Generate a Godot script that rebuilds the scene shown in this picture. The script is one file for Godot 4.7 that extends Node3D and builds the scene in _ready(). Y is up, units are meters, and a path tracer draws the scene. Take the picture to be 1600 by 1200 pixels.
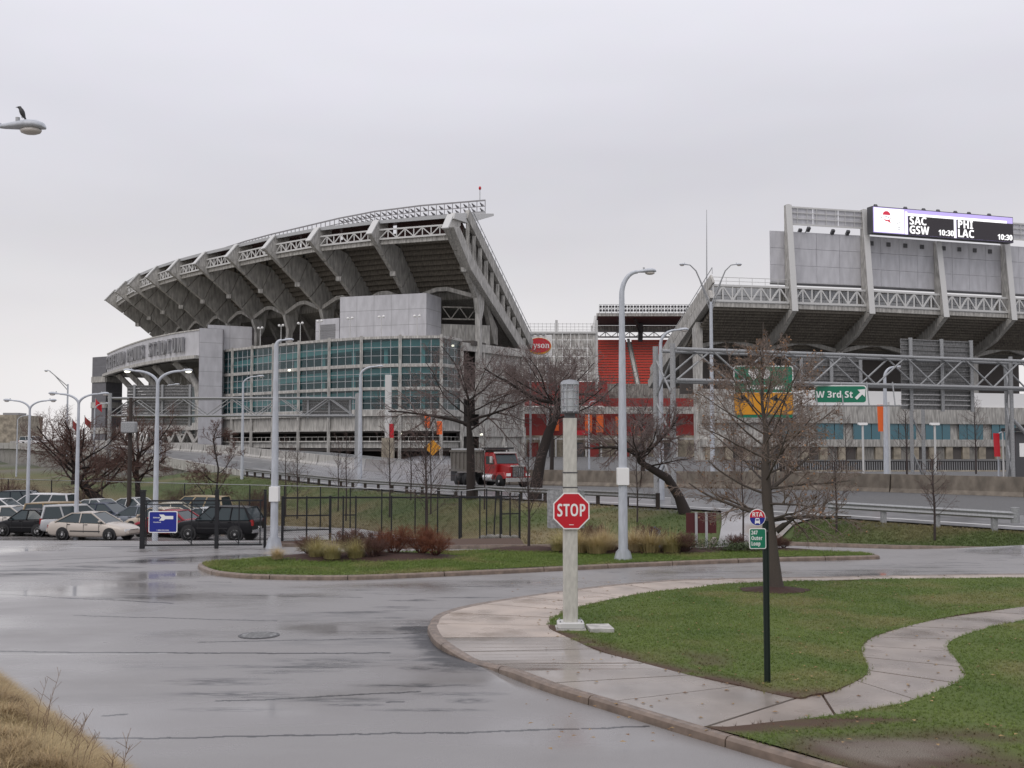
extends Node3D
# A wet grey day by a lakeside stadium: y up, metres, z = -distance from the camera's foot.

class MB:
	var v := PackedVector3Array()
	var n := PackedVector3Array()
	var c := PackedColorArray()
	var t := PackedVector2Array()
	var t2 := PackedVector2Array()
	var col := Color(1, 1, 1)
	var used := false
	var uvd := false
	func tint(k: Color):
		col = k
		used = true
	func vert(p: Vector3, q: Vector3):
		v.append(p); n.append(q); c.append(col)
	func tri(a: Vector3, b: Vector3, d: Vector3):
		var q := (d - a).cross(b - a).normalized()
		vert(a, q); vert(b, q); vert(d, q)
	func tri_n(a: Vector3, b: Vector3, d: Vector3, na: Vector3, nb: Vector3, nd: Vector3):
		vert(a, na); vert(b, nb); vert(d, nd)
	func quad(a: Vector3, b: Vector3, d: Vector3, e: Vector3):
		tri(a, b, d); tri(a, d, e)
	func box(ctr: Vector3, s: Vector3, bs := Basis()):
		var x := bs.x * s.x * 0.5
		var y := bs.y * s.y * 0.5
		var z := bs.z * s.z * 0.5
		quad(ctr - x + y + z, ctr + x + y + z, ctr + x - y + z, ctr - x - y + z)
		quad(ctr + x + y - z, ctr - x + y - z, ctr - x - y - z, ctr + x - y - z)
		quad(ctr - x + y - z, ctr - x + y + z, ctr - x - y + z, ctr - x - y - z)
		quad(ctr + x + y + z, ctr + x + y - z, ctr + x - y - z, ctr + x - y + z)
		quad(ctr - x + y - z, ctr + x + y - z, ctr + x + y + z, ctr - x + y + z)
		quad(ctr - x - y + z, ctr + x - y + z, ctr + x - y - z, ctr - x - y - z)
	func beam(a: Vector3, b: Vector3, w: float, h: float):
		var d := b - a
		var l := d.length()
		if l < 0.0001: return
		d /= l
		var up := Vector3.UP if absf(d.y) < 0.98 else Vector3(0, 0, 1)
		var x := up.cross(d).normalized()
		box((a + b) * 0.5, Vector3(w, h, l), Basis(x, d.cross(x), d))
	func tube(p: PackedVector3Array, r: PackedFloat32Array, k := 6, cap := true):
		var m := p.size()
		var prev := []
		var side := Vector3.ZERO
		for i in m:
			var d := (p[mini(i + 1, m - 1)] - p[maxi(i - 1, 0)]).normalized()
			if side == Vector3.ZERO:
				side = d.cross(Vector3.UP if absf(d.y) < 0.9 else Vector3.RIGHT).normalized()
			else:
				side = (side - d * side.dot(d)).normalized()
			var o := d.cross(side)
			var ring := []
			for j in k:
				var a := TAU * j / k
				var q := side * cos(a) + o * sin(a)
				ring.append([p[i] + q * r[i], q])
			if i > 0:
				for j in k:
					var j2 := (j + 1) % k
					tri_n(prev[j][0], ring[j][0], ring[j2][0], prev[j][1], ring[j][1], ring[j2][1])
					tri_n(prev[j][0], ring[j2][0], prev[j2][0], prev[j][1], ring[j2][1], prev[j2][1])
			if cap and (i == 0 or i == m - 1) and r[i] > 0.01:
				for j in range(1, k - 1):
					if i == 0: tri(ring[0][0], ring[j][0], ring[j + 1][0])
					else: tri(ring[0][0], ring[j + 1][0], ring[j][0])
			prev = ring
	func rod(a: Vector3, b: Vector3, r: float, k := 6, r2 := -1.0):
		tube(PackedVector3Array([a, b]), PackedFloat32Array([r, r if r2 < 0 else r2]), k)
	func prism(poly: PackedVector2Array, dep: float, xf: Transform3D, bevel := 0.0):
		# a flat shape in x, y with its front at +dep / 2
		if Geometry2D.is_polygon_clockwise(poly): poly = poly.duplicate(); poly.reverse()
		var idx := Geometry2D.triangulate_polygon(poly)
		var m := poly.size()
		var inner := poly
		if bevel > 0.0:
			inner = PackedVector2Array()
			for i in m:
				var e1 := (poly[i] - poly[(i + m - 1) % m]).normalized()
				var e2 := (poly[(i + 1) % m] - poly[i]).normalized()
				inner.append(poly[i] + (Vector2(-e1.y, e1.x) + Vector2(-e2.y, e2.x)) * 0.5 * bevel)
		var f := dep * 0.5
		var g := f - bevel
		for i in range(0, idx.size(), 3):
			var a := inner[idx[i]]
			var b := inner[idx[i + 1]]
			var d := inner[idx[i + 2]]
			if (b - a).cross(d - a) < 0:
				var tmp := b
				b = d
				d = tmp
			tri(xf * Vector3(a.x, a.y, f), xf * Vector3(d.x, d.y, f), xf * Vector3(b.x, b.y, f))
			tri(xf * Vector3(a.x, a.y, -f), xf * Vector3(b.x, b.y, -f), xf * Vector3(d.x, d.y, -f))
		for i in m:
			var p := poly[i]
			var q := poly[(i + 1) % m]
			quad(xf * Vector3(p.x, p.y, g), xf * Vector3(q.x, q.y, g), xf * Vector3(q.x, q.y, -g), xf * Vector3(p.x, p.y, -g))
			if bevel > 0.0:
				var pi := inner[i]
				var qi := inner[(i + 1) % m]
				quad(xf * Vector3(pi.x, pi.y, f), xf * Vector3(qi.x, qi.y, f), xf * Vector3(q.x, q.y, g), xf * Vector3(p.x, p.y, g))
				quad(xf * Vector3(p.x, p.y, -g), xf * Vector3(q.x, q.y, -g), xf * Vector3(qi.x, qi.y, -f), xf * Vector3(pi.x, pi.y, -f))
	func sweep(p: PackedVector3Array, prof: PackedVector2Array, caps := true):
		# prof: x to the right of the way, y up
		var prev := PackedVector3Array()
		for i in p.size():
			var d := p[mini(i + 1, p.size() - 1)] - p[maxi(i - 1, 0)]
			d.y = 0
			d = d.normalized()
			var r := d.cross(Vector3.UP)
			var ring := PackedVector3Array()
			for q in prof: ring.append(p[i] + r * q.x + Vector3(0, q.y, 0))
			var m := ring.size()
			if i > 0:
				for j in m:
					quad(prev[j], ring[j], ring[(j + 1) % m], prev[(j + 1) % m])
			if caps and (i == 0 or i == p.size() - 1):
				for j in range(1, m - 1):
					if i == 0: tri(ring[0], ring[j], ring[j + 1])
					else: tri(ring[0], ring[j + 1], ring[j])
			prev = ring
	func loft(rows: Array, closed := true, caps := true):
		# rows of points; smooth normals from the grid
		var m: int = rows[0].size()
		var nn := []
		for i in rows.size():
			var line := PackedVector3Array()
			for j in m:
				var a: Vector3 = rows[mini(i + 1, rows.size() - 1)][j] - rows[maxi(i - 1, 0)][j]
				var jn: int = (j + 1) % m if closed else mini(j + 1, m - 1)
				var jp: int = (j + m - 1) % m if closed else maxi(j - 1, 0)
				var b: Vector3 = rows[i][jn] - rows[i][jp]
				line.append(a.cross(b).normalized())
			nn.append(line)
		for i in rows.size() - 1:
			for j in (m if closed else m - 1):
				var k: int = (j + 1) % m
				tri_n(rows[i][j], rows[i + 1][k], rows[i + 1][j], nn[i][j], nn[i + 1][k], nn[i + 1][j])
				tri_n(rows[i][j], rows[i][k], rows[i + 1][k], nn[i][j], nn[i][k], nn[i + 1][k])
		if caps and closed:
			for j in range(1, m - 1):
				tri(rows[0][0], rows[0][j + 1], rows[0][j])
				tri(rows[-1][0], rows[-1][j], rows[-1][j + 1])
	func ball(ctr: Vector3, r: Vector3, k := 8, m := 6):
		var rows := []
		for i in m + 1:
			var a := PI * i / m
			var ring := PackedVector3Array()
			for j in k:
				var b := -TAU * j / k
				ring.append(ctr + Vector3(sin(a) * cos(b) * r.x, cos(a) * r.y, sin(a) * sin(b) * r.z))
			rows.append(ring)
		var o := v.size()
		loft(rows, true, false)
		for i in range(o, v.size()):
			var q := v[i] - ctr
			n[i] = Vector3(q.x / (r.x * r.x), q.y / (r.y * r.y), q.z / (r.z * r.z)).normalized()
	func mesh() -> ArrayMesh:
		var a := []
		a.resize(Mesh.ARRAY_MAX)
		a[Mesh.ARRAY_VERTEX] = v
		a[Mesh.ARRAY_NORMAL] = n
		if used: a[Mesh.ARRAY_COLOR] = c
		if uvd:
			a[Mesh.ARRAY_TEX_UV] = t
			a[Mesh.ARRAY_TEX_UV2] = t2
		var am := ArrayMesh.new()
		if v.size(): am.add_surface_from_arrays(Mesh.PRIMITIVE_TRIANGLES, a)
		return am

var rng := RandomNumberGenerator.new()
var M := {}
var noise := FastNoiseLite.new()
var noise2 := FastNoiseLite.new()

func V(x: float, y: float, d: float) -> Vector3: return Vector3(x, y, -d)

func obj(called: String, m, mat: Material, parent: Node = self) -> MeshInstance3D:
	var o := MeshInstance3D.new()
	o.name = called
	o.mesh = m.mesh() if m is MB else m
	o.material_override = mat
	parent.add_child(o, true)
	return o

func tag(o: Node, label: String, category: String, group := "") -> Node:
	o.set_meta("label", label)
	o.set_meta("category", category)
	if group: o.set_meta("group", group)
	return o

func struct(called: String, m, mat: Material) -> MeshInstance3D:
	var o := obj(called, m, mat)
	o.set_meta("kind", "structure")
	return o

func stuff(o: Node) -> Node:
	o.set_meta("kind", "stuff")
	return o

func thing(called: String, label: String, category: String, at := Vector3.ZERO, turn := 0.0, group := "") -> Node3D:
	var o := Node3D.new()
	o.name = called
	add_child(o, true)
	o.position = at
	o.rotation.y = turn
	tag(o, label, category, group)
	return o

func dup(o: Node3D, at: Vector3, turn: float, label := "", group := "") -> Node3D:
	var base: String = o.get_meta("base_name") if o.has_meta("base_name") else String(o.name)
	var r: Node3D = o.duplicate()
	r.name = base
	add_child(r, true)
	r.position = at
	r.rotation.y = turn
	if label: r.set_meta("label", label)
	if group: r.set_meta("group", group)
	return r

func lin(r: float, g: float, b: float) -> Color: return Color(r, g, b).linear_to_srgb()

func noise_tex(freq: float, lo: float, hi: float, oct := 4, size := 256, sd := 1, kind := FastNoiseLite.TYPE_SIMPLEX_SMOOTH) -> NoiseTexture2D:
	var f := FastNoiseLite.new()
	f.seed = sd
	f.noise_type = kind
	f.frequency = freq
	f.fractal_octaves = oct
	var g := Gradient.new()
	g.offsets = PackedFloat32Array([0.15, 0.85])
	g.colors = PackedColorArray([Color(lo, lo, lo), Color(hi, hi, hi)])
	var x := NoiseTexture2D.new()
	x.width = size
	x.height = size
	x.seamless = true
	x.noise = f
	x.color_ramp = g
	return x

func plain(r: float, g: float, b: float, rough := 0.7, metal := 0.0) -> StandardMaterial3D:
	var m := StandardMaterial3D.new()
	m.albedo_color = lin(r, g, b)
	m.roughness = rough
	m.metallic = metal
	m.cull_mode = BaseMaterial3D.CULL_DISABLED
	return m

func tex(m: StandardMaterial3D, x: Texture2D, sx: float, sy := -1.0, world := true) -> StandardMaterial3D:
	m.albedo_texture = x
	m.uv1_triplanar = true
	m.uv1_world_triplanar = world
	m.uv1_scale = Vector3(sx, sx if sy < 0 else sy, sx)
	return m

func vcol(m: StandardMaterial3D) -> StandardMaterial3D:
	m.vertex_color_use_as_albedo = true
	return m

func ss(a: float, b: float, x: float) -> float: return smoothstep(a, b, x)

# ---------- the lie of the land ----------
# the freeway's near edge (x, distance, height) and far edge
var NE := [[44.0, 21.0, 0.2], [32.0, 33.0, 0.35], [19.5, 44.5, 0.6], [14.6, 49.0, 0.72], [6.6, 57.0, 0.8], [-3.2, 71.0, 0.68], [-12.0, 86.0, 0.6], [-26.8, 110.0, 0.95], [-51.4, 150.0, 2.3], [-82.0, 200.0, 3.1], [-113.0, 250.0, 3.6], [-175.0, 350.0, 3.6]]
var FE := [[60.0, 37.0, 0.5], [48.0, 48.0, 0.6], [36.0, 58.4, 0.75], [29.8, 64.0, 0.85], [18.0, 75.0, 0.9], [9.5, 80.5, 0.8], [0.0, 88.5, 0.75], [-15.5, 117.0, 1.2], [-40.0, 156.5, 2.6], [-71.0, 207.0, 3.4], [-102.0, 257.0, 3.9], [-164.0, 357.0, 3.9]]

func near_edge(x: float, d: float) -> Array:   # [signed distance to the road side, height, distance along the view]
	var best := 1e9
	var out := [0.0, 0.0, 0.0]
	for i in NE.size() - 1:
		var a := Vector2(NE[i][0], NE[i][1])
		var b := Vector2(NE[i + 1][0], NE[i + 1][1])
		var k := clampf((Vector2(x, d) - a).dot(b - a) / (b - a).length_squared(), 0, 1)
		var q := a.lerp(b, k)
		var l := q.distance_squared_to(Vector2(x, d))
		if l < best:
			best = l
			var sgn := signf((b - a).cross(Vector2(x, d) - a))
			out = [-sgn * sqrt(l), lerpf(NE[i][2], NE[i + 1][2], k), q.y]
	return out

func G(x: float, d: float) -> float:
	var base := -0.95 * ss(44.0, 58.0, d) * (1.0 - ss(-3.0, 3.0, x))
	if d < 40.5 and x < 21.0: return 0.0
	var e := near_edge(x, d)
	var s: float = e[0]
	if s < 0:
		var w := lerpf(5.3, 8.0, ss(46, 57, e[2])) + 9.0 * ss(84, 112, e[2])
		var hb: float = lerpf(e[1], -0.6, ss(112, 145, e[2]))
		var k := clampf(1.0 + s / w, 0, 1)
		k = k * k * (3 - 2 * k)
		return lerpf(base, hb, k)
	var y: float = e[1] + 0.02 * minf(s, 14)
	if e[2] > 120: y = lerpf(y, 0.2, ss(120, 140, e[2]))
	if s > 14: y = lerpf(y, 1.2, ss(14, 40, s))
	return y

func drape(poly: PackedVector2Array, dy: float, step: float, m: MB, hf: Callable, scale := Vector2(1, 1)):
	# a sheet over the polygon (x, distance), following the height function
	var r := Rect2(poly[0], Vector2.ZERO)
	for p in poly: r = r.expand(p)
	m.uvd = true
	var x := floorf(r.position.x / step) * step
	while x < r.end.x:
		var d := floorf(r.position.y / step) * step
		while d < r.end.y:
			var cell := PackedVector2Array([Vector2(x, d), Vector2(x + step, d), Vector2(x + step, d + step), Vector2(x, d + step)])
			for q in Geometry2D.intersect_polygons(poly, cell):
				if Geometry2D.is_polygon_clockwise(q): continue
				var idx := Geometry2D.triangulate_polygon(q)
				for i in range(0, idx.size(), 3):
					var tri := [q[idx[i]], q[idx[i + 1]], q[idx[i + 2]]]
					if (tri[1] - tri[0]).cross(tri[2] - tri[0]) > 0: tri = [tri[0], tri[2], tri[1]]
					for k: Vector2 in tri:
						var y: float = hf.call(k.x, k.y) + dy
						var e := 0.15
						var nx: float = hf.call(k.x + e, k.y) - hf.call(k.x - e, k.y)
						var nd: float = hf.call(k.x, k.y + e) - hf.call(k.x, k.y - e)
						m.vert(V(k.x, y, k.y), Vector3(-nx / (2 * e), 1, nd / (2 * e)).normalized())
						m.t.append(k * scale)
						m.t2.append(k)
			d += step
		x += step

func rot_poly(n: int, rx: float, ry: float, a0 := 0.0) -> PackedVector2Array:
	var p := PackedVector2Array()
	for i in n: p.append(Vector2(cos(a0 + TAU * i / n) * rx, sin(a0 + TAU * i / n) * ry))
	return p

func round_rect(w: float, h: float, r: float, k := 4) -> PackedVector2Array:
	var p := PackedVector2Array()
	for q in [[1, 1, 0.0], [-1, 1, 0.5], [-1, -1, 1.0], [1, -1, 1.5]]:
		for i in k + 1:
			var a: float = PI * (q[2] + 0.5 * i / k)
			p.append(Vector2(q[0] * (w / 2 - r) + cos(a) * r, q[1] * (h / 2 - r) + sin(a) * r))
	return p

func face(at: Vector3, yaw := 0.0, pitch := 0.0) -> Transform3D:
	return Transform3D(Basis.from_euler(Vector3(pitch, yaw, 0)), at)

func text(called: String, s: String, h: float, mat: Material, parent: Node, xf: Transform3D, dep := 0.004, squeeze := 1.0, weight := 700, font := "Droid Sans", mono := false) -> MeshInstance3D:
	var f := SystemFont.new()
	f.font_names = PackedStringArray([font])
	f.font_weight = weight
	var tm := TextMesh.new()
	tm.font = f
	tm.text = s
	tm.font_size = 64
	tm.pixel_size = h / 46.0     # capitals come out h tall
	tm.depth = dep
	tm.curve_step = 1.0
	var o := obj(called, tm, mat, parent)
	o.transform = xf * Transform3D(Basis.from_scale(Vector3(squeeze, 1, 1)), Vector3.ZERO)
	return o

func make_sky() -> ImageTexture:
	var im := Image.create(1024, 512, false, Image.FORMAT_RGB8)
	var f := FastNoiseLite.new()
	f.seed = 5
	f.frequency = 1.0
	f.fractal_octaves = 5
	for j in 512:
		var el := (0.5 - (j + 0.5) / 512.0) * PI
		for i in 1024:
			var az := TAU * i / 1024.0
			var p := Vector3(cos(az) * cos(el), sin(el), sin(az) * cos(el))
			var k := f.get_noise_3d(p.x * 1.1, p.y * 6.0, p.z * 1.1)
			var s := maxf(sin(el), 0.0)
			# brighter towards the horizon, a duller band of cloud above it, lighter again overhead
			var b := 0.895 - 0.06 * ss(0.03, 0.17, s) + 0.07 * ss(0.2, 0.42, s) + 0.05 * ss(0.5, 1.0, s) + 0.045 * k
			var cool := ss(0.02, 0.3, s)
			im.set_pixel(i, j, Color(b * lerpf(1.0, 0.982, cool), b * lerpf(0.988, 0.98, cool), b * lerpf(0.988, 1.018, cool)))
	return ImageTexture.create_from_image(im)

func make_road_image() -> Image:
	# 64 m by 40 m of worn asphalt: cracks, tyre smears and faint paint, 32 pixels a metre
	var im := Image.create(2048, 1280, false, Image.FORMAT_RGBA8)
	var base := lin(0.35, 0.335, 0.33)
	im.fill(base)
	var r := RandomNumberGenerator.new()
	r.seed = 11
	# soft stains
	var stamps := []
	for s in 5:
		var st := Image.create(96, 24, false, Image.FORMAT_RGBA8)
		var f := FastNoiseLite.new()
		f.seed = s + 40
		f.frequency = 0.09
		f.fractal_octaves = 4
		for y in 24:
			for x in 96:
				var e := 1.0 - Vector2((x - 48) / 48.0, (y - 12) / 12.0).length()
				var a := clampf(e * 1.6, 0, 1) * clampf(f.get_noise_2d(x * 0.45, y * 2.4) * 2.2 + 0.62, 0, 1)
				st.set_pixel(x, y, Color(1, 1, 1, a))
		stamps.append(st)
	var put := func(x: float, d: float, w: float, h: float, shade: Color, a: float):
		var st: Image = stamps[r.randi() % 5].duplicate()
		st.resize(maxi(4, int(w * 32)), maxi(3, int(h * 32)))
		for yy in st.get_height():
			for xx in st.get_width():
				var k := st.get_pixel(xx, yy).a
				st.set_pixel(xx, yy, Color(shade.r, shade.g, shade.b, k * a))
		im.blend_rect(st, Rect2i(0, 0, st.get_width(), st.get_height()), Vector2i(int((x + 32 - w / 2) * 32), int((d - 6 - h / 2) * 32)))
	var dark := lin(0.035, 0.035, 0.04)
	var grey := lin(0.17, 0.166, 0.172)
	var pale := lin(0.47, 0.46, 0.45)
	for i in 90: put.call(r.randf_range(-24, 22), r.randf_range(11, 42), r.randf_range(2, 7), r.randf_range(0.4, 1.5), grey, r.randf_range(0.15, 0.5))
	for i in 70: put.call(r.randf_range(-24, 22), r.randf_range(11, 42), r.randf_range(2, 6), r.randf_range(0.4, 1.6), pale, r.randf_range(0.1, 0.35))
	for i in 26: put.call(r.randf_range(-5.5, -0.5), r.randf_range(16.6, 20.6), r.randf_range(0.8, 2.6), r.randf_range(0.15, 0.5), dark, r.randf_range(0.35, 0.8))
	for i in 110:
		var k := r.randf()
		put.call(lerpf(-1.95, -0.75, k) + r.randf_range(-0.3, 0.1), lerpf(24.2, 19.9, k), r.randf_range(0.5, 1.3), r.randf_range(0.2, 0.6), dark, r.randf_range(0.7, 1.0))
	for i in 16: put.call(r.randf_range(-4, -1.8), r.randf_range(23, 27), r.randf_range(0.8, 3), r.randf_range(0.15, 0.4), dark, r.randf_range(0.25, 0.6))
	for i in 26: put.call(r.randf_range(2, 16), r.randf_range(31.6, 37), r.randf_range(0.8, 4.5), r.randf_range(0.1, 0.35), dark, r.randf_range(0.3, 0.8))
	for i in 20: put.call(r.randf_range(-9, 0), r.randf_range(26, 32), r.randf_range(0.5, 2.4), r.randf_range(0.1, 0.4), dark, r.randf_range(0.3, 0.8))
	for i in 40:
		var k := r.randf()
		put.call(lerpf(-21, -9.5, k), 31.5 + 8.5 * k * k + r.randf_range(-0.4, 0.4) + 2.0 * r.randf(), r.randf_range(1.5, 4.5), r.randf_range(0.3, 0.8), dark, r.randf_range(0.6, 1.0))
	for i in 14: put.call(r.randf_range(-19, -9), r.randf_range(41, 44), r.randf_range(2, 5), r.randf_range(0.3, 0.8), dark, r.randf_range(0.3, 0.7))
	for k in 3: put.call(-10.5 + k * 0.4, 28.6 + k * 0.25, 3.6, 0.3, dark, 0.9)
	# cracks and joints
	var crack := func(x0: float, d0: float, x1: float, d1: float, w: int, shade: Color, gap: float):
		var n := int(Vector2(x1 - x0, d1 - d0).length() * 40)
		var off := 0.0
		var on := true
		for i in n:
			off = clampf(off + r.randf_range(-0.012, 0.012), -0.3, 0.3)
			if r.randf() < 0.015: on = r.randf() > gap
			if not on: continue
			var k := float(i) / n
			im.fill_rect(Rect2i(int((lerpf(x0, x1, k) + 32) * 32), int((lerpf(d0, d1, k) + off - 6) * 32), 2, w), shade)
	var line := lin(0.05, 0.05, 0.055)
	crack.call(-12, 21.3, -1, 20.9, 3, line, 0.25)
	crack.call(-8.5, 16.4, -1.5, 17.9, 2, line, 0.4)
	crack.call(-7, 15.0, 1.9, 15.9, 2, line, 0.35)
	crack.call(-6, 16.3, -0.2, 17.6, 2, line, 0.5)
	crack.call(-4, 13.3, 2.4, 13.9, 2, line, 0.4)
	crack.call(-14, 26.3, -0.5, 24.4, 2, line, 0.4)
	crack.call(-16, 30.5, -3, 28.9, 2, line, 0.5)
	crack.call(-13, 32.6, 3, 30.6, 2, line, 0.5)
	crack.call(-20, 36.0, -10.5, 41.0, 3, dark, 0.3)
	crack.call(-20, 34.0, -10.5, 39.5, 3, dark, 0.3)
	crack.call(-14, 29.5, -8.5, 28.0, 3, dark, 0.2)
	crack.call(-6.3, 22.3, 0.5, 23.0, 2, line, 0.5)
	crack.call(3, 34.3, 14, 35.5, 2, line, 0.5)
	for i in 22:
		var x := r.randf_range(-20, 16)
		var d := r.randf_range(13, 40)
		crack.call(x, d, x + r.randf_range(-2.5, 2.5), d + r.randf_range(-0.8, 0.8), 2, line, 0.55)
	var white := lin(0.48, 0.48, 0.47)
	crack.call(-12.5, 22.66, -6.4, 22.5, 2, white, 0.5)
	crack.call(-12.5, 21.05, -6.6, 20.95, 2, white, 0.55)
	crack.call(-20, 43.2, -15.5, 42.6, 5, lin(0.6, 0.6, 0.58), 0.1)
	return im

func ground_tint(x: float, d: float) -> Color:
	var e := near_edge(x, d)
	var k := noise.get_noise_2d(x * 1.0, d * 1.0) * 0.5 + 0.5
	var k2 := noise2.get_noise_2d(x, d) * 0.5 + 0.5
	var g := Color(0.07, 0.115, 0.02).lerp(Color(0.13, 0.165, 0.045), k)
	var tan := Color(0.26, 0.2, 0.1)
	var o := g.lerp(tan, ss(0.5, 0.78, k2) * 0.6)
	# dry grass by the lot's back fence and on the bare slope beside the sign
	var s: float = e[0]
	if s < 0:
		var w := lerpf(5.3, 8.0, ss(46, 57, e[2])) + 9.0 * ss(84, 112, e[2])
		o = o.lerp(tan, 0.85 * ss(0.42, 0.1, 1.0 + s / w) * (1.0 - ss(2, 5, x)))
		o = o.lerp(Color(0.3, 0.24, 0.12), 0.85 * ss(0.38, 0.65, k2) * ss(-3, 1, x) * (1 - ss(4, 6, x)))
		o = o.lerp(tan, 0.55 * ss(-1.1, -0.3, s))
	else:
		o = Color(0.2, 0.2, 0.2)
	return o

func _ready():
	rng.seed = 20
	# ---------- camera, sky, sun, exposure ----------
	var cam := Camera3D.new()
	cam.name = "camera"
	cam.position = Vector3(0, 3.96, 0)
	cam.rotation = Vector3(atan(95.0 / 1716.0), 0, 0)
	cam.fov = rad_to_deg(2.0 * atan(600.0 / 1716.0))
	cam.far = 4000
	cam.near = 0.1
	add_child(cam)
	var env := Environment.new()
	env.background_mode = Environment.BG_SKY
	env.sky = Sky.new()
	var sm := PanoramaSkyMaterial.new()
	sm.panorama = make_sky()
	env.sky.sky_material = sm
	env.background_energy_multiplier = 1.0
	env.tonemap_mode = Environment.TONE_MAPPER_LINEAR
	env.tonemap_exposure = 1.08
	env.sdfgi_enabled = true
	env.ssao_enabled = true
	env.ssil_enabled = true
	env.volumetric_fog_enabled = true
	env.volumetric_fog_density = 0.0
	var we := WorldEnvironment.new()
	we.name = "air"
	we.environment = env
	add_child(we)
	var sun := DirectionalLight3D.new()
	sun.name = "sun"
	sun.light_energy = 0.32
	sun.light_color = Color(1.0, 0.97, 0.94)
	sun.light_angular_distance = 40.0
	sun.shadow_enabled = true
	sun.rotation_degrees = Vector3(-52, -28, 0)
	add_child(sun)
	noise.seed = 3
	noise.frequency = 0.35
	noise.fractal_octaves = 3
	noise2.seed = 8
	noise2.frequency = 0.12
	noise2.fractal_octaves = 3
	materials()
	ground_and_roads()
	sidewalks_and_kerbs()
	freeway()
	left_stand()
	glass_front()
	name_wall()
	far_stand()
	right_stand()
	gantries()
	poles()
	street_furniture()
	fences()
	trees()
	plants()
	vehicles()
	lawn_grass()

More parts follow.
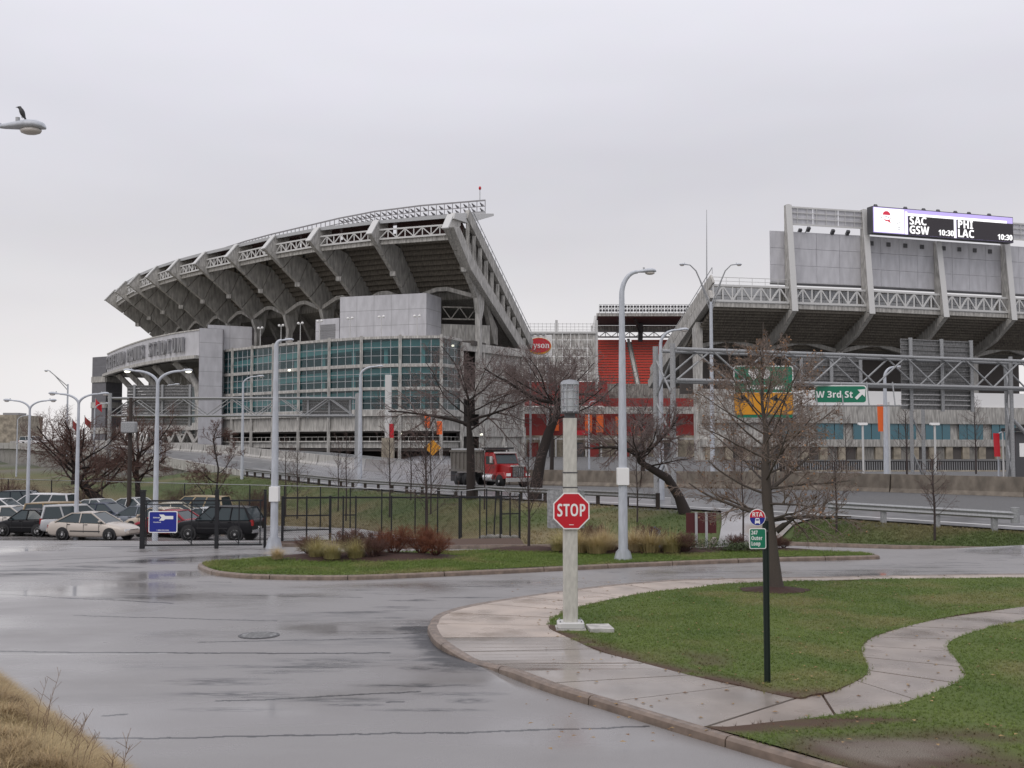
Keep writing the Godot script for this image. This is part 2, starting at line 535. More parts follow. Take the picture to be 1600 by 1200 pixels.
func materials():
	var fine := noise_tex(0.06, 0.78, 1.0, 5, 256, 2)
	var blotch := noise_tex(0.02, 0.72, 1.0, 5, 256, 9)
	var streak := noise_tex(0.03, 0.68, 1.0, 5, 512, 14)
	var grain := noise_tex(0.25, 0.55, 1.0, 4, 256, 21)
	var soft := noise_tex(0.03, 0.9, 1.0, 4, 256, 15)
	var blotch_soft := noise_tex(0.02, 0.86, 1.0, 5, 256, 10)
	M.fine = fine
	M.barrier = tex(plain(0.25, 0.215, 0.175, 0.8), streak, 0.12, 0.05)
	M.blotch = blotch
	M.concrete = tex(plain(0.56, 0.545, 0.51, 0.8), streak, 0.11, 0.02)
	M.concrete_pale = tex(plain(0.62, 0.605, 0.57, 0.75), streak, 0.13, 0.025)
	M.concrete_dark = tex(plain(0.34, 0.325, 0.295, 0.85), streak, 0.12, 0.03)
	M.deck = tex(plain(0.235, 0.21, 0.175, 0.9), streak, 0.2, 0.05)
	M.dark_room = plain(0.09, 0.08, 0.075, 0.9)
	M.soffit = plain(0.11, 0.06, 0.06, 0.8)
	M.cladding = tex(plain(0.56, 0.56, 0.59, 0.5), soft, 0.1, 0.03)
	M.cladding_dark = plain(0.26, 0.26, 0.27, 0.6)
	M.steel_white = plain(0.56, 0.56, 0.55, 0.45)
	M.steel_grey = plain(0.4, 0.41, 0.42, 0.45)
	M.pole = tex(plain(0.52, 0.55, 0.6, 0.4), soft, 0.9, 0.2)
	M.galv = tex(plain(0.38, 0.39, 0.4, 0.5), fine, 0.8)
	M.sign_back = tex(plain(0.3, 0.3, 0.3, 0.5, 0.25), streak, 0.6, 0.2)
	M.dark_steel = plain(0.07, 0.07, 0.075, 0.5)
	M.tower = tex(plain(0.16, 0.16, 0.175, 0.5), soft, 0.1)
	M.black_fence = plain(0.008, 0.009, 0.012, 0.65)
	M.wood = plain(0.045, 0.035, 0.03, 0.85)
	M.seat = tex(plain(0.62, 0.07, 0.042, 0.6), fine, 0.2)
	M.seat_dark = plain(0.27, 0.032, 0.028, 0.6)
	M.orange = plain(0.75, 0.13, 0.02, 0.6)
	M.teal_glass = plain(0.012, 0.075, 0.09, 0.05)
	M.teal_glass.transparency = BaseMaterial3D.TRANSPARENCY_ALPHA
	M.teal_glass.albedo_color.a = 0.45
	M.ramp = plain(0.2, 0.6, 0.6, 0.6)
	M.teal_dim = plain(0.06, 0.16, 0.2, 0.12)
	M.road = plain(1, 1, 1, 0.34)
	M.road.albedo_texture = ImageTexture.create_from_image(make_road_image())
	M.road.uv1_scale = Vector3(1.0 / 64.0, 1.0 / 40.0, 1)
	M.road.uv1_offset = Vector3(0.5, -0.15, 0)
	M.road.roughness = 1.0
	M.road.roughness_texture = noise_tex(0.008, 0.08, 0.55, 5, 1024, 31)
	M.road.roughness_texture_channel = BaseMaterial3D.TEXTURE_CHANNEL_RED
	M.road.detail_enabled = true
	M.road.detail_blend_mode = BaseMaterial3D.BLEND_MODE_MUL
	M.road.detail_albedo = noise_tex(0.3, 0.66, 1.0, 3, 512, 32)
	M.road.detail_uv_layer = BaseMaterial3D.DETAIL_UV_2
	M.road.uv2_scale = Vector3(0.45, 0.45, 1)
	M.freeway = tex(plain(0.23, 0.23, 0.235, 0.28), blotch, 0.12)
	M.paint = plain(0.65, 0.65, 0.63, 0.4)
	M.walk = tex(plain(0.47, 0.395, 0.335, 0.3), blotch_soft, 0.12)
	M.walk.roughness_texture = noise_tex(0.02, 0.16, 0.55, 4, 256, 35)
	M.walk.roughness_texture_channel = BaseMaterial3D.TEXTURE_CHANNEL_RED
	M.walk.roughness = 1.0
	M.walk_wet = tex(plain(0.3, 0.265, 0.235, 0.22), blotch_soft, 0.12)
	M.walk_wet.roughness_texture = M.walk.roughness_texture
	M.walk_wet.roughness_texture_channel = BaseMaterial3D.TEXTURE_CHANNEL_RED
	M.walk_wet.roughness = 0.6
	M.path = tex(plain(0.31, 0.265, 0.23, 0.3), blotch_soft, 0.12)
	M.path.roughness_texture = M.walk.roughness_texture
	M.path.roughness_texture_channel = BaseMaterial3D.TEXTURE_CHANNEL_RED
	M.path.roughness = 0.8
	M.kerb = tex(plain(0.25, 0.19, 0.15, 0.4), blotch, 0.7)
	M.ground = vcol(tex(plain(1, 1, 1, 0.95), grain, 0.8))
	M.soil = tex(plain(0.13, 0.075, 0.05, 0.9), grain, 1.2)
	M.mulch = tex(plain(0.075, 0.035, 0.026, 0.95), grain, 1.6)
	M.blade = vcol(plain(1, 1, 1, 0.7))
	M.bark = vcol(tex(plain(1, 1, 1, 0.9), grain, 1.5))
	M.twig = vcol(plain(1, 1, 1, 0.9))
	M.leaf = vcol(plain(1, 1, 1, 0.8))
	M.rubber = plain(0.018, 0.018, 0.019, 0.8)
	M.rim = plain(0.5, 0.5, 0.5, 0.35, 0.6)
	M.car_glass = plain(0.035, 0.05, 0.055, 0.06)
	M.tail = plain(0.32, 0.012, 0.015, 0.2)
	M.head = plain(0.75, 0.76, 0.76, 0.12)
	M.chrome = plain(0.7, 0.7, 0.7, 0.2, 0.9)
	M.black = plain(0.02, 0.02, 0.022, 0.5)
	M.sign_green = plain(0.0, 0.16, 0.085, 0.35)
	M.sign_white = plain(0.78, 0.78, 0.77, 0.4)
	M.sign_red = plain(0.5, 0.008, 0.02, 0.3)
	M.sign_blue = plain(0.008, 0.018, 0.24, 0.3)
	M.sign_amber = plain(0.62, 0.27, 0.01, 0.4)
	M.sign_black = plain(0.025, 0.025, 0.025, 0.5)
	M.maroon = plain(0.075, 0.012, 0.014, 0.6)
	M.cream = tex(plain(0.55, 0.54, 0.49, 0.55), soft, 1.6, 0.5)
	M.beige_wall = tex(plain(0.42, 0.37, 0.29, 0.8), blotch, 0.1)
	M.lamp_on = plain(0.9, 0.9, 0.85, 0.3)
	M.lamp_on.emission_enabled = true
	M.lamp_on.emission = Color(1.0, 0.99, 0.9)
	M.lamp_on.emission_energy_multiplier = 1.6
	M.globe = plain(0.85, 0.85, 0.84, 0.3)
	M.lens = plain(0.5, 0.47, 0.44, 0.15)

func ground_and_roads():
	var gx := []
	var x := -1500.0
	while x < 1500:
		gx.append(x)
		x += 1.25 if x >= -75 and x < 45 else (25.0 if absf(x) < 300 else 150.0)
	var gd := []
	var d := -60.0
	while d < 2200:
		gd.append(d)
		d += 20.0 if d < 0 else (1.25 if d < 135 else (20.0 if d < 400 else 200.0))
	var m := MB.new()
	m.used = true
	var h := []
	var cc := []
	for i in gx.size():
		var row := PackedFloat32Array()
		var crow := PackedColorArray()
		for j in gd.size():
			row.append(G(gx[i], gd[j]) - 0.09)
			crow.append(ground_tint(gx[i], gd[j]))
		h.append(row)
		cc.append(crow)
	var vert := func(i: int, j: int):
		var i0 := maxi(i - 1, 0)
		var i1 := mini(i + 1, gx.size() - 1)
		var j0 := maxi(j - 1, 0)
		var j1 := mini(j + 1, gd.size() - 1)
		var nx: float = (h[i1][j] - h[i0][j]) / (gx[i1] - gx[i0])
		var nd: float = (h[i][j1] - h[i][j0]) / (gd[j1] - gd[j0])
		m.col = cc[i][j]
		m.vert(V(gx[i], h[i][j], gd[j]), Vector3(-nx, 1, nd).normalized())
	for i in gx.size() - 1:
		for j in gd.size() - 1:
			vert.call(i, j); vert.call(i, j + 1); vert.call(i + 1, j + 1)
			vert.call(i, j); vert.call(i + 1, j + 1); vert.call(i + 1, j)
	struct("ground", m, M.ground)

	var road := PackedVector2Array([Vector2(-75, 2), Vector2(45, 2), Vector2(45, 20), Vector2(27, 37.2), Vector2(19, 41.03), Vector2(14.6, 42.04), Vector2(10.48, 43.63), Vector2(10.9, 45.5), Vector2(12.3, 48.2), Vector2(13.9, 49.65), Vector2(10.1, 53.3), Vector2(9.5, 50), Vector2(8.6, 46), Vector2(7.9, 42.95), Vector2(5.6, 42.7), Vector2(0.5, 42.4), Vector2(-3, 42.0), Vector2(-9.5, 43.2), Vector2(-9.5, 44.4), Vector2(-2.4, 46.4), Vector2(-3.0, 50), Vector2(-5, 58), Vector2(-9, 64.8), Vector2(-20, 69.5), Vector2(-34, 78), Vector2(-75, 80)])
	var rm := MB.new()
	drape(road, 0.0, 1.25, rm, G)
	struct("road", rm, M.road)
	var curb := MB.new()
	curb.sweep(PackedVector3Array([V(-9.6, 0.0, 43.1), V(-7, 0, 42.7), V(-3, 0, 42.1), V(0.5, 0, 42.45), V(5.5, 0, 42.75), V(7.75, 0, 43.0), V(8.4, 0.04, 45.4)]), PackedVector2Array([Vector2(-0.15, -0.05), Vector2(-0.15, 0.13), Vector2(-0.02, 0.13), Vector2(0.02, -0.05)]))
	struct("kerb", curb, M.kerb)
	var curb2 := MB.new()
	curb2.sweep(PackedVector3Array([V(10.7, 0.0, 44.6), V(10.48, 0.0, 43.7), V(14.6, 0, 42.1), V(19, 0, 41.1), V(27, 0, 37.3)]), PackedVector2Array([Vector2(-0.17, -0.05), Vector2(-0.17, 0.14), Vector2(-0.02, 0.14), Vector2(0.02, -0.05)]))
	struct("kerb", curb2, M.kerb)
	# the gate's strip of kerb and bare soil between the road and the lot
	var soil := MB.new()
	drape(PackedVector2Array([Vector2(-9.6, 43.1), Vector2(-3, 42.15), Vector2(0.5, 42.5), Vector2(0.3, 46.3), Vector2(-2.4, 46.3), Vector2(-9.4, 44.2)]), 0.1, 1.0, soil, G)
	struct("verge", soil, M.soil)

func strip_h(_x: float, _d: float) -> float: return 0.0

# sidewalk edges, (x, distance): kerb side and lawn side, from the far end to the near end and on along the winding path
var WA := [[25.0, 33.3], [15.25, 32.8], [5.88, 31.55], [4.04, 30.97], [2.22, 29.75], [0.4, 27.95], [-0.92, 26.4], [-1.53, 25.05], [-1.6, 23.9], [-1.58, 23.3], [-1.31, 21.8], [-0.81, 20.7], [-0.3, 19.82], [0.68, 18.0], [1.55, 16.73], [2.62, 15.2], [3.93, 15.57], [5.2, 16.18], [6.35, 17.01], [7.37, 18.2], [7.7, 18.95], [8.0, 20.1], [8.3, 21.19], [8.93, 22.21], [10.11, 23.32], [11.13, 24.14], [13.5, 25.8], [17.0, 28.0]]
var WB := [[25.0, 32.5], [15.11, 32.1], [6.9, 30.85], [4.9, 29.75], [3.2, 28.35], [1.9, 26.8], [1.2, 25.45], [0.88, 24.45], [0.8, 23.6], [0.81, 23.1], [1.2, 21.9], [1.66, 20.63], [2.3, 19.6], [2.95, 18.6], [3.6, 17.75], [4.27, 16.88], [4.6, 17.05], [4.96, 17.26], [5.78, 18.35], [6.12, 19.1], [6.3, 19.85], [6.53, 20.81], [6.9, 21.65], [7.39, 22.42], [8.67, 23.8], [9.9, 24.85], [12.16, 26.33], [16.0, 28.8]]
var KERB := [[25.0, 33.5], [15.25, 33.0], [5.88, 31.78], [4.04, 31.2], [2.22, 29.98], [0.33, 28.15], [-1.07, 26.54], [-1.71, 25.1], [-1.78, 23.9], [-1.76, 23.3], [-1.48, 21.79], [-0.97, 20.63], [-0.45, 19.75], [0.52, 17.92], [1.4, 16.64], [2.5, 15.04], [3.74, 13.33], [5.2, 11.3], [6.8, 9.0], [8.2, 7.0]]
var ISLE := [[-10.12, 36.0], [-9.95, 35.2], [-9.18, 33.8], [-8.4, 33.1], [-7.55, 32.68], [-5.61, 32.4], [-3.78, 32.68], [0.0, 34.13], [4.15, 35.91], [8.67, 37.47], [12.3, 38.2], [12.75, 38.55], [12.7, 39.3], [12.3, 39.75], [9.39, 40.35], [5.0, 40.7], [0.94, 40.7], [-2.5, 40.1], [-7.89, 37.95], [-9.6, 36.9]]

func smooth_line(a: Array, k := 4, closed := false) -> PackedVector2Array:
	var o := PackedVector2Array()
	var n := a.size()
	for i in (n if closed else n - 1):
		var p0: Array = a[(i + n - 1) % n if closed else maxi(i - 1, 0)]
		var p1: Array = a[i]
		var p2: Array = a[(i + 1) % n]
		var p3: Array = a[(i + 2) % n if closed else mini(i + 2, n - 1)]
		for j in k:
			var t := float(j) / k
			o.append(Vector2(p1[0], p1[1]).cubic_interpolate(Vector2(p2[0], p2[1]), Vector2(p0[0], p0[1]), Vector2(p3[0], p3[1]), t))
	if not closed: o.append(Vector2(a[-1][0], a[-1][1]))
	return o

func lawn_h(x: float, d: float) -> float:
	return 0.135 + 0.035 * noise.get_noise_2d(x * 0.8, d * 0.8) + 0.12 * ss(0, 3.0, Vector2((x - 8.5) / 3.4, (d - 27.5) / 1.6).length()) * 0.0

func walk_drop(d: float, x: float) -> float:
	# the dropped kerb at the corner
	return 0.11 * clampf(1.0 - Vector2(x + 0.75, d - 20.2).length() / 1.5, 0, 1)

func sidewalks_and_kerbs():
	var A := smooth_line(WA, 4)
	var B := smooth_line(WB, 4)
	var m := A.size()
	# a bed under the joints, then one slab after another
	var walk := Node3D.new()
	walk.name = "sidewalk"
	add_child(walk)
	walk.set_meta("kind", "structure")
	var bed := MB.new()
	for i in m - 1:
		bed.quad(V(A[i].x, 0.09 - walk_drop(A[i].y, A[i].x) * 0.9, A[i].y), V(B[i].x, 0.09, B[i].y), V(B[i + 1].x, 0.09, B[i + 1].y), V(A[i + 1].x, 0.09 - walk_drop(A[i + 1].y, A[i + 1].x) * 0.9, A[i + 1].y))
	obj("bed", bed, M.soil, walk)
	var acc := 0.0
	var start := 0
	for i in range(1, m):
		acc += ((A[i] + B[i]) * 0.5).distance_to((A[i - 1] + B[i - 1]) * 0.5)
		if acc < 1.25 and i < m - 1: continue
		acc = 0.0
		var s := MB.new()
		var lift := rng.randf_range(-0.004, 0.004)
		var ca := A[start].lerp(A[i], 0.5)
		for j in range(start, i):
			var q := [A[j], B[j], B[j + 1], A[j + 1]]
			var top := []
			for k in 4:
				var p: Vector2 = q[k]
				if j == start and k < 2: p = p.lerp(q[3 - k], 0.045 / maxf(p.distance_to(q[3 - k]), 0.05))
				var y := 0.125 + lift
				if k == 0 or k == 3: y -= walk_drop(p.y, p.x)
				top.append(V(p.x, y, p.y))
			s.quad(top[0], top[1], top[2], top[3])
			var dn := Vector3(0, -0.05, 0)
			s.quad(top[3], top[2], top[2] + dn, top[3] + dn)
			s.quad(top[1], top[0], top[0] + dn, top[1] + dn)
			s.quad(top[0], top[3], top[3] + dn, top[0] + dn)
			s.quad(top[2], top[1], top[1] + dn, top[2] + dn)
		obj("slab", s, M.walk if ca.y > 22.2 and ca.x < 5.0 or ca.y > 30 else (M.walk_wet if ca.x < 3.4 else M.path), walk)
		start = i
	# kerb stones with a rounded nose
	var K := smooth_line(KERB, 4)
	var kt := Node3D.new()
	kt.name = "kerb"
	add_child(kt, true)
	kt.set_meta("kind", "structure")
	kerb_stones(K, kt, 2.4, true)
	var ik := Node3D.new()
	ik.name = "island_kerb"
	add_child(ik)
	ik.set_meta("kind", "structure")
	var I := smooth_line(ISLE, 4, true)
	I.append(I[0])
	kerb_stones(I, ik, 2.2, false)
	# lawns
	var lawn := PackedVector2Array()
	for i in range(0, m): lawn.append(B[i] + Vector2(0.0, 0.0))
	lawn.append(Vector2(26, 30.5))
	var lm := MB.new()
	lm.used = true
	drape_tinted(lawn, lm, 0.3)
	struct("lawn", lm, M.ground)
	var lawn2 := PackedVector2Array()
	for i in range(60, m): lawn2.append(A[i])
	lawn2.append_array(PackedVector2Array([Vector2(20, 26), Vector2(20, 6)]))
	for i in range(K.size() - 1, -1, -1):
		if K[i].y < 15.1: lawn2.append(K[i] + Vector2(0.15, 0.1))
	var lm2 := MB.new()
	lm2.used = true
	drape_tinted(lawn2, lm2, 0.3)
	struct("lawn", lm2, M.ground)
	var im := MB.new()
	im.used = true
	var inner := Geometry2D.offset_polygon(PackedVector2Array(I.slice(0, -1)), -0.13)[0]
	drape_tinted(inner, im, 0.4)
	struct("island_lawn", im, M.ground)
	# cut edges of turf down to the slabs
	var skirt := MB.new()
	for line in [B, A.slice(60)]:
		for i in line.size() - 1:
			var p: Vector2 = line[i]
			var q: Vector2 = line[i + 1]
			skirt.quad(V(p.x, lawn_h(p.x, p.y), p.y), V(q.x, lawn_h(q.x, q.y), q.y), V(q.x, 0.03, q.y), V(p.x, 0.03, p.y))
	struct("turf_edge", skirt, M.soil)
	lawn_poly = lawn
	lawn2_poly = lawn2
	isle_poly = inner
	# the dry grass bank that the photographer stands on
	var bank := MB.new()
	bank.used = true
	var rows := []
	for j in 46:
		var row := PackedVector3Array()
		for i in 46:
			var x := -14.0 + i * 0.42
			var d := -2.0 + j * 0.36
			row.append(V(x, mound(x, d), d))
		rows.append(row)
	for j in 45:
		for i in 45:
			var k := noise.get_noise_2d(rows[j][i].x * 4, rows[j][i].z * 4) * 0.5 + 0.5
			bank.tint(Color(0.27, 0.2, 0.1).lerp(Color(0.38, 0.3, 0.16), k))
			bank.quad(rows[j][i], rows[j + 1][i], rows[j + 1][i + 1], rows[j][i + 1])
	struct("embankment", bank, M.ground)
	# iron cover in the road, concrete slab beside the lamp post
	var mh := thing("manhole_cover", "round iron manhole cover set in the wet road left of the sidewalk corner", "manhole cover", V(-5.26, 0.004, 23.09))
	var ring := MB.new()
	var disc := MB.new()
	ring.prism(rot_poly(24, 0.42, 0.42), 0.008, Transform3D(Basis.from_euler(Vector3(-PI / 2, 0, 0)), Vector3(0, 0.004, 0)))
	obj("frame", ring, M.dark_steel, mh)
	disc.prism(rot_poly(24, 0.36, 0.36), 0.012, Transform3D(Basis.from_euler(Vector3(-PI / 2, 0, 0)), Vector3(0, 0.008, 0)))
	for i in 5: disc.box(Vector3(0, 0.016, -0.24 + i * 0.12), Vector3(0.5, 0.008, 0.03))
	obj("lid", disc, M.sign_back, mh)
	var sl := MB.new()
	sl.prism(round_rect(0.5, 0.62, 0.03), 0.1, Transform3D(Basis.from_euler(Vector3(-PI / 2, 0.1, 0)), V(1.82, 0.16, 23.0)), 0.012)
	tag(obj("utility_cover", sl, M.concrete_pale), "small white concrete slab in the grass beside the beige lamp column", "utility cover")
	var ml := MB.new()
	for i in 20:
		var a0 := TAU * i / 20
		var a1 := TAU * (i + 1) / 20
		var r0 := 0.85 + 0.2 * noise.get_noise_1d(i * 9.0)
		var r1 := 0.85 + 0.2 * noise.get_noise_1d(((i + 1) % 20) * 9.0)
		ml.tri(V(6.95, 0.27, 29.2), V(6.95 + cos(a0) * r0 * 1.1, 0.14, 29.2 + sin(a0) * r0 * 0.8), V(6.95 + cos(a1) * r1 * 1.1, 0.14, 29.2 + sin(a1) * r1 * 0.8))
	struct("mulch_ring", ml, M.mulch)

var lawn_poly: PackedVector2Array
var lawn2_poly: PackedVector2Array
var isle_poly: PackedVector2Array

func mound(x: float, d: float) -> float:
	# a rounded bank whose shoulder runs from far left to near right
	var s := (x + 3.05) * 0.8 + (d - 6.8) * 0.6
	var y := 2.2 - 0.09 * s
	if s > 0: y -= 0.85 * s * s / (s + 0.35)
	return clampf(y + 0.07 * noise.get_noise_2d(x * 5, d * 5), -0.4, 2.9)

func lawn_tint(x: float, d: float) -> Color:
	var k := noise.get_noise_2d(x * 1.3, d * 1.3) * 0.5 + 0.5
	var k2 := noise2.get_noise_2d(x * 2.2 + 40, d * 2.2) * 0.5 + 0.5
	var o := Color(0.085, 0.145, 0.018).lerp(Color(0.165, 0.215, 0.045), k)
	o = o.lerp(Color(0.3, 0.24, 0.11), 0.5 * ss(0.5, 0.8, k2))
	o = o.lerp(Color(0.115, 0.065, 0.043), bare(x, d))
	return o.lerp(Color(0.27, 0.23, 0.19), 0.9 * ss(1.0, 0.3, Vector2((x - 4.75) * 0.75, (d - 14.0) * 1.3).length() + 0.4 * noise.get_noise_2d(x * 3, d * 3)))

func bare(x: float, d: float) -> float:
	# trodden mud along the edges and in the near corner
	var k := noise.get_noise_2d(x * 3.1 + 9, d * 3.1) * 0.5 + 0.5
	var o := 0.0
	if d < 23.6 and d > 16.4:
		var e := 9.0
		for i in range(8, 16): e = minf(e, Vector2(x, d).distance_to(Geometry2D.get_closest_point_to_segment(Vector2(x, d), Vector2(WB[i][0], WB[i][1]), Vector2(WB[i + 1][0], WB[i + 1][1]))))
		o = maxf(o, ss(0.6, 0.05, e) * ss(0.2, 0.55, k))
		o = maxf(o, 0.6 * ss(1.1, 0.2, Vector2((x - 3.4), (d - 19.6) * 0.7).length()) * ss(0.35, 0.6, k))
	if d < 15.6: o = maxf(o, ss(14.6 - 0.25 * absf(x - 4.6), 13.2, d) * ss(8.2, 5.4, x) * ss(0.15, 0.45, k) + ss(0.5, 0.1, absf(d - 15.2 - (x - 3.4) * 0.3)) * ss(6.5, 5, x))
	if d < 15.0 and x > 3.4: o = maxf(o, ss(1.3, 0.6, Vector2((x - 4.75) * 0.75, (d - 14.0) * 1.3).length()))
	if d < 15.5 and x > 4: o = maxf(o, 0.8 * ss(1.2, 0.4, Vector2((x - 5.9) * 0.5, d - 14.2).length()) * ss(0.3, 0.55, k))
	return clampf(o, 0, 1)

func drape_tinted(poly: PackedVector2Array, m: MB, step: float):
	var at := m.v.size()
	drape(poly, 0.0, step, m, lawn_h)
	m.uvd = false
	for i in range(at, m.v.size()): m.c[i] = lawn_tint(m.v[i].x, -m.v[i].z)

func kerb_stones(K: PackedVector2Array, parent: Node3D, long: float, drop: bool):
	var prof := PackedVector2Array([Vector2(-0.01, -0.06), Vector2(0.0, 0.1), Vector2(0.04, 0.138), Vector2(0.11, 0.14), Vector2(0.19, 0.128), Vector2(0.19, -0.06)])
	if not drop:
		for i in prof.size(): prof[i].x = -prof[i].x
	else:
		for i in prof.size(): prof[i].x = -prof[i].x
	var acc := 0.0
	var pts := PackedVector3Array()
	for i in K.size():
		var y := -walk_drop(K[i].y, K[i].x) if drop else 0.0
		if pts.size(): acc += V(K[i].x, 0, K[i].y).distance_to(Vector3(pts[-1].x, 0, pts[-1].z))
		pts.append(V(K[i].x, y, K[i].y))
		if acc > long or i == K.size() - 1:
			var s := MB.new()
			var e := (pts[-1] - pts[0]).normalized() * 0.012
			var q := pts.duplicate()
			q[0] += e
			q[-1] -= e
			s.sweep(q, prof)
			obj("kerb_stone", s, M.kerb, parent)
			pts = PackedVector3Array([pts[-1]])
			acc = 0.0

func lerp3(a: Array, b: Array, k: float) -> Vector3: return V(lerpf(a[0], b[0], k), lerpf(a[2], b[2], k), lerpf(a[1], b[1], k))

func freeway():
	var m := MB.new()
	var line := MB.new()
	for i in NE.size() - 1:
		for s in 4:
			var k0 := s / 4.0
			var k1 := (s + 1) / 4.0
			var a := lerp3(NE[i], NE[i + 1], k0)
			var b := lerp3(NE[i], NE[i + 1], k1)
			var c := lerp3(FE[i], FE[i + 1], k0)
			var d := lerp3(FE[i], FE[i + 1], k1)
			for w in 6:
				m.quad(a.lerp(c, w / 6.0), b.lerp(d, w / 6.0), b.lerp(d, (w + 1) / 6.0), a.lerp(c, (w + 1) / 6.0))
			var up := Vector3(0, 0.006, 0)
			for e in [[0.06, 0.075, 1], [0.36, 0.37, 0], [0.64, 0.65, 0], [0.93, 0.94, 1]]:
				if e[2] == 0 and s % 2: continue
				line.quad(a.lerp(c, e[0]) + up, b.lerp(d, e[0]) + up, b.lerp(d, e[1]) + up, a.lerp(c, e[1]) + up)
	struct("freeway", m, M.freeway)
	struct("lane_markings", line, M.paint)
	# second carriageway behind the barrier
	var far := MB.new()
	for i in FE.size() - 1:
		var n := Vector2(FE[i + 1][1] - FE[i][1], -(FE[i + 1][0] - FE[i][0])).normalized() * 15.0
		var a := lerp3(FE[i], FE[i + 1], 0)
		var b := lerp3(FE[i], FE[i + 1], 1)
		var q := Vector3(absf(n.x), 0.25, -absf(n.y))
		far.quad(a, b, b + q, a + q)
	struct("far_carriageway", far, M.freeway)
	# concrete barrier between the carriageways, in cast lengths
	var wall := thing("concrete_barrier", "long stained concrete barrier wall along the far side of the freeway", "barrier")
	for i in FE.size() - 1:
		var a := lerp3(FE[i], FE[i + 1], 0)
		var b := lerp3(FE[i], FE[i + 1], 1)
		var n := maxi(1, int(a.distance_to(b) / 6.0))
		for s in n:
			var w := MB.new()
			w.sweep(PackedVector3Array([a.lerp(b, s / float(n)), a.lerp(b, (s + 1.0) / n - 0.004)]), PackedVector2Array([Vector2(-0.35, -0.1), Vector2(-0.35, 0.12), Vector2(-0.16, 0.36), Vector2(-0.1, 1.24), Vector2(0.1, 1.24), Vector2(0.16, 0.36), Vector2(0.35, 0.12), Vector2(0.35, -0.1)]))
			obj("wall_section", w, M.barrier if a.z > -100 else M.concrete, wall)
	# parapet and retaining wall where the road climbs to the left
	var par := thing("bridge_parapet", "low pale concrete parapet of the elevated road at left", "parapet")
	var ret := thing("retaining_wall", "dark stained retaining wall under the elevated road at left", "retaining wall")
	for i in range(7, NE.size() - 1):
		var a := lerp3(NE[i], NE[i + 1], 0)
		var b := lerp3(NE[i], NE[i + 1], 1)
		var n := maxi(1, int(a.distance_to(b) / 9.0))
		for s in n:
			var p := PackedVector3Array([a.lerp(b, s / float(n)), a.lerp(b, (s + 1.0) / n - 0.004)])
			var w := MB.new()
			var hh := 0.85 if i > 7 else 0.45 + 0.4 * s / n
			w.sweep(p, PackedVector2Array([Vector2(-0.2, -0.55), Vector2(-0.2, hh), Vector2(0.15, hh), Vector2(0.15, -0.55)]))
			obj("parapet_section", w, M.concrete, par)
			var w2 := MB.new()
			w2.sweep(p, PackedVector2Array([Vector2(0.2, -6.0), Vector2(0.2, -0.56), Vector2(0.6, -0.56), Vector2(0.6, -6.0)]))
			obj("wall_section", w2, M.concrete_dark, ret)
	guard_rail("long steel guard rail on timber posts at the top of the grass bank", 7.3, 56.2, 0)
	guard_rail("short grey steel guard rail in front of the freeway at right", 0, 0, 1)

func guard_rail(label: String, _x: float, _d: float, kind: int):
	var t := thing("guard_rail", label, "guard rail")
	var pts := PackedVector3Array()
	if kind == 0:
		var prev := Vector2(7.4, 56.0)
		for q in [[7.4, 56.0], [-3.6, 70.8], [-12.4, 85.8], [-27.2, 110.0]]:
			var nx := Vector2(q[0], q[1])
			var n := int(nx.distance_to(prev) / 2.3)
			for s in n: pts.append(V(lerpf(prev.x, nx.x, s / float(n)), 0, lerpf(prev.y, nx.y, s / float(n))))
			prev = nx
	else:
		for q in [[14.3, 48.95], [15.95, 47.4], [17.65, 45.85], [19.35, 44.3]]: pts.append(V(q[0], 0, q[1]))
	for i in pts.size(): pts[i].y = G(pts[i].x, -pts[i].z) - 0.02
	for i in pts.size():
		var b := MB.new()
		var d := (pts[mini(i + 1, pts.size() - 1)] - pts[maxi(i - 1, 0)]).normalized()
		b.beam(pts[i] - Vector3(0, 0.3, 0), pts[i] + Vector3(0, 0.74, 0), 0.2, 0.2)
		obj("post", b, M.wood if kind == 0 else M.galv, t)
	var line := PackedVector3Array()
	for p in pts: line.append(p + Vector3(0, 0.6, 0))
	if kind == 1:
		line[0] += (line[0] - line[1]) * 0.1
		line[-1] += (line[-1] - line[-2]) * 0.35
	var r := MB.new()
	var f := -1.0 if kind == 0 else 1.0
	r.sweep(line, PackedVector2Array([Vector2(0.12 * f, -0.16), Vector2(0.19 * f, -0.09), Vector2(0.13 * f, 0.0), Vector2(0.19 * f, 0.09), Vector2(0.12 * f, 0.16), Vector2(0.1 * f, 0.16), Vector2(0.1 * f, -0.16)]))
	obj("rail", r, M.sign_back if kind == 0 else M.galv, t)
	if kind == 1:
		var e := MB.new()
		e.rod(line[-1] - Vector3(0, 0.3, 0), line[-1] + Vector3(0, 0.32, 0), 0.17, 10)
		obj("end_buffer", e, M.galv, t)

# outer tips of the raking beams of the left stand (x, distance)
var TIP := [[-12.5, 202.6], [-27.4, 208.2], [-40.4, 215.4], [-51.3, 224.2], [-61.6, 234.2], [-71.1, 243.4], [-80.0, 252.9], [-88.5, 263.3], [-96.9, 275.0], [-105.0, 288.5], [-113.6, 304.5]]
var INW := []

func tip_frame():
	for i in TIP.size():
		var a := Vector2(TIP[maxi(i - 1, 0)][0], TIP[maxi(i - 1, 0)][1])
		var b := Vector2(TIP[mini(i + 1, TIP.size() - 1)][0], TIP[mini(i + 1, TIP.size() - 1)][1])
		var t := (b - a).normalized()
		INW.append(Vector2(t.y, -t.x) if t.y > 0 and -t.x > 0 else Vector2(t.y, -t.x))

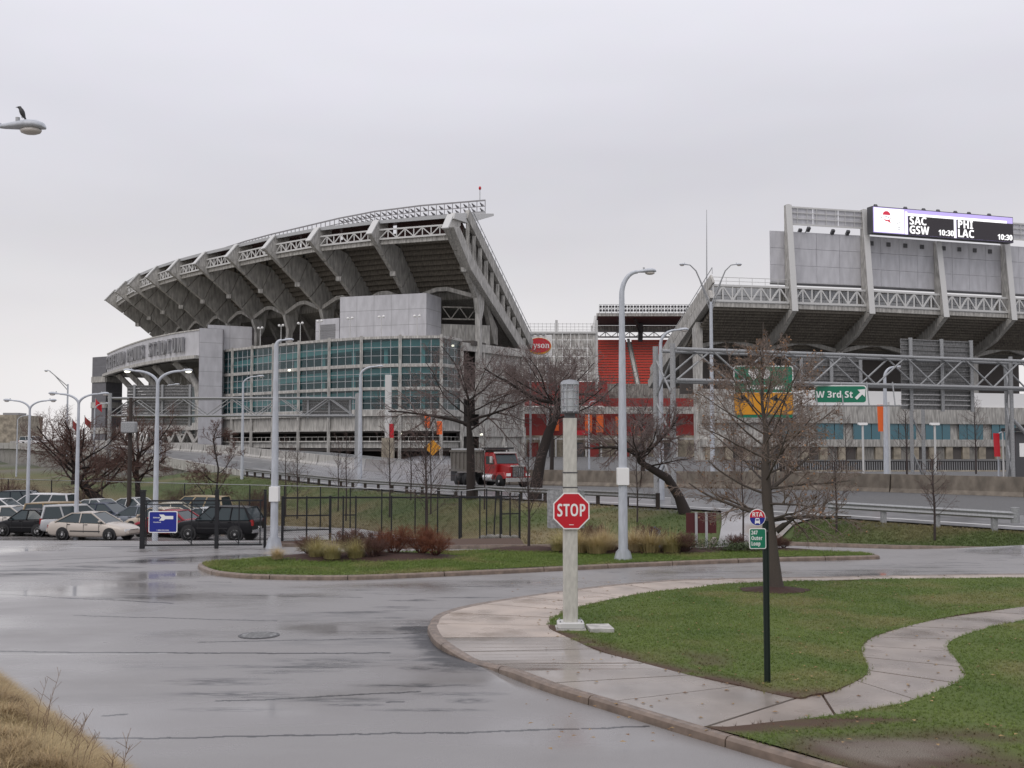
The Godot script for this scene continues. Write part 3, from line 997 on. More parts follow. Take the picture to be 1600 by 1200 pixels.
func LP(s: float, e: float, y: float) -> Vector3:
	# along the stand in bays, inward in metres, height
	var i := clampi(int(floorf(s)), 0, TIP.size() - 2)
	var k := s - i
	var p := Vector2(TIP[i][0], TIP[i][1]).lerp(Vector2(TIP[i + 1][0], TIP[i + 1][1]), k)
	var n: Vector2 = (INW[i] as Vector2).lerp(INW[i + 1], clampf(k, 0, 1)).normalized()
	return V(p.x + n.x * e, y, p.y + n.y * e)

func slab(m: MB, s0: float, s1: float, prof: PackedVector2Array):
	# a profile (inward, height) carried along one bay
	var n := prof.size()
	for j in n:
		var p := prof[j]
		var q := prof[(j + 1) % n]
		m.quad(LP(s0, p.x, p.y), LP(s1, p.x, p.y), LP(s1, q.x, q.y), LP(s0, q.x, q.y))
	for j in range(1, n - 1):
		m.tri(LP(s0, prof[0].x, prof[0].y), LP(s0, prof[j].x, prof[j].y), LP(s0, prof[j + 1].x, prof[j + 1].y))
		m.tri(LP(s1, prof[0].x, prof[0].y), LP(s1, prof[j + 1].x, prof[j + 1].y), LP(s1, prof[j].x, prof[j].y))

func fin(m: MB, i: float, poly: PackedVector2Array, w: float):
	# a flat shape in the plane of a beam: x inward, y up
	var o := LP(i, 0, 0)
	var d := (LP(i, 1, 0) - o).normalized()
	m.prism(poly, w, Transform3D(Basis(d, Vector3.UP, d.cross(Vector3.UP)), o), 0.06)

var stand: Node3D

func left_stand():
	tip_frame()
	stand = thing("stadium_stand", "grey stadium stand with raking concrete beams and a teal glass front at left", "stadium")
	var cut := [0.0, 0.3, 0.55, 0.78, 1.0]
	for i in TIP.size():
		var b := MB.new()
		var beam := Node3D.new()
		beam.name = "raking_beam"
		stand.add_child(beam, true)
		# the head, then four cast lengths down to the knuckle, then the column
		var low := [Vector2(0.0, 44.3), Vector2(9.0, 37.9), Vector2(15.0, 33.0)]
		var upp := [Vector2(3.4, 44.9), Vector2(11.4, 43.2), Vector2(19.2, 35.6)]
		b.used = false
		fin(b, i, PackedVector2Array([Vector2(0.0, 44.3), Vector2(2.6, 47.3), Vector2(6.4, 47.5), Vector2(6.4, 45.9), Vector2(4.2, 44.3), Vector2(1.0, 43.6)]), 0.95)
		obj("beam_head", b, M.concrete_pale, beam)
		for s in 4:
			var p := PackedVector2Array()
			for k in [cut[s] + 0.006, cut[s + 1] - 0.006]:
				p.append(bend(low, k))
			for k in [cut[s + 1] - 0.006, cut[s] + 0.006]:
				p.append(bend(upp, k))
			var g := MB.new()
			fin(g, i, p, 0.9)
			obj("beam_segment", g, M.concrete, beam)
		var c := MB.new()
		fin(c, i, PackedVector2Array([Vector2(1.2, 43.7), Vector2(4, 44.2), Vector2(11.2, 42.6), Vector2(18.4, 35.4), Vector2(15.4, 33.6), Vector2(9, 38.5)]), 0.6)
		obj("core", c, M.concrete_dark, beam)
		var k := MB.new()
		fin(k, i, PackedVector2Array([Vector2(14.9, 33.1), Vector2(19.1, 35.6), Vector2(18.2, 31.0), Vector2(17.2, 29.0), Vector2(17.2, 10.0), Vector2(15.9, 10.0), Vector2(15.9, 30.0)]), 1.0)
		obj("column", k, M.concrete_pale, beam)
		var f := MB.new()
		fin(f, i, PackedVector2Array([Vector2(-0.12, 44.3), Vector2(2.5, 47.4), Vector2(2.75, 47.3), Vector2(0.1, 44.1)]), 1.35)
		obj("edge_plate", f, M.steel_white, beam)
		var kn := MB.new()
		kn.box(LP(i, 9.0, 37.8), Vector3(1.1, 0.9, 1.1))
		obj("knuckle", kn, M.concrete_pale, beam)
	for i in TIP.size() - 1:
		var a := i + 0.035
		var z := i + 0.965
		# truss that ties the heads together
		var t := MB.new()
		var nn := 8
		for k in nn:
			var u0 := lerpf(a, z, k / float(nn))
			var u1 := lerpf(a, z, (k + 1.0) / nn)
			t.beam(LP(u0, 3.0, 45.5), LP(u1, 3.0, 45.5), 0.3, 0.3)
			t.beam(LP(u0, 3.0, 43.7), LP(u1, 3.0, 43.7), 0.3, 0.34)
			if k % 2: t.beam(LP(u0, 3.0, 45.4), LP(u1, 3.0, 43.8), 0.2, 0.2)
			else: t.beam(LP(u0, 3.0, 43.8), LP(u1, 3.0, 45.4), 0.2, 0.2)
			t.beam(LP(u0, 3.0, 43.7), LP(u0, 3.0, 45.5), 0.2, 0.2)
		obj("truss", t, M.steel_white, stand)
		var fa := MB.new()
		slab(fa, a, z, PackedVector2Array([Vector2(3.3, 43.5), Vector2(3.3, 42.7), Vector2(3.7, 42.7), Vector2(3.7, 43.5)]))
		obj("fascia", fa, M.concrete_pale, stand)
		# stepped underside of the seating deck
		var dk := MB.new()
		var n := 11
		for s in n:
			var e0 := 9.6 + s * 0.9
			var y0 := 45.9 - s * 0.92
			for r in 2:
				var u0 := lerpf(a, z, r * 0.5)
				var u1 := lerpf(a, z, r * 0.5 + 0.5)
				dk.quad(LP(u0, e0, y0), LP(u1, e0, y0), LP(u1, e0, y0 - 1.3), LP(u0, e0, y0 - 1.3))
				dk.quad(LP(u0, e0, y0 - 1.3), LP(u1, e0, y0 - 1.3), LP(u1, e0 + 0.3, y0 - 1.3), LP(u0, e0 + 0.3, y0 - 1.3))
				dk.quad(LP(u0, e0 + 0.3, y0 - 1.3), LP(u1, e0 + 0.3, y0 - 1.3), LP(u1, e0 + 0.3, y0 - 0.92), LP(u0, e0 + 0.3, y0 - 0.92))
				dk.quad(LP(u0, e0 + 0.3, y0 - 0.92), LP(u1, e0 + 0.3, y0 - 0.92), LP(u1, e0 + 0.9, y0 - 0.92), LP(u0, e0 + 0.9, y0 - 0.92))
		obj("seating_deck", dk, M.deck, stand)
		var sb := MB.new()
		slab(sb, i, i + 1.0, PackedVector2Array([Vector2(19.7, 35.6), Vector2(19.7, 33.6), Vector2(42, 22.8), Vector2(45, 26.4), Vector2(13, 46.2), Vector2(10.6, 46.2), Vector2(10.6, 44.9)]))
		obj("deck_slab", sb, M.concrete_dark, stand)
		var rg := MB.new()
		slab(rg, a, z, PackedVector2Array([Vector2(9.5, 45.0), Vector2(9.5, 48.3), Vector2(9.8, 48.3), Vector2(9.8, 45.0)]))
		obj("gap_shade_wall", rg, M.soffit, stand)  # dark sheet added so the gap under the canopy reads as shade
		# canopy over the top rows, its soffit a dull red
		var cn := MB.new()
		slab(cn, i, i + 1.0, PackedVector2Array([Vector2(3.2, 46.9), Vector2(3.2, 47.25), Vector2(20, 50.9), Vector2(20, 50.3)]))
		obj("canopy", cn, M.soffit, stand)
		var ce := MB.new()
		slab(ce, i, i + 1.0, PackedVector2Array([Vector2(2.9, 46.75), Vector2(2.9, 47.4), Vector2(3.19, 47.4), Vector2(3.19, 46.75)]))
		obj("canopy_edge", ce, M.steel_grey, stand)
		ce = MB.new()
		slab(ce, i, i + 1.0, PackedVector2Array([Vector2(19.7, 50.92), Vector2(19.7, 51.3), Vector2(20.3, 51.3), Vector2(20.3, 50.2), Vector2(20.02, 50.2)]))
		obj("canopy_edge", ce, M.steel_grey, stand)
		# peaked tie between the feet of two beams
		var tie := MB.new()
		tie.beam(LP(a, 15.6, 33.5), LP(i + 0.42, 15.6, 35.2), 1.0, 0.8)
		tie.beam(LP(i + 0.42, 15.6, 35.2), LP(i + 0.58, 15.6, 35.2), 1.0, 0.8)
		tie.beam(LP(i + 0.58, 15.6, 35.2), LP(z, 15.6, 33.5), 1.0, 0.8)
		obj("tie_beam", tie, M.concrete, stand)
		var wl := MB.new()
		slab(wl, i, i + 1.0, PackedVector2Array([Vector2(26, 0.5), Vector2(26, 34), Vector2(26.6, 34), Vector2(26.6, 0.5)]))
		slab(wl, i, i + 1.0, PackedVector2Array([Vector2(14.0, 23.6), Vector2(14.0, 24.5), Vector2(26, 24.5), Vector2(26, 23.6)]))
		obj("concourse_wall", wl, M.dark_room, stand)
		var ib := MB.new()
		fin(ib, i + 0.0, PackedVector2Array([Vector2(19, 33.4), Vector2(26, 28), Vector2(26, 24.6), Vector2(24, 24.6)]), 0.9)
		obj("inner_beam", ib, M.concrete_dark, stand)
		# floodlight rack along the canopy's front
		var rk := MB.new()
		var lamps := MB.new()
		for k in 8:
			var u0 := i + k / 8.0
			var u1 := i + (k + 1) / 8.0
			for y in [51.4, 52.5, 53.7]: rk.beam(LP(u0, 20, y), LP(u1, 20, y), 0.14, 0.14 if y < 53 else 0.3)
			rk.beam(LP(u0, 20, 51.2), LP(u0, 20, 53.8), 0.16, 0.16)
			for y in ([51.8, 52.9] if i < 3 else []):
				lamps.tube(PackedVector3Array([LP(u0 + 0.06, 19.4, y + 0.25), LP(u0 + 0.06, 20.2, y), LP(u0 + 0.06, 20.7, y - 0.1)]), PackedFloat32Array([0.1, 0.2, 0.3]), 7)
		obj("light_rack", rk, M.cladding_dark, stand)
		if i < 3: stuff(obj("floodlights", lamps, M.cladding_dark, stand))
	# the stand's open right end
	var cb := MB.new()
	fin(cb, -0.03, PackedVector2Array([Vector2(2.0, 46.4), Vector2(2.6, 47.6), Vector2(22.5, 51.4), Vector2(22.5, 50.9), Vector2(9, 46.8)]), 0.9)
	obj("canopy_beam", cb, M.steel_white, stand)
	var r1 := MB.new()
	fin(r1, -0.06, PackedVector2Array([Vector2(0.4, 44.4), Vector2(9.0, 37.6), Vector2(41.8, 22.2), Vector2(43, 24.3), Vector2(10.4, 39.9), Vector2(3.4, 44.9)]), 1.3)
	obj("end_beam", r1, M.concrete_pale, stand)
	var r2 := MB.new()
	fin(r2, -0.05, PackedVector2Array([Vector2(8.0, 47.6), Vector2(45, 25.2), Vector2(46, 27.2), Vector2(9, 49.4)]), 0.8)
	obj("end_beam", r2, M.concrete, stand)
	for k in 11:
		var e := 9.0 + k * 3.2
		var p := MB.new()
		p.beam(LP(-0.05, e, 39.6 - (e - 10.4) * 0.478), LP(-0.05, e, 47.4 - (e - 8.0) * 0.605), 0.7, 0.8)
		obj("end_post", p, M.concrete, stand)
	var en := MB.new()
	fin(en, 0.05, PackedVector2Array([Vector2(9, 38), Vector2(42, 23), Vector2(44, 25.5), Vector2(10, 47)]), 0.3)
	obj("end_panel", en, M.concrete_dark, stand)
	var rail := MB.new()
	for k in 19:
		var e := 9.5 + k * 1.98
		var y := 49.0 - (e - 9.0) * 0.6
		rail.beam(LP(-0.06, e, y), LP(-0.06, e, y + 2.0), 0.1, 0.1)
		if k < 18:
			for hgt in [1.0, 2.0]: rail.beam(LP(-0.06, e, y + hgt), LP(-0.06, e + 1.98, y + hgt - 1.19), 0.1, 0.1)
	obj("end_railing", rail, M.steel_grey, stand)
	var mast := MB.new()
	mast.rod(LP(0.08, 20, 53.7), LP(0.08, 20, 56.6), 0.09)
	obj("beacon_mast", mast, M.steel_grey, stand)
	var bc := MB.new()
	bc.ball(LP(0.08, 20, 56.3), Vector3(0.28, 0.4, 0.28))
	obj("beacon", bc, M.sign_red, stand)
	# clad plant rooms on the terrace
	clad(PackedVector2Array([Vector2(-34.4, 218.4), Vector2(-16.6, 212.4), Vector2(-14.2, 219.2), Vector2(-31.5, 226)]), 24.4, 33.5, "plant_room", M.cladding)
	clad(PackedVector2Array([Vector2(-39.8, 221.5), Vector2(-34.5, 218.4), Vector2(-31, 226), Vector2(-38, 229)]), 24.4, 29.3, "plant_room", M.cladding)
	var lv := MB.new()
	for k in 9:
		var a := Vector2(-38.9, 220.97)
		var b := Vector2(-35.4, 218.92)
		lv.beam(V(a.x, 25.4 + k * 0.33, a.y - 0.08), V(b.x, 25.4 + k * 0.33, b.y - 0.08), 0.12, 0.2)
	obj("louvre", lv, M.cladding_dark, stand)
	# right end below the deck: beam, walls, pale curved lower tier
	clad(PackedVector2Array([Vector2(-14.2, 219.2), Vector2(-4.5, 222), Vector2(-4.5, 234), Vector2(-14, 234)]), 23.6, 28.2, "end_wall", M.concrete)
	var tr := MB.new()
	for k in 4:
		tr.beam(V(-14 + k * 1.7, 29.2, 219.4 + k * 0.3), V(-14 + (k + 1) * 1.7, 29.2, 219.7 + k * 0.3), 0.3, 0.3)
		tr.beam(V(-14 + k * 1.7, 31.6, 219.4 + k * 0.3), V(-14 + (k + 1) * 1.7, 31.6, 219.7 + k * 0.3), 0.3, 0.3)
		tr.beam(V(-14 + k * 1.7, 29.2 if k % 2 else 31.6, 219.4 + k * 0.3), V(-14 + (k + 1) * 1.7, 31.6 if k % 2 else 29.2, 219.7 + k * 0.3), 0.2, 0.2)
	obj("end_truss", tr, M.concrete_dark, stand)

func bend(a: Array, k: float) -> Vector2:
	return a[0].lerp(a[1], k / 0.55) if k < 0.55 else a[1].lerp(a[2], (k - 0.55) / 0.45)

func clad(poly: PackedVector2Array, y0: float, y1: float, called: String, mat: Material, parent: Node = stand, seams := true):
	# a box room of upright sheet panels with thin seams; poly is (x, distance)
	var room := Node3D.new()
	room.name = called
	parent.add_child(room, true)
	var core := MB.new()
	var n := poly.size()
	var ctr := Vector2.ZERO
	for p in poly: ctr += p / n
	for i in n:
		var a := poly[i].lerp(ctr, 0.004)
		var b := poly[(i + 1) % n].lerp(ctr, 0.004)
		core.quad(V(a.x, y1 - 0.03, a.y), V(b.x, y1 - 0.03, b.y), V(b.x, y0, b.y), V(a.x, y0, a.y))
	for i in range(1, n - 1): core.tri(V(poly[0].x, y1, poly[0].y), V(poly[i].x, y1, poly[i].y), V(poly[i + 1].x, y1, poly[i + 1].y))
	obj("core", core, M.cladding_dark, room)
	for i in n:
		var a := poly[i]
		var b := poly[(i + 1) % n]
		var k := maxi(1, int(a.distance_to(b) / 3.4))
		var levels := maxi(1, int(roundf((y1 - y0) / 3.2)))
		for s in k:
			for l in levels:
				var p := a.lerp(b, (s + 0.008) / k)
				var q := a.lerp(b, (s + 0.992) / k)
				var yb := lerpf(y0, y1, (l + 0.012) / levels)
				var yt := lerpf(y0, y1, (l + 0.988) / levels)
				var g := MB.new()
				var o := (q - p).normalized()
				var out := Vector3(o.y, 0, o.x) * 0.0
				g.quad(V(p.x, yt, p.y) + out, V(q.x, yt, q.y) + out, V(q.x, yb, q.y) + out, V(p.x, yb, p.y) + out)
				obj("panel", g, mat, room)

# the curved glass front: posts (x, distance), right to left
var GF := [[-13.4, 207.8], [-21.3, 208.6], [-29.0, 210.9], [-35.9, 215.2], [-42.9, 220.6], [-49.3, 226.3], [-54.9, 231.4], [-60.4, 236.7], [-65.7, 242.2]]

func glass_front():
	var pts := []
	for g in GF: pts.append(Vector2(g[0], g[1]))
	var tiers := [[19.4, 24.2, 3], [14.95, 18.8, 3], [10.7, 14.4, 3]]
	var bays := []
	for i in 8: bays.append([pts[i], pts[i + 1], 4])
	bays.append([Vector2(-9.9, 214.6), pts[0], 3])
	var extra := MB.new()
	for bi in bays.size():
		var a: Vector2 = bays[bi][0]
		var b: Vector2 = bays[bi][1]
		var nx: int = bays[bi][2]
		var dir := (b - a).normalized()
		var inn := Vector2(-dir.y, dir.x)
		if inn.y < 0: inn = -inn
		var L := a.distance_to(b)
		var at := func(k: float, y: float, back: float) -> Vector3:
			var p := a.lerp(b, k) + inn * back
			return V(p.x, y, p.y)
		# spandrels, ledges, the pale band and the grey band, then the open car deck
		for q in [[24.2, 24.7, -0.2], [18.8, 19.4, -0.15], [14.4, 14.95, -0.15]]:
			var sp := MB.new()
			sp.beam(at.call(0, (q[0] + q[1]) / 2, q[2] + 0.4), at.call(1, (q[0] + q[1]) / 2, q[2] + 0.4), 0.8, q[1] - q[0])
			obj("spandrel", sp, M.concrete_pale, stand)
		var band := MB.new()
		band.beam(at.call(0, 10.05, 0.1), at.call(1, 10.05, 0.1), 0.9, 1.2)
		obj("pale_band", band, M.concrete_pale, stand)
		var band2 := MB.new()
		band2.beam(at.call(0, 8.1, 0.6), at.call(1, 8.1, 0.6), 0.8, 2.6)
		obj("grey_band", band2, M.concrete, stand)
		var led := MB.new()
		led.beam(at.call(0, 6.7, 0.35), at.call(1, 6.7, 0.35), 0.9, 0.22)
		led.beam(at.call(0, 4.6, 0.35), at.call(1, 4.6, 0.35), 0.9, 0.25)
		led.beam(at.call(0, 3.9, 0.6), at.call(1, 3.9, 0.6), 0.5, 1.1)
		for k in 5: led.beam(at.call(k / 5.0, 4.6, 0.5), at.call(k / 5.0, 5.5, 0.5), 0.08, 0.08)
		led.beam(at.call(0, 5.5, 0.5), at.call(1, 5.5, 0.5), 0.08, 0.08)
		obj("ledge", led, M.concrete_pale, stand)
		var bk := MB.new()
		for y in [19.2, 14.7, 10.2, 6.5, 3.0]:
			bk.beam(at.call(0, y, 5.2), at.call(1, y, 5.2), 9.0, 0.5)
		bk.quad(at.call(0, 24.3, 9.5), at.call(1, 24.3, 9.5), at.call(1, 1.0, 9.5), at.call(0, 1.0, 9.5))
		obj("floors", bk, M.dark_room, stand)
		var roof := MB.new()
		roof.beam(at.call(0, 24.25, 6), at.call(1, 24.25, 6), 11.4, 0.3)
		obj("terrace", roof, M.concrete, stand)
		# inner ramps seen through the glass
		if bi < 8:
			var rp := MB.new()
			for q in [[23.2, 20.6], [17.9, 16.0], [13.6, 11.7]]:
				var y0: float = lerpf(q[0], q[1], bi / 8.0)
				var y1: float = lerpf(q[0], q[1], (bi + 1) / 8.0)
				rp.beam(at.call(0, y0, 3.2), at.call(1, y1, 3.2), 3.4, 0.35)
				rp.beam(at.call(0, y0 + 0.6, 1.6), at.call(1, y1 + 0.6, 1.6), 0.15, 1.1)
			rp.beam(at.call(0.5, 10.5, 2.6), at.call(0.5, 24.0, 2.6), 0.7, 0.7)
			obj("ramp", rp, M.ramp, stand)
		# panes and glazing bars
		for t in tiers:
			var bars := MB.new()
			for ix in nx + 1:
				bars.beam(at.call(ix / float(nx), t[0], 0.1), at.call(ix / float(nx), t[1], 0.1), 0.11, 0.16)
			for iy in t[2] + 1:
				var y: float = lerpf(t[0], t[1], iy / float(t[2]))
				bars.beam(at.call(0, y, 0.1), at.call(1, y, 0.1), 0.12, 0.09)
			obj("glazing_bars", bars, M.steel_grey, stand)
			for ix in nx:
				for iy in t[2]:
					var g := extra if bi == 8 else MB.new()
					var k0 := (ix + 0.03) / nx
					var k1 := (ix + 0.97) / nx
					var y0: float = lerpf(t[0], t[1], (iy + 0.03) / t[2])
					var y1: float = lerpf(t[0], t[1], (iy + 0.97) / t[2])
					var lean := rng.randf_range(-0.04, 0.04)
					g.quad(at.call(k0, y1, 0.1 + lean), at.call(k1, y1, 0.1), at.call(k1, y0, 0.1), at.call(k0, y0, 0.1 + lean))
					if bi < 8: obj("pane", g, M.teal_glass, stand)
	stuff(obj("panes", extra, M.teal_glass, stand))
	for p in pts:
		var c := MB.new()
		c.box(V(p.x, 12.8, p.y - 0.2), Vector3(0.45, 24.2, 0.5), Basis(Vector3.UP, 0.5))
		obj("pillar", c, M.concrete_pale, stand)
	# ceiling lamps that show through
	for q in [[-21, 17.9, 211.5], [-21, 13.6, 211.5], [-21.5, 6.1, 211.5], [-11.5, 23.2, 212.8], [-45, 19.0, 221.4], [-6, 6.0, 216]]:
		var l := MB.new()
		l.ball(V(q[0], q[1], q[2]), Vector3(0.3, 0.22, 0.3))
		obj("ceiling_lamp", l, M.lamp_on, stand)
	# twin globe lamps on the terrace edge
	var lampp: Node3D
	var i := 0
	for q in [[-18.2, 209.6, 28.4], [-25.2, 210.9, 28.5], [-31.6, 213.4, 28.6], [-38.4, 218.4, 29.0], [-43.0, 222.2, 29.0], [-47.8, 226.4, 29.2], [-53.2, 231.2, 29.3]]:
		var lab: String = ["white twin globe lamp on the terrace nearest the stand's right end", "white twin globe lamp in front of the middle of the large grey plant room", "white twin globe lamp before the left edge of the large grey plant room", "white twin globe lamp before the louvred low plant room", "white twin globe lamp just left of the low plant room", "white twin globe lamp under the beams above the terrace planting", "leftmost white twin globe lamp on the glass front's terrace"][i]
		i += 1
		if lampp == null:
			lampp = thing("terrace_lamp", lab, "lamp", V(q[0], 24.4, q[1]), -0.4, "twin globe lamps along the glass front's terrace")
			var h: float = 4.2
			var p := MB.new()
			p.rod(Vector3.ZERO, Vector3(0, h, 0), 0.1, 6, 0.07)
			p.rod(Vector3(-0.5, h - 0.1, 0), Vector3(0.5, h - 0.1, 0), 0.06)
			obj("pole", p, M.steel_white, lampp)
			for s in [-1, 1]:
				var g := MB.new()
				g.ball(Vector3(0.55 * s, h + 0.05, 0), Vector3(0.3, 0.27, 0.3))
				obj("globe", g, M.globe, lampp)
		else:
			dup(lampp, V(q[0], 24.4, q[1]), -0.6, lab)
	# lower right flank: pale concrete tiers with dark openings
	for q in [[24.0, 22.4, -9.9, 214.3, 2.6, 231.0], [14.6, 12.9, -9.9, 214.4, 2.6, 231.2], [7.6, 5.6, -9.9, 214.5, 2.6, 231.4]]:
		var m := MB.new()
		m.beam(V(q[2], (q[0] + q[1]) / 2, q[3]), V(q[4], (q[0] + q[1]) / 2, q[5]), 0.8, q[0] - q[1])
		obj("flank_wall", m, M.concrete_pale, stand)
	var bkw := MB.new()
	bkw.quad(V(-18, 23, 226), V(0.5, 23, 241), V(0.5, 0.5, 241), V(-18, 0.5, 226))
	obj("flank_back", bkw, M.dark_room, stand)
	var dk := MB.new()
	dk.quad(V(-11, 24, 217.5), V(-6.5, 24, 223), V(-6.5, 0.5, 223), V(-11, 0.5, 217.5))
	var pw := MB.new()
	pw.quad(V(-6.6, 22.5, 218.9), V(2.5, 22.5, 231.5), V(2.5, 0.5, 231.5), V(-6.6, 0.5, 218.9))
	obj("flank_wall", pw, M.concrete_pale, stand)
	obj("flank_recess", dk, M.dark_room, stand)
	for k in 4:
		var p := MB.new()
		var f := k / 3.0
		p.beam(V(lerpf(-9.8, 2.3, f), 0.5, lerpf(214.6, 230.8, f)), V(lerpf(-9.8, 2.3, f), 22.4, lerpf(214.6, 230.8, f)), 0.7, 0.7)
		obj("flank_pillar", p, M.concrete_pale, stand)

var NW := [[-67.0, 234.6], [-75.3, 242.8], [-86.7, 257.8], [-100.0, 279.6], [-110.2, 298.0]]

func arc(a: PackedVector2Array, s: float) -> Array:
	# point and direction at a length along a line
	for i in a.size() - 1:
		var l := a[i].distance_to(a[i + 1])
		if s <= l or i == a.size() - 2: return [a[i].lerp(a[i + 1], s / l), (a[i + 1] - a[i]).normalized()]
		s -= l
	return []

func name_wall():
	# tall pier, then the curved wall that carries the stadium's name
	clad(PackedVector2Array([Vector2(-67.0, 234.4), Vector2(-62.6, 236.8), Vector2(-63.5, 243), Vector2(-68.5, 243)]), 1.0, 29.0, "pier", M.cladding)
	clad(PackedVector2Array([Vector2(-66.0, 237), Vector2(-57.4, 241.5), Vector2(-58, 246), Vector2(-66, 246)]), 24.5, 30.0, "plant_room", M.cladding)
	var line := smooth_line(NW, 6)
	var total := 0.0
	for i in line.size() - 1: total += line[i].distance_to(line[i + 1])
	var n := 12
	for i in n:
		var a: Array = arc(line, total * (i + 0.003) / n)
		var b: Array = arc(line, total * (i + 0.997) / n)
		var w := MB.new()
		var p: Vector2 = a[0]
		var q: Vector2 = b[0]
		w.beam(V(p.x + 0.4, 25.8, p.y + 0.4), V(q.x + 0.4, 25.8, q.y + 0.4), 0.9, 5.4)
		obj("name_panel", w, M.cladding, stand)
		var c := MB.new()
		c.beam(V(p.x, 22.75, p.y), V(q.x, 22.75, q.y), 2.4, 0.7)
		c.beam(V(p.x + 0.4, 28.65, p.y + 0.4), V(q.x + 0.4, 28.65, q.y + 0.4), 1.2, 0.3)
		obj("cornice", c, M.concrete_pale, stand)
		# soffit and the recess behind
		var s := MB.new()
		var pn: Vector2 = Vector2(a[1].y, -a[1].x)
		var qn: Vector2 = Vector2(b[1].y, -b[1].x)
		var pi := p + pn * 11
		var qi := q + qn * 11
		s.quad(V(p.x, 22.4, p.y), V(q.x, 22.4, q.y), V(qi.x, 22.4, qi.y), V(pi.x, 22.4, pi.y))
		s.quad(V(pi.x, 28, pi.y), V(qi.x, 28, qi.y), V(qi.x, 0, qi.y), V(pi.x, 0, pi.y))
		s.quad(V(p.x, 28.7, p.y), V(q.x, 28.7, q.y), V(qi.x, 28.7, qi.y), V(pi.x, 28.7, pi.y))
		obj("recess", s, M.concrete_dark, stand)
		if i % 2 == 0 and i > 1 and i < 11:
			var st := MB.new()
			st.beam(V(p.x + pn.x, 22.3, p.y + pn.y), V(pi.x + a[1].x * -6, 10.5, pi.y + a[1].y * -6), 1.0, 1.2)
			obj("strut", st, M.concrete, stand)
		# lower storey: louvred band, pale parapet, zigzag braces
		var lb := MB.new()
		for k in 9:
			lb.beam(V(p.x + pn.x * 4, 9.6 + k * 0.62, p.y + pn.y * 4), V(q.x + qn.x * 4, 9.6 + k * 0.62, q.y + qn.y * 4), 0.3, 0.45)
		obj("louvre", lb, M.cladding_dark, stand)
		var pr := MB.new()
		pr.beam(V(p.x + pn.x * 3, 8.0, p.y + pn.y * 3), V(q.x + qn.x * 3, 8.0, q.y + qn.y * 3), 0.6, 1.6)
		var mid := p.lerp(q, 0.5)
		pr.beam(V(p.x + pn.x * 3, 4.4, p.y + pn.y * 3), V(mid.x + pn.x * 3, 7.2, mid.y + pn.y * 3), 0.5, 0.6)
		pr.beam(V(mid.x + pn.x * 3, 7.2, mid.y + pn.y * 3), V(q.x + qn.x * 3, 4.4, q.y + qn.y * 3), 0.5, 0.6)
		pr.beam(V(p.x + pn.x * 3, 4.2, p.y + pn.y * 3), V(q.x + qn.x * 3, 4.2, q.y + qn.y * 3), 0.5, 0.5)
		obj("brace", pr, M.concrete_pale, stand)
	# bent column and two glass strips beside the pier
	var bc := MB.new()
	bc.tube(PackedVector3Array([V(-76, 22.3, 249), V(-72, 20.5, 245), V(-69.6, 17, 242.4), V(-68.6, 12, 241.2), V(-68.4, 5, 241)]), PackedFloat32Array([0.7, 0.8, 0.8, 0.75, 0.7]), 8)
	obj("bent_column", bc, M.concrete_pale, stand)
	for k in 2:
		var x := -74.2 + k * 2.6
		var d := 246.6 - k * 2.4
		var g := MB.new()
		g.quad(V(x, 17.0, d), V(x + 1.7, 17.0, d - 1.4), V(x + 1.7, 6.2, d - 1.4), V(x, 6.2, d))
		obj("glass_strip", g, M.teal_glass, stand)
		var f := MB.new()
		for e in 2: f.beam(V(x + 1.7 * e, 6, d - 1.4 * e), V(x + 1.7 * e, 17.4, d - 1.4 * e), 0.3, 0.3)
		for e in 3: f.beam(V(x, 6.2 + e * 5.4, d), V(x + 1.7, 6.2 + e * 5.4, d - 1.4), 0.25, 0.25)
		obj("strip_frame", f, M.concrete_pale, stand)
	# letters stand proud of the wall
	var word := "CLEVELAND BROWNS STADIUM"
	var s := total - 3.4
	var step := (total - 10.5) / (word.length() - 1)
	for i in word.length():
		if word[i] != " ":
			var a: Array = arc(line, s)
			var t: Vector2 = a[1]
			var p: Vector2 = a[0] + Vector2(-t.y, t.x) * 0.35
			var b := Basis(Vector3(-t.x, 0, t.y), Vector3.UP, Vector3(-t.y, 0, -t.x))
			text("letter", word[i], 3.2, M.cladding_dark, stand, Transform3D(b, V(p.x, 25.75, p.y)), 0.5, 0.68, 600)
		s -= step
	# dark stair tower at the far left end
	var tw := PackedVector2Array([Vector2(-115.5, 301.5), Vector2(-110.4, 298.2), Vector2(-108, 304), Vector2(-113, 307)])
	for k in 4:
		clad(tw, 22.6 - k * 7.0, 28.0 - k * 7.0, "stair_tower", M.tower)
		var m := MB.new()
		for i in 4:
			var p := tw[i]
			var q := tw[(i + 1) % 4]
			m.beam(V(p.x, 21.8 - k * 7.0, p.y), V(q.x, 21.8 - k * 7.0, q.y), 0.5, 1.6)
		obj("tower_band", m, M.concrete, stand)
	var fl := 0
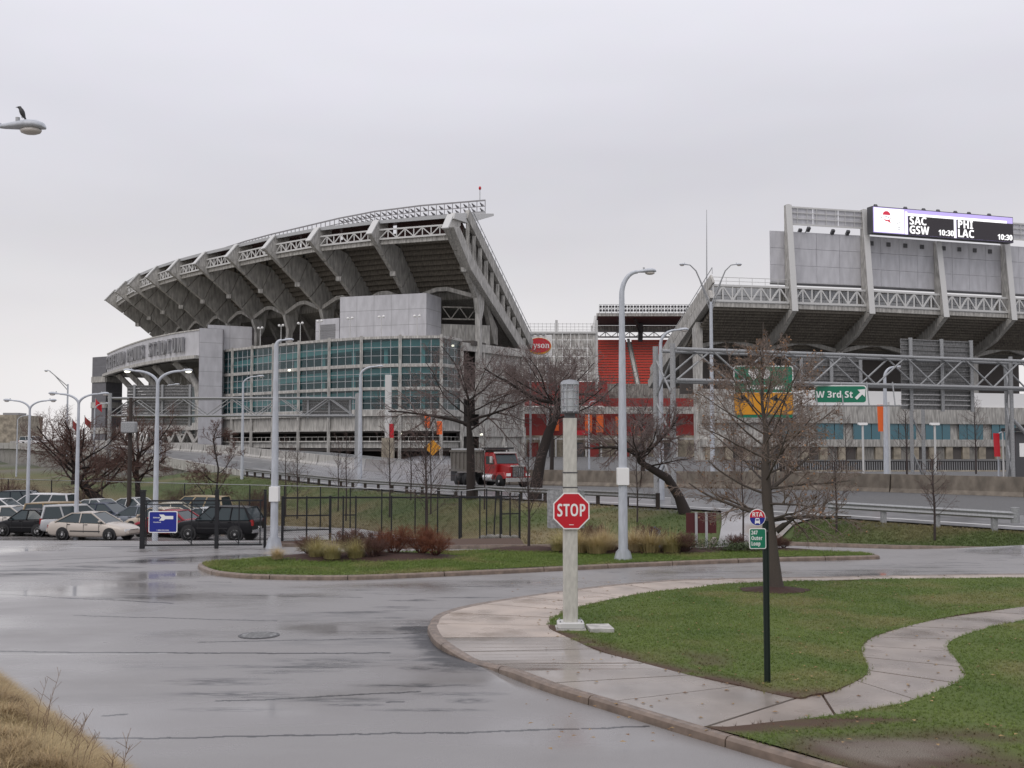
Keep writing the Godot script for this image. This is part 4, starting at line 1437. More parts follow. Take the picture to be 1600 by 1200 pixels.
	for q in [[-112.4, 289.0, 9.5, -0.3], [-104.0, 274.0, 13.5, 0.2], [-104.8, 262.0, 8.0, 0.4]]:
		var t := thing("flag", ["red flag on a pole at the far left before the dark stair tower", "red and white flag flying highest beside the left gantry", "red and white flag just right of the dark stair tower"][fl], "flag", V(q[0], 1.0, q[1]), 0, "flags at the stadium's left end")
		fl += 1
		var p := MB.new()
		p.rod(Vector3.ZERO, Vector3(0, q[2] + 1.2, 0), 0.09)
		obj("flag_pole", p, M.steel_grey, t)
		var c := MB.new()
		for i in 6:
			var x0 := i * 0.26
			var x1 := (i + 1) * 0.26
			c.quad(Vector3(x0, q[2] + 1 - x0, sin(x0 * 3) * 0.25), Vector3(x1, q[2] + 1 - x1, sin(x1 * 3) * 0.25), Vector3(x1, q[2] - 0.9 - x1, sin(x1 * 3) * 0.25), Vector3(x0, q[2] - 0.9 - x0, sin(x0 * 3) * 0.25))
		obj("cloth", c, M.seat_dark if fl != 2 else M.sign_red, t)

func far_stand():
	var t := thing("far_stand", "far stadium stand of bright red seats under a light rack, in the gap", "stadium stand")
	# rows of seats face the field, that is, us
	var n := 17
	var m := MB.new()
	var cut := [25.5, 35.6, 37.2, 50.6, 52.2, 68.0]
	for s in n:
		var y := 21.5 + s * 0.9
		var d := 318.0 + s * 1.44
		for c in 3:
			var x0: float = cut[c * 2]
			var x1: float = cut[c * 2 + 1]
			m.box(V((x0 + x1) / 2, y + 0.36, d), Vector3(x1 - x0, 0.78, 0.1))
			m.box(V((x0 + x1) / 2, y + 0.18, d - 0.2), Vector3(x1 - x0, 0.06, 0.4))
	stuff(obj("seats", m, M.seat, t))
	var st := MB.new()
	for s in n:
		var y := 21.5 + s * 0.9
		var d := 318.0 + s * 1.44
		st.box(V(46.5, y - 0.35, d + 0.6), Vector3(42, 0.9, 1.5))
	obj("steps", st, M.concrete_dark, t)
	var k := MB.new()
	k.box(V(46, 37.7, 343), Vector3(42, 0.5, 0.4))
	k.box(V(46, 39.4, 343), Vector3(42, 0.35, 0.4))
	for i in 22:
		k.beam(V(25.5 + i * 1.9, 37.8, 343), V(27.4 + i * 1.9, 39.3, 343) if i % 2 else V(25.5 + i * 1.9, 39.3, 343), 0.22, 0.22)
		k.beam(V(25.5 + i * 1.9, 39.3, 343) if i % 2 == 0 else V(25.5 + i * 1.9, 37.8, 343), V(27.4 + i * 1.9, 37.8, 343) if i % 2 == 0 else V(27.4 + i * 1.9, 39.3, 343), 0.22, 0.22)
	obj("truss", k, M.steel_grey, t)
	var up := MB.new()
	up.box(V(46, 40.5, 344), Vector3(42, 1.8, 0.3))
	obj("back_screen", up, M.concrete, t)
	var cn := MB.new()
	cn.quad(V(25.4, 42.3, 326), V(67, 42.3, 326), V(67, 41.6, 345), V(25.4, 41.6, 345))
	cn.quad(V(25.4, 42.5, 326), V(67, 42.5, 326), V(67, 41.9, 345), V(25.4, 41.9, 345))
	obj("canopy", cn, M.soffit, t)
	var ce := MB.new()
	ce.box(V(46, 42.7, 325.8), Vector3(41.6, 0.9, 0.4))
	obj("canopy_edge", ce, M.concrete_pale, t)
	for x in [40.0, 58.0]:
		var c := MB.new()
		c.beam(V(x, 34, 342), V(x, 41.8, 340), 1.4, 1.4)
		c.beam(V(x, 39, 341), V(x - 3, 42, 330), 0.6, 0.9)
		obj("canopy_post", c, M.dark_steel, t)
	var rk := MB.new()
	var lamps := MB.new()
	for i in 22:
		var x := 26.0 + i * 1.85
		for y in [43.5, 44.6, 45.7]: rk.box(V(x + 0.92, y, 325.6), Vector3(1.85, 0.12, 0.12))
		rk.box(V(x, 44.4, 325.6), Vector3(0.12, 2.6, 0.12))
		for y in [44.0, 45.1]:
			for o in [0.4, 1.3]:
				lamps.tube(PackedVector3Array([V(x + o, y + 0.1, 326), V(x + o, y, 325.3), V(x + o, y - 0.1, 324.9)]), PackedFloat32Array([0.12, 0.3, 0.4]), 7)
	obj("light_rack", rk, M.steel_grey, t)
	stuff(obj("floodlights", lamps, M.dark_steel, t))
	var e := MB.new()
	e.tube(PackedVector3Array([V(25.0, 42.2, 326), V(24.2, 38, 324), V(23.9, 30, 320), V(23.9, 8, 318)]), PackedFloat32Array([0.5, 0.5, 0.5, 0.5]), 8)
	obj("end_column", e, M.steel_white, t)
	var ai := MB.new()
	ai.beam(V(36.4, 21.3, 317.2), V(36.4, 37, 342.5), 0.8, 0.3)
	ai.beam(V(51.4, 21.3, 317.2), V(51.4, 37, 342.5), 0.8, 0.3)
	ai.box(V(46, 20.6, 316.5), Vector3(42, 1.8, 0.4))
	obj("aisle", ai, M.concrete, t)
	# tall mesh panel behind the sign, in framed sheets
	var mp := thing("framed_screen", "tall pale gridded screen panel between the two stands", "screen wall")
	for i in 9:
		for j in 6:
			var p := MB.new()
			p.box(V(3.2 + i * 2.05, 20.6 + j * 2.05, 270), Vector3(1.97, 1.97, 0.12))
			obj("panel", p, M.concrete_pale, mp)
	var fr := MB.new()
	for x in [1.2, 11.0, 20.9]: fr.box(V(x, 26, 270.4), Vector3(0.6, 17.5, 0.6))
	fr.box(V(11, 31.6, 269.8), Vector3(19.5, 0.5, 0.3))
	for j in 3: fr.box(V(11, 32.3 + j * 0.75, 270.2), Vector3(19.5, 0.09, 0.1))
	for i in 20: fr.box(V(1.5 + i, 33.0, 270.2), Vector3(0.08, 2.0, 0.1))
	obj("frame", fr, M.steel_white, mp)
	# oval advert on a white board
	var ad := thing("oval_sign", "red oval sign with white script on a white square board", "sign", V(6.3, 26.9, 255))
	var bd := MB.new()
	bd.prism(round_rect(6.0, 5.2, 0.2), 0.5, Transform3D.IDENTITY, 0.05)
	obj("board", bd, M.sign_white, ad)
	var o1 := MB.new()
	o1.prism(rot_poly(28, 2.85, 1.95), 0.12, face(Vector3(0, 0, 0.32)))
	obj("rim", o1, M.sign_amber, ad)
	var o2 := MB.new()
	o2.prism(rot_poly(28, 2.7, 1.7), 0.12, face(Vector3(0, 0.15, 0.37)))
	obj("oval", o2, M.sign_red, ad)
	text("lettering", "Tyson", 1.25, M.sign_white, ad, face(Vector3(0, 0.15, 0.45)), 0.06, 0.95, 600, "Droid Serif")
	var up2 := MB.new()
	up2.box(Vector3(-2, -14, -0.6), Vector3(0.5, 24, 0.5))
	up2.box(Vector3(2, -14, -0.6), Vector3(0.5, 24, 0.5))
	for i in 3: up2.box(Vector3(-1.6 + i * 1.3, 2.8, 0.3), Vector3(0.6, 0.3, 0.9))
	obj("supports", up2, M.steel_grey, ad)
	# lower bowl: red seats, white fascia, gates with orange banners
	var lo := thing("lower_bowl", "lower tiers of dark red seats behind the bare trees", "stadium stand")
	for q in [[21.5, 14.5, 290.0, 0.0, 26.0, "a"], [17.0, 13.0, 296.0, 25.0, 60.0, "b"]]:
		var rws := MB.new()
		for s in 14:
			var y: float = lerpf(q[1], q[0], s / 14.0)
			rws.box(V((q[3] + q[4]) / 2, y, q[2] + s * 0.8), Vector3(q[4] - q[3], 0.45, 0.12))
			rws.box(V((q[3] + q[4]) / 2, y - 0.3, q[2] + s * 0.8 + 0.4), Vector3(q[4] - q[3], 0.08, 0.9))
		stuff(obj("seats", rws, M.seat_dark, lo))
	var cb := MB.new()
	cb.box(V(46, 18.4, 311), Vector3(44, 5.4, 0.5))
	obj("concourse_band", cb, M.concrete_dark, lo)
	var fz := MB.new()
	fz.box(V(20, 12.2, 262), Vector3(50, 1.7, 0.6))
	obj("fascia", fz, M.concrete_pale, lo)
	var w := MB.new()
	w.box(V(20, 8.6, 264), Vector3(52, 5.6, 0.4))
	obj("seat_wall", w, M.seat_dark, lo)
	var w2 := MB.new()
	w2.box(V(20, 3.2, 263.5), Vector3(52, 6.0, 0.4))
	obj("gate_wall", w2, M.beige_wall, lo)
	var rr := MB.new()
	rr.box(V(20, 5.4, 261.6), Vector3(50, 0.5, 0.5))
	obj("gate_beam", rr, M.concrete_pale, lo)
	for i in 13:
		var p := MB.new()
		p.box(V(-4 + i * 3.6, 3.0, 261.4), Vector3(0.35, 6.0, 0.35))
		obj("gate_post", p, M.steel_white, lo)
	for i in 12:
		if i % 3 == 1: continue
		var p := MB.new()
		p.box(V(-2.2 + i * 3.6, 2.4, 262.2), Vector3(2.6, 4.2, 0.2))
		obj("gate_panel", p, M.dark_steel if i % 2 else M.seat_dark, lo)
	for q in [[18.2, 9.0], [20.9, 9.0], [25.5, 8.6], [10.3, 9.4]]:
		var p := MB.new()
		p.box(V(q[0], q[1], 261.5), Vector3(1.7, 4.2, 0.15))
		obj("banner", p, M.orange, lo)
	for q in [[15.5, 5.4, 6.0], [27.0, 5.2, 3.4]]:
		var p := MB.new()
		p.box(V(q[0], q[1] + 1.4, 261.2), Vector3(q[2], 1.1, 0.2))
		obj("gate_sign", p, M.sign_red, lo)

# right stand: beam feet (x, distance) at the truss
var RT := [[36.8, 196.5], [51.8, 199.8], [67.3, 204.0], [83.3, 209.4], [98.6, 214.4], [114.0, 219.0]]

func RP(s: float, e: float, y: float) -> Vector3:
	var i := clampi(int(floorf(s)), 0, RT.size() - 2)
	var p := Vector2(RT[i][0], RT[i][1]).lerp(Vector2(RT[i + 1][0], RT[i + 1][1]), s - i)
	return V(p.x - 0.18 * e, y, p.y + 0.984 * e)

func rslab(m: MB, s0: float, s1: float, prof: PackedVector2Array):
	var n := prof.size()
	for j in n:
		var p := prof[j]
		var q := prof[(j + 1) % n]
		m.quad(RP(s0, p.x, p.y), RP(s1, p.x, p.y), RP(s1, q.x, q.y), RP(s0, q.x, q.y))
	for j in range(1, n - 1):
		m.tri(RP(s0, prof[0].x, prof[0].y), RP(s0, prof[j].x, prof[j].y), RP(s0, prof[j + 1].x, prof[j + 1].y))
		m.tri(RP(s1, prof[0].x, prof[0].y), RP(s1, prof[j + 1].x, prof[j + 1].y), RP(s1, prof[j].x, prof[j].y))

func rfin(m: MB, s: float, poly: PackedVector2Array, w: float):
	var o := RP(s, 0, 0)
	var d := (RP(s, 1, 0) - o).normalized()
	m.prism(poly, w, Transform3D(Basis(d, Vector3.UP, d.cross(Vector3.UP)), o), 0.06)

func right_stand():
	var t := thing("scoreboard_stand", "grey stadium stand at right carrying a lit scoreboard on tall ribs", "stadium")
	for i in range(1, RT.size()):
		var rib := Node3D.new()
		rib.name = "rib"
		t.add_child(rib, true)
		var m := MB.new()
		rfin(m, i, PackedVector2Array([Vector2(0, 28.5), Vector2(2.2, 48.6 if i != 3 else 43.5), Vector2(3.4, 48.6 if i != 3 else 43.5), Vector2(3.4, 31), Vector2(3.0, 29.3)]), 0.8)
		obj("post", m, M.concrete_pale, rib)
		var lo := MB.new()
		rfin(lo, i, PackedVector2Array([Vector2(0, 28.4), Vector2(3.0, 29.2), Vector2(9.5, 26.6), Vector2(15.5, 23.2), Vector2(12.8, 22.4), Vector2(6.2, 24.7)]), 0.9)
		obj("raking_leg", lo, M.concrete, rib)
		var c := MB.new()
		rfin(c, i, PackedVector2Array([Vector2(13, 22.4), Vector2(15.4, 23.1), Vector2(14.8, 1), Vector2(13.4, 1)]), 1.1)
		obj("column", c, M.concrete_pale, rib)
		var f := MB.new()
		rfin(f, i, PackedVector2Array([Vector2(-0.12, 28.4), Vector2(2.08, 48.5 if i != 3 else 43.4), Vector2(2.3, 48.5 if i != 3 else 43.4), Vector2(0.1, 28.4)]), 1.15)
		obj("edge_plate", f, M.steel_white, rib)
	for i in RT.size() - 1:
		var a := i + (0.03 if i else 0.0)
		var z := i + 0.97
		var tr := MB.new()
		var nn := 8
		for k in nn:
			var u0 := lerpf(a, z, k / float(nn))
			var u1 := lerpf(a, z, (k + 1.0) / nn)
			tr.beam(RP(u0, 1.6, 32.9), RP(u1, 1.6, 32.9), 0.4, 0.36)
			tr.beam(RP(u0, 1.6, 30.1), RP(u1, 1.6, 30.1), 0.4, 0.4)
			tr.beam(RP(u0, 1.6, 32.8 if k % 2 else 30.2), RP(u1, 1.6, 30.2 if k % 2 else 32.8), 0.26, 0.26)
			tr.beam(RP(u0, 1.6, 30.1), RP(u0, 1.6, 32.9), 0.24, 0.24)
		obj("truss", tr, M.steel_white, t)
		var fa := MB.new()
		rslab(fa, a, z, PackedVector2Array([Vector2(1.6, 29.8), Vector2(1.6, 29.0), Vector2(2.2, 29.0), Vector2(2.2, 29.8)]))
		obj("fascia", fa, M.concrete, t)
		var bkp := MB.new()
		for k in 5:
			for j in 2:
				bkp.quad(RP(lerpf(a, z, (k + 0.02) / 5), 5.2, 31.5 + j * 1.6), RP(lerpf(a, z, (k + 0.98) / 5), 5.2, 31.5 + j * 1.6), RP(lerpf(a, z, (k + 0.98) / 5), 5.2, 30.0 + j * 1.6), RP(lerpf(a, z, (k + 0.02) / 5), 5.2, 30.0 + j * 1.6))
		obj("back_panels", bkp, M.steel_grey, t)
		# stepped underside
		var dk := MB.new()
		for s in 14:
			var e0 := 2.2 + s * 1.0
			var y0 := 29.2 - s * 0.42
			dk.quad(RP(a, e0, y0), RP(z, e0, y0), RP(z, e0, y0 - 0.75), RP(a, e0, y0 - 0.75))
			dk.quad(RP(a, e0, y0 - 0.75), RP(z, e0, y0 - 0.75), RP(z, e0 + 0.3, y0 - 0.75), RP(a, e0 + 0.3, y0 - 0.75))
			dk.quad(RP(a, e0 + 0.3, y0 - 0.75), RP(z, e0 + 0.3, y0 - 0.75), RP(z, e0 + 0.3, y0 - 0.42), RP(a, e0 + 0.3, y0 - 0.42))
			dk.quad(RP(a, e0 + 0.3, y0 - 0.42), RP(z, e0 + 0.3, y0 - 0.42), RP(z, e0 + 1.0, y0 - 0.42), RP(a, e0 + 1.0, y0 - 0.42))
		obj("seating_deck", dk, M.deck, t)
		var sb := MB.new()
		rslab(sb, i, i + 1.0, PackedVector2Array([Vector2(16.2, 23.4), Vector2(38, 16), Vector2(40, 19), Vector2(5.4, 33.5), Vector2(5.4, 30)]))
		obj("deck_slab", sb, M.concrete_dark, t)
		var tie := MB.new()
		tie.beam(RP(i + 0.04, 14, 22.6), RP(i + 0.44, 14, 24.1), 0.9, 0.8)
		tie.beam(RP(i + 0.44, 14, 24.1), RP(i + 0.56, 14, 24.1), 0.9, 0.8)
		tie.beam(RP(i + 0.56, 14, 24.1), RP(i + 0.96, 14, 22.6), 0.9, 0.8)
		obj("tie_beam", tie, M.concrete, t)
		# base: recess, white band, grey band, window strip, tan piers
		var rc := MB.new()
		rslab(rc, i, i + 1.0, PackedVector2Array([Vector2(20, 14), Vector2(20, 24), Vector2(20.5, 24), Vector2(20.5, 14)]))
		obj("recess_wall", rc, M.dark_room, t)
		var wb := MB.new()
		rslab(wb, i, i + 1.0, PackedVector2Array([Vector2(8.4, 11.4), Vector2(8.4, 14.4), Vector2(9, 14.4), Vector2(9, 11.4)]))
		obj("white_band", wb, M.globe if i > 0 else M.concrete_pale, t)
		var gb := MB.new()
		rslab(gb, i, i + 1.0, PackedVector2Array([Vector2(8, 8.1), Vector2(8, 11.5), Vector2(9, 11.5), Vector2(9, 8.1)]))
		obj("grey_band", gb, M.concrete, t)
		var lb := MB.new()
		rslab(lb, i, i + 1.0, PackedVector2Array([Vector2(8, 3.6), Vector2(8, 5.0), Vector2(9, 5.0), Vector2(9, 3.6)]))
		obj("lower_band", lb, M.concrete, t)
		if i > 0:
			for k in 8:
				if k % 4 == 3: continue
				var g := MB.new()
				g.quad(RP(i + (k + 0.04) / 8, 8.3, 8.1), RP(i + (k + 0.96) / 8, 8.3, 8.1), RP(i + (k + 0.96) / 8, 8.3, 5.0), RP(i + (k + 0.04) / 8, 8.3, 5.0))
				obj("window", g, M.teal_dim, t)
		var wl := MB.new()
		rslab(wl, i, i + 1.0, PackedVector2Array([Vector2(8.8, 0.5), Vector2(8.8, 8.2), Vector2(9.4, 8.2), Vector2(9.4, 0.5)]))
		obj("base_wall", wl, M.concrete if i > 0 else M.concrete_pale, t)
		for k in 4:
			var p := MB.new()
			rslab(p, i + k * 0.25 + 0.05, i + k * 0.25 + 0.15, PackedVector2Array([Vector2(8.2, 0.5), Vector2(8.2, 3.7), Vector2(8.9, 3.7), Vector2(8.9, 0.5)]))
			obj("pier", p, M.beige_wall, t)
			var o := MB.new()
			rslab(o, i + k * 0.25 + 0.16, i + k * 0.25 + 0.29, PackedVector2Array([Vector2(8.6, 0.5), Vector2(8.6, 3.4), Vector2(8.78, 3.4), Vector2(8.78, 0.5)]))
			obj("opening_shade", o, M.dark_room if k % 2 else M.concrete_dark, t)  # dark plate on the wall, its colour standing for an opening's shade
		# lit board backing of sheet panels above the truss
		var x0 := -0.21 if i == 1 else 0.0
		if i > 0:
			for k in 4:
				for j in 3:
					var p := MB.new()
					var s0 := i + lerpf(x0, 1.0, (k + 0.006) / 4)
					var s1 := i + lerpf(x0, 1.0, (k + 0.994) / 4)
					var y0 := 34.2 + j * 3.2
					rslab(p, s0, s1, PackedVector2Array([Vector2(3.5, y0 + 0.03), Vector2(3.5, y0 + 3.17), Vector2(3.8, y0 + 3.17), Vector2(3.8, y0 + 0.03)]))
					obj("board_panel", p, M.cladding, t)
			var bm := MB.new()
			rslab(bm, i + x0, i + 1.0, PackedVector2Array([Vector2(3.42, 33.75), Vector2(3.42, 34.15), Vector2(3.9, 34.15), Vector2(3.9, 33.75)]))
			obj("board_sill", bm, M.dark_steel, t)
			if i in [2, 3]:
				for k in 4:
					var p := MB.new()
					rslab(p, i + 0.1 + k * 0.23, i + 0.15 + k * 0.23, PackedVector2Array([Vector2(3.3, 42.0), Vector2(3.3, 42.8), Vector2(3.48, 42.8), Vector2(3.48, 42.0)]))
					obj("vent", p, M.dark_steel, t)
		if i in [1, 4]:
			var fr := MB.new()
			for k in 9:
				fr.beam(RP(i + k / 8.0, 2.6, 45.0), RP(i + k / 8.0, 2.6, 48.2), 0.1, 0.1)
			for y in [45.0, 46.1, 47.2, 48.2]: fr.beam(RP(i, 2.6, y), RP(i + 1.0, 2.6, y), 0.12, 0.12 if y > 45 and y < 48 else 0.3)
			obj("upper_frame", fr, M.steel_white, t)
			for k in 3:
				for j in 2:
					var p := MB.new()
					rslab(p, i + (k + 0.02) / 3, i + (k + 0.98) / 3, PackedVector2Array([Vector2(2.8, 45.05 + j * 1.6), Vector2(2.8, 46.6 + j * 1.6), Vector2(2.9, 46.6 + j * 1.6), Vector2(2.9, 45.05 + j * 1.6)]))
					obj("upper_panel", p, M.cladding, t)
	# the open left end: sloping beams and a column
	for q in [[-0.02, 1.9, 0.4], [-0.05, -0.9, 1.2]]:
		var m := MB.new()
		var w: float = q[1]
		rfin(m, q[0] * 0.2, PackedVector2Array([Vector2(1.0, 31.4 + w), Vector2(2.4, 33.0 + w), Vector2(39, 18.6 + w), Vector2(38.4, 16.9 + w)]), q[2])
		obj("end_beam", m, M.concrete_pale, t)
	var ep := MB.new()
	for k in 12:
		var e := 4.0 + k * 2.8
		ep.beam(RP(0, e, 30.4 - (e - 4) * 0.42), RP(0, e, 33.8 - (e - 4) * 0.42), 0.5, 0.5)
	obj("end_posts", ep, M.concrete_dark, t)
	var ec := MB.new()
	rfin(ec, 0.0, PackedVector2Array([Vector2(9, 27.0), Vector2(11.2, 26.0), Vector2(10.6, 1), Vector2(9.4, 1)]), 1.3)
	obj("end_column", ec, M.concrete_pale, t)
	var er := MB.new()
	for k in 9: er.beam(RP(0.0, 2 + k * 4.0, 35 - k * 1.7), RP(0.0, 2 + k * 4.0, 36.2 - k * 1.7), 0.1, 0.1)
	er.beam(RP(0, 2, 36.2), RP(0, 34, 22.6), 0.1, 0.1)
	obj("end_railing", er, M.steel_grey, t)
	var pf := MB.new()
	for k in 7:
		pf.beam(RP(k * 0.166, 1.6, 33), RP(k * 0.166, 1.6, 34.4), 0.08, 0.08)
	pf.beam(RP(0, 1.6, 34.4), RP(1, 1.6, 34.4), 0.1, 0.1)
	pf.beam(RP(0, 1.6, 33.7), RP(1, 1.6, 33.7), 0.08, 0.08)
	obj("roof_railing", pf, M.steel_white, t)
	var lo := MB.new()
	for q in [[1.2, 5.0], [1.25, 3.0], [1.6, 4.0], [1.8, 4.0], [3.2, 2.0], [2.1, 2.0], [2.5, 2.0], [2.75, 2.0], [2.95, 2.0], [3.4, 2.0], [3.7, 2.0]]:
		var y := 44.1 if q[1] > 2.5 else 48.9
		lo.beam(RP(q[0], q[1] - 0.5, y - 0.3), RP(q[0], q[1] - 1.2, y + 0.3), 0.6, 0.5)
		lo.beam(RP(q[0] - 0.02, q[1], y - 0.5), RP(q[0], q[1] - 0.5, y), 0.12, 0.12)
	stuff(obj("floodlights", lo, M.dark_steel, t))
	scoreboard()
	# spire mast on the left end
	var ms := MB.new()
	ms.rod(V(38.3, 28, 215), V(38.5, 50.4, 215), 0.2, 6, 0.05)
	tag(obj("spire_mast", ms, M.steel_grey), "thin tall grey mast rising above the right stand's left end", "mast")

func scoreboard():
	var a := RP(2.0, -0.9, 46.0)
	var b := RP(3.96, -0.9, 46.0)
	var w := a.distance_to(b)
	var x := (b - a).normalized()
	var xf := Transform3D(Basis(x, Vector3.UP, x.cross(Vector3.UP)), (a + b) / 2)
	var t := thing("scoreboard", "lit scoreboard with white team codes on black, above the right stand", "scoreboard")
	t.transform = xf
	var cs := MB.new()
	cs.prism(round_rect(w + 0.3, 5.1, 0.05), 1.6, face(Vector3(0, 0, -0.82)))
	obj("case", cs, M.dark_steel, t)
	var glow := func(r: float, g: float, bl: float, e: float) -> StandardMaterial3D:
		var m := plain(0.02, 0.02, 0.02, 0.5)
		m.emission_enabled = true
		m.emission = lin(r, g, bl)
		m.emission_energy_multiplier = e
		return m
	var white: StandardMaterial3D = glow.call(1.0, 0.99, 1.0, 1.3)
	var lilac: StandardMaterial3D = glow.call(0.55, 0.45, 0.9, 1.0)
	var black: StandardMaterial3D = glow.call(0.012, 0.008, 0.012, 1.0)
	var red: StandardMaterial3D = glow.call(0.6, 0.02, 0.06, 1.0)
	var grey: StandardMaterial3D = glow.call(0.25, 0.25, 0.28, 1.0)
	var pane := func(called: String, cx: float, cy: float, pw: float, ph: float, z: float, m: StandardMaterial3D):
		var q := MB.new()
		q.box(Vector3(cx, cy, z), Vector3(pw, ph, 0.05))
		obj(called, q, m, t)
	var L := -w / 2
	pane.call("screen", 0.0, 0.0, w, 4.8, 0.02, lilac)
	pane.call("screen_logo_field", L + 3.5, 0.0, 6.7, 4.5, 0.06, white)
	pane.call("screen_rule", L + 19.0, 1.42, w - 8.6, 0.5, 0.06, white)
	pane.call("screen_rule", L + 7.35, -0.2, 0.5, 4.3, 0.06, white)
	pane.call("screen_rule", L + 18.55, -0.6, 0.5, 3.6, 0.06, white)
	pane.call("screen_field", L + 13.0, -0.6, 10.5, 3.6, 0.06, black)
	pane.call("screen_field", (L + 18.9 - L) / 2, -0.6, -L - L - 18.9, 3.6, 0.06, black)
	var s := func(word: String, cx: float, cy: float, hh: float, m: StandardMaterial3D, sq: float): text("screen_word", word, hh, m, t, face(Vector3(cx, cy, 0.12)), 0.06, sq, 900)
	s.call("SAC", L + 10.0, 0.3, 1.5, white, 1.05)
	s.call("GSW", L + 10.2, -1.45, 1.5, white, 1.0)
	s.call("PHI", L + 20.9, 0.3, 1.5, white, 1.05)
	s.call("LAC", L + 21.0, -1.45, 1.5, white, 1.05)
	s.call("10:30", L + 16.4, -1.6, 1.05, white, 1.0)
	s.call("10:30", L + w - 2.0, -1.6, 1.05, white, 1.0)
	var d1 := MB.new()
	var half := PackedVector2Array()
	for i in 13: half.append(Vector2(cos(PI * i / 12) * 0.85, sin(PI * i / 12) * 0.75))
	d1.prism(half, 0.05, face(Vector3(L + 2.9, 1.0, 0.12)))
	obj("screen_ball", d1, red, t)
	var d2 := MB.new()
	d2.prism(PackedVector2Array([Vector2(-0.8, 0.2), Vector2(-0.2, -0.15), Vector2(0.3, -0.2), Vector2(0.9, -0.5), Vector2(0.7, 0.0), Vector2(0.8, 0.25), Vector2(0.2, 0.05)]), 0.05, face(Vector3(L + 2.9, 0.0, 0.12)))
	obj("screen_ball", d2, red, t)
	var d3 := MB.new()
	for i in 5: d3.box(Vector3(L + 1.8 + i * 0.5, 0.7 - absf(i - 2) * 0.12, 0.12), Vector3(0.35, 0.14, 0.05), Basis(Vector3(0, 0, 1), 0.3 - i * 0.15))
	d3.box(Vector3(L + 5.6, -0.35, 0.12), Vector3(0.9, 0.12, 0.05), Basis(Vector3(0, 0, 1), 0.3))
	d3.box(Vector3(L + 5.6, -1.15, 0.12), Vector3(0.7, 0.14, 0.05))
	d3.box(Vector3(L + 5.6, -1.55, 0.12), Vector3(0.6, 0.12, 0.05))
	obj("screen_marks", d3, grey, t)
	var al := AreaLight3D.new()
	al.name = "screen_glow"
	al.area_size = Vector2(w, 4.8)
	al.light_energy = 1.5
	al.light_color = Color(0.85, 0.8, 1.0)
	al.position = Vector3(0, 0, 0.3)
	al.rotation.y = PI
	al.shadow_enabled = true
	t.add_child(al)

func gantry(t: Node3D, a: Vector3, b: Vector3, y0: float, y1: float, bays: int):
	# a box truss of four pipes from a to b
	var d := (b - a).normalized()
	var n := Vector3(-d.z, 0, d.x).normalized() * 1.0
	var up := [Vector3(0, y0, 0), Vector3(0, y1, 0)]
	for s in 2:
		for k in 2:
			var m := MB.new()
			m.rod(a + up[k] + n * (s - 0.5) * 1.6, b + up[k] + n * (s - 0.5) * 1.6, 0.1, 8)
			obj("chord", m, M.galv, t)
	for s in 2:
		for i in bays:
			var p := a.lerp(b, float(i) / bays)
			var q := a.lerp(b, (i + 1.0) / bays)
			var m := MB.new()
			var o := n * (s - 0.5) * 1.6
			if i % 2 == 0: m.rod(p + up[0] + o, q + up[1] + o, 0.055)
			else: m.rod(p + up[1] + o, q + up[0] + o, 0.055)
			if s == 0: m.rod(p + up[1] - o, q + up[1] + o, 0.045)
			obj("brace", m, M.galv, t)

func panel_back(label: String, a: Vector3, b: Vector3, y0: float, y1: float, group: String):
	# the ribbed back of a road sign that faces the other way
	var t := thing("road_sign", label, "road sign", Vector3.ZERO, 0, group)
	var n := int((y1 - y0) / 0.3)
	for i in n:
		var m := MB.new()
		var y := y0 + (i + 0.5) * (y1 - y0) / n
		m.beam(a + Vector3(0, y, 0), b + Vector3(0, y, 0), 0.05, (y1 - y0) / n - 0.02)
		m.beam(a + Vector3(0, y + 0.1, 0.07), b + Vector3(0, y + 0.1, 0.07), 0.12, 0.05)
		obj("slat", m, M.sign_back, t)
	for k in ([0.12, 0.55, 0.97] if a.distance_to(b) > 4 else [0.2, 0.85]):
		var m := MB.new()
		var p := a.lerp(b, k) + Vector3(0, 0, 0.2)
		m.beam(p + Vector3(0, y0 - 0.1, 0), p + Vector3(0, y1 + 0.05, 0), 0.2, 0.16)
		obj("upright", m, M.galv, t)

func green_sign(t: Node3D, w: float, h: float, at: Vector3, yaw: float, mat: Material, called := "panel", border := true):
	var xf := face(at, yaw)
	if border:
		var o := MB.new()
		o.prism(round_rect(w, h, 0.18), 0.06, xf)
		obj("border", o, M.sign_white, t)
	var m := MB.new()
	m.prism(round_rect(w - (0.12 if border else 0.0), h - (0.12 if border else 0.0), 0.15), 0.03, xf * face(Vector3(0, 0, 0.03)))
	obj(called, m, mat, t)

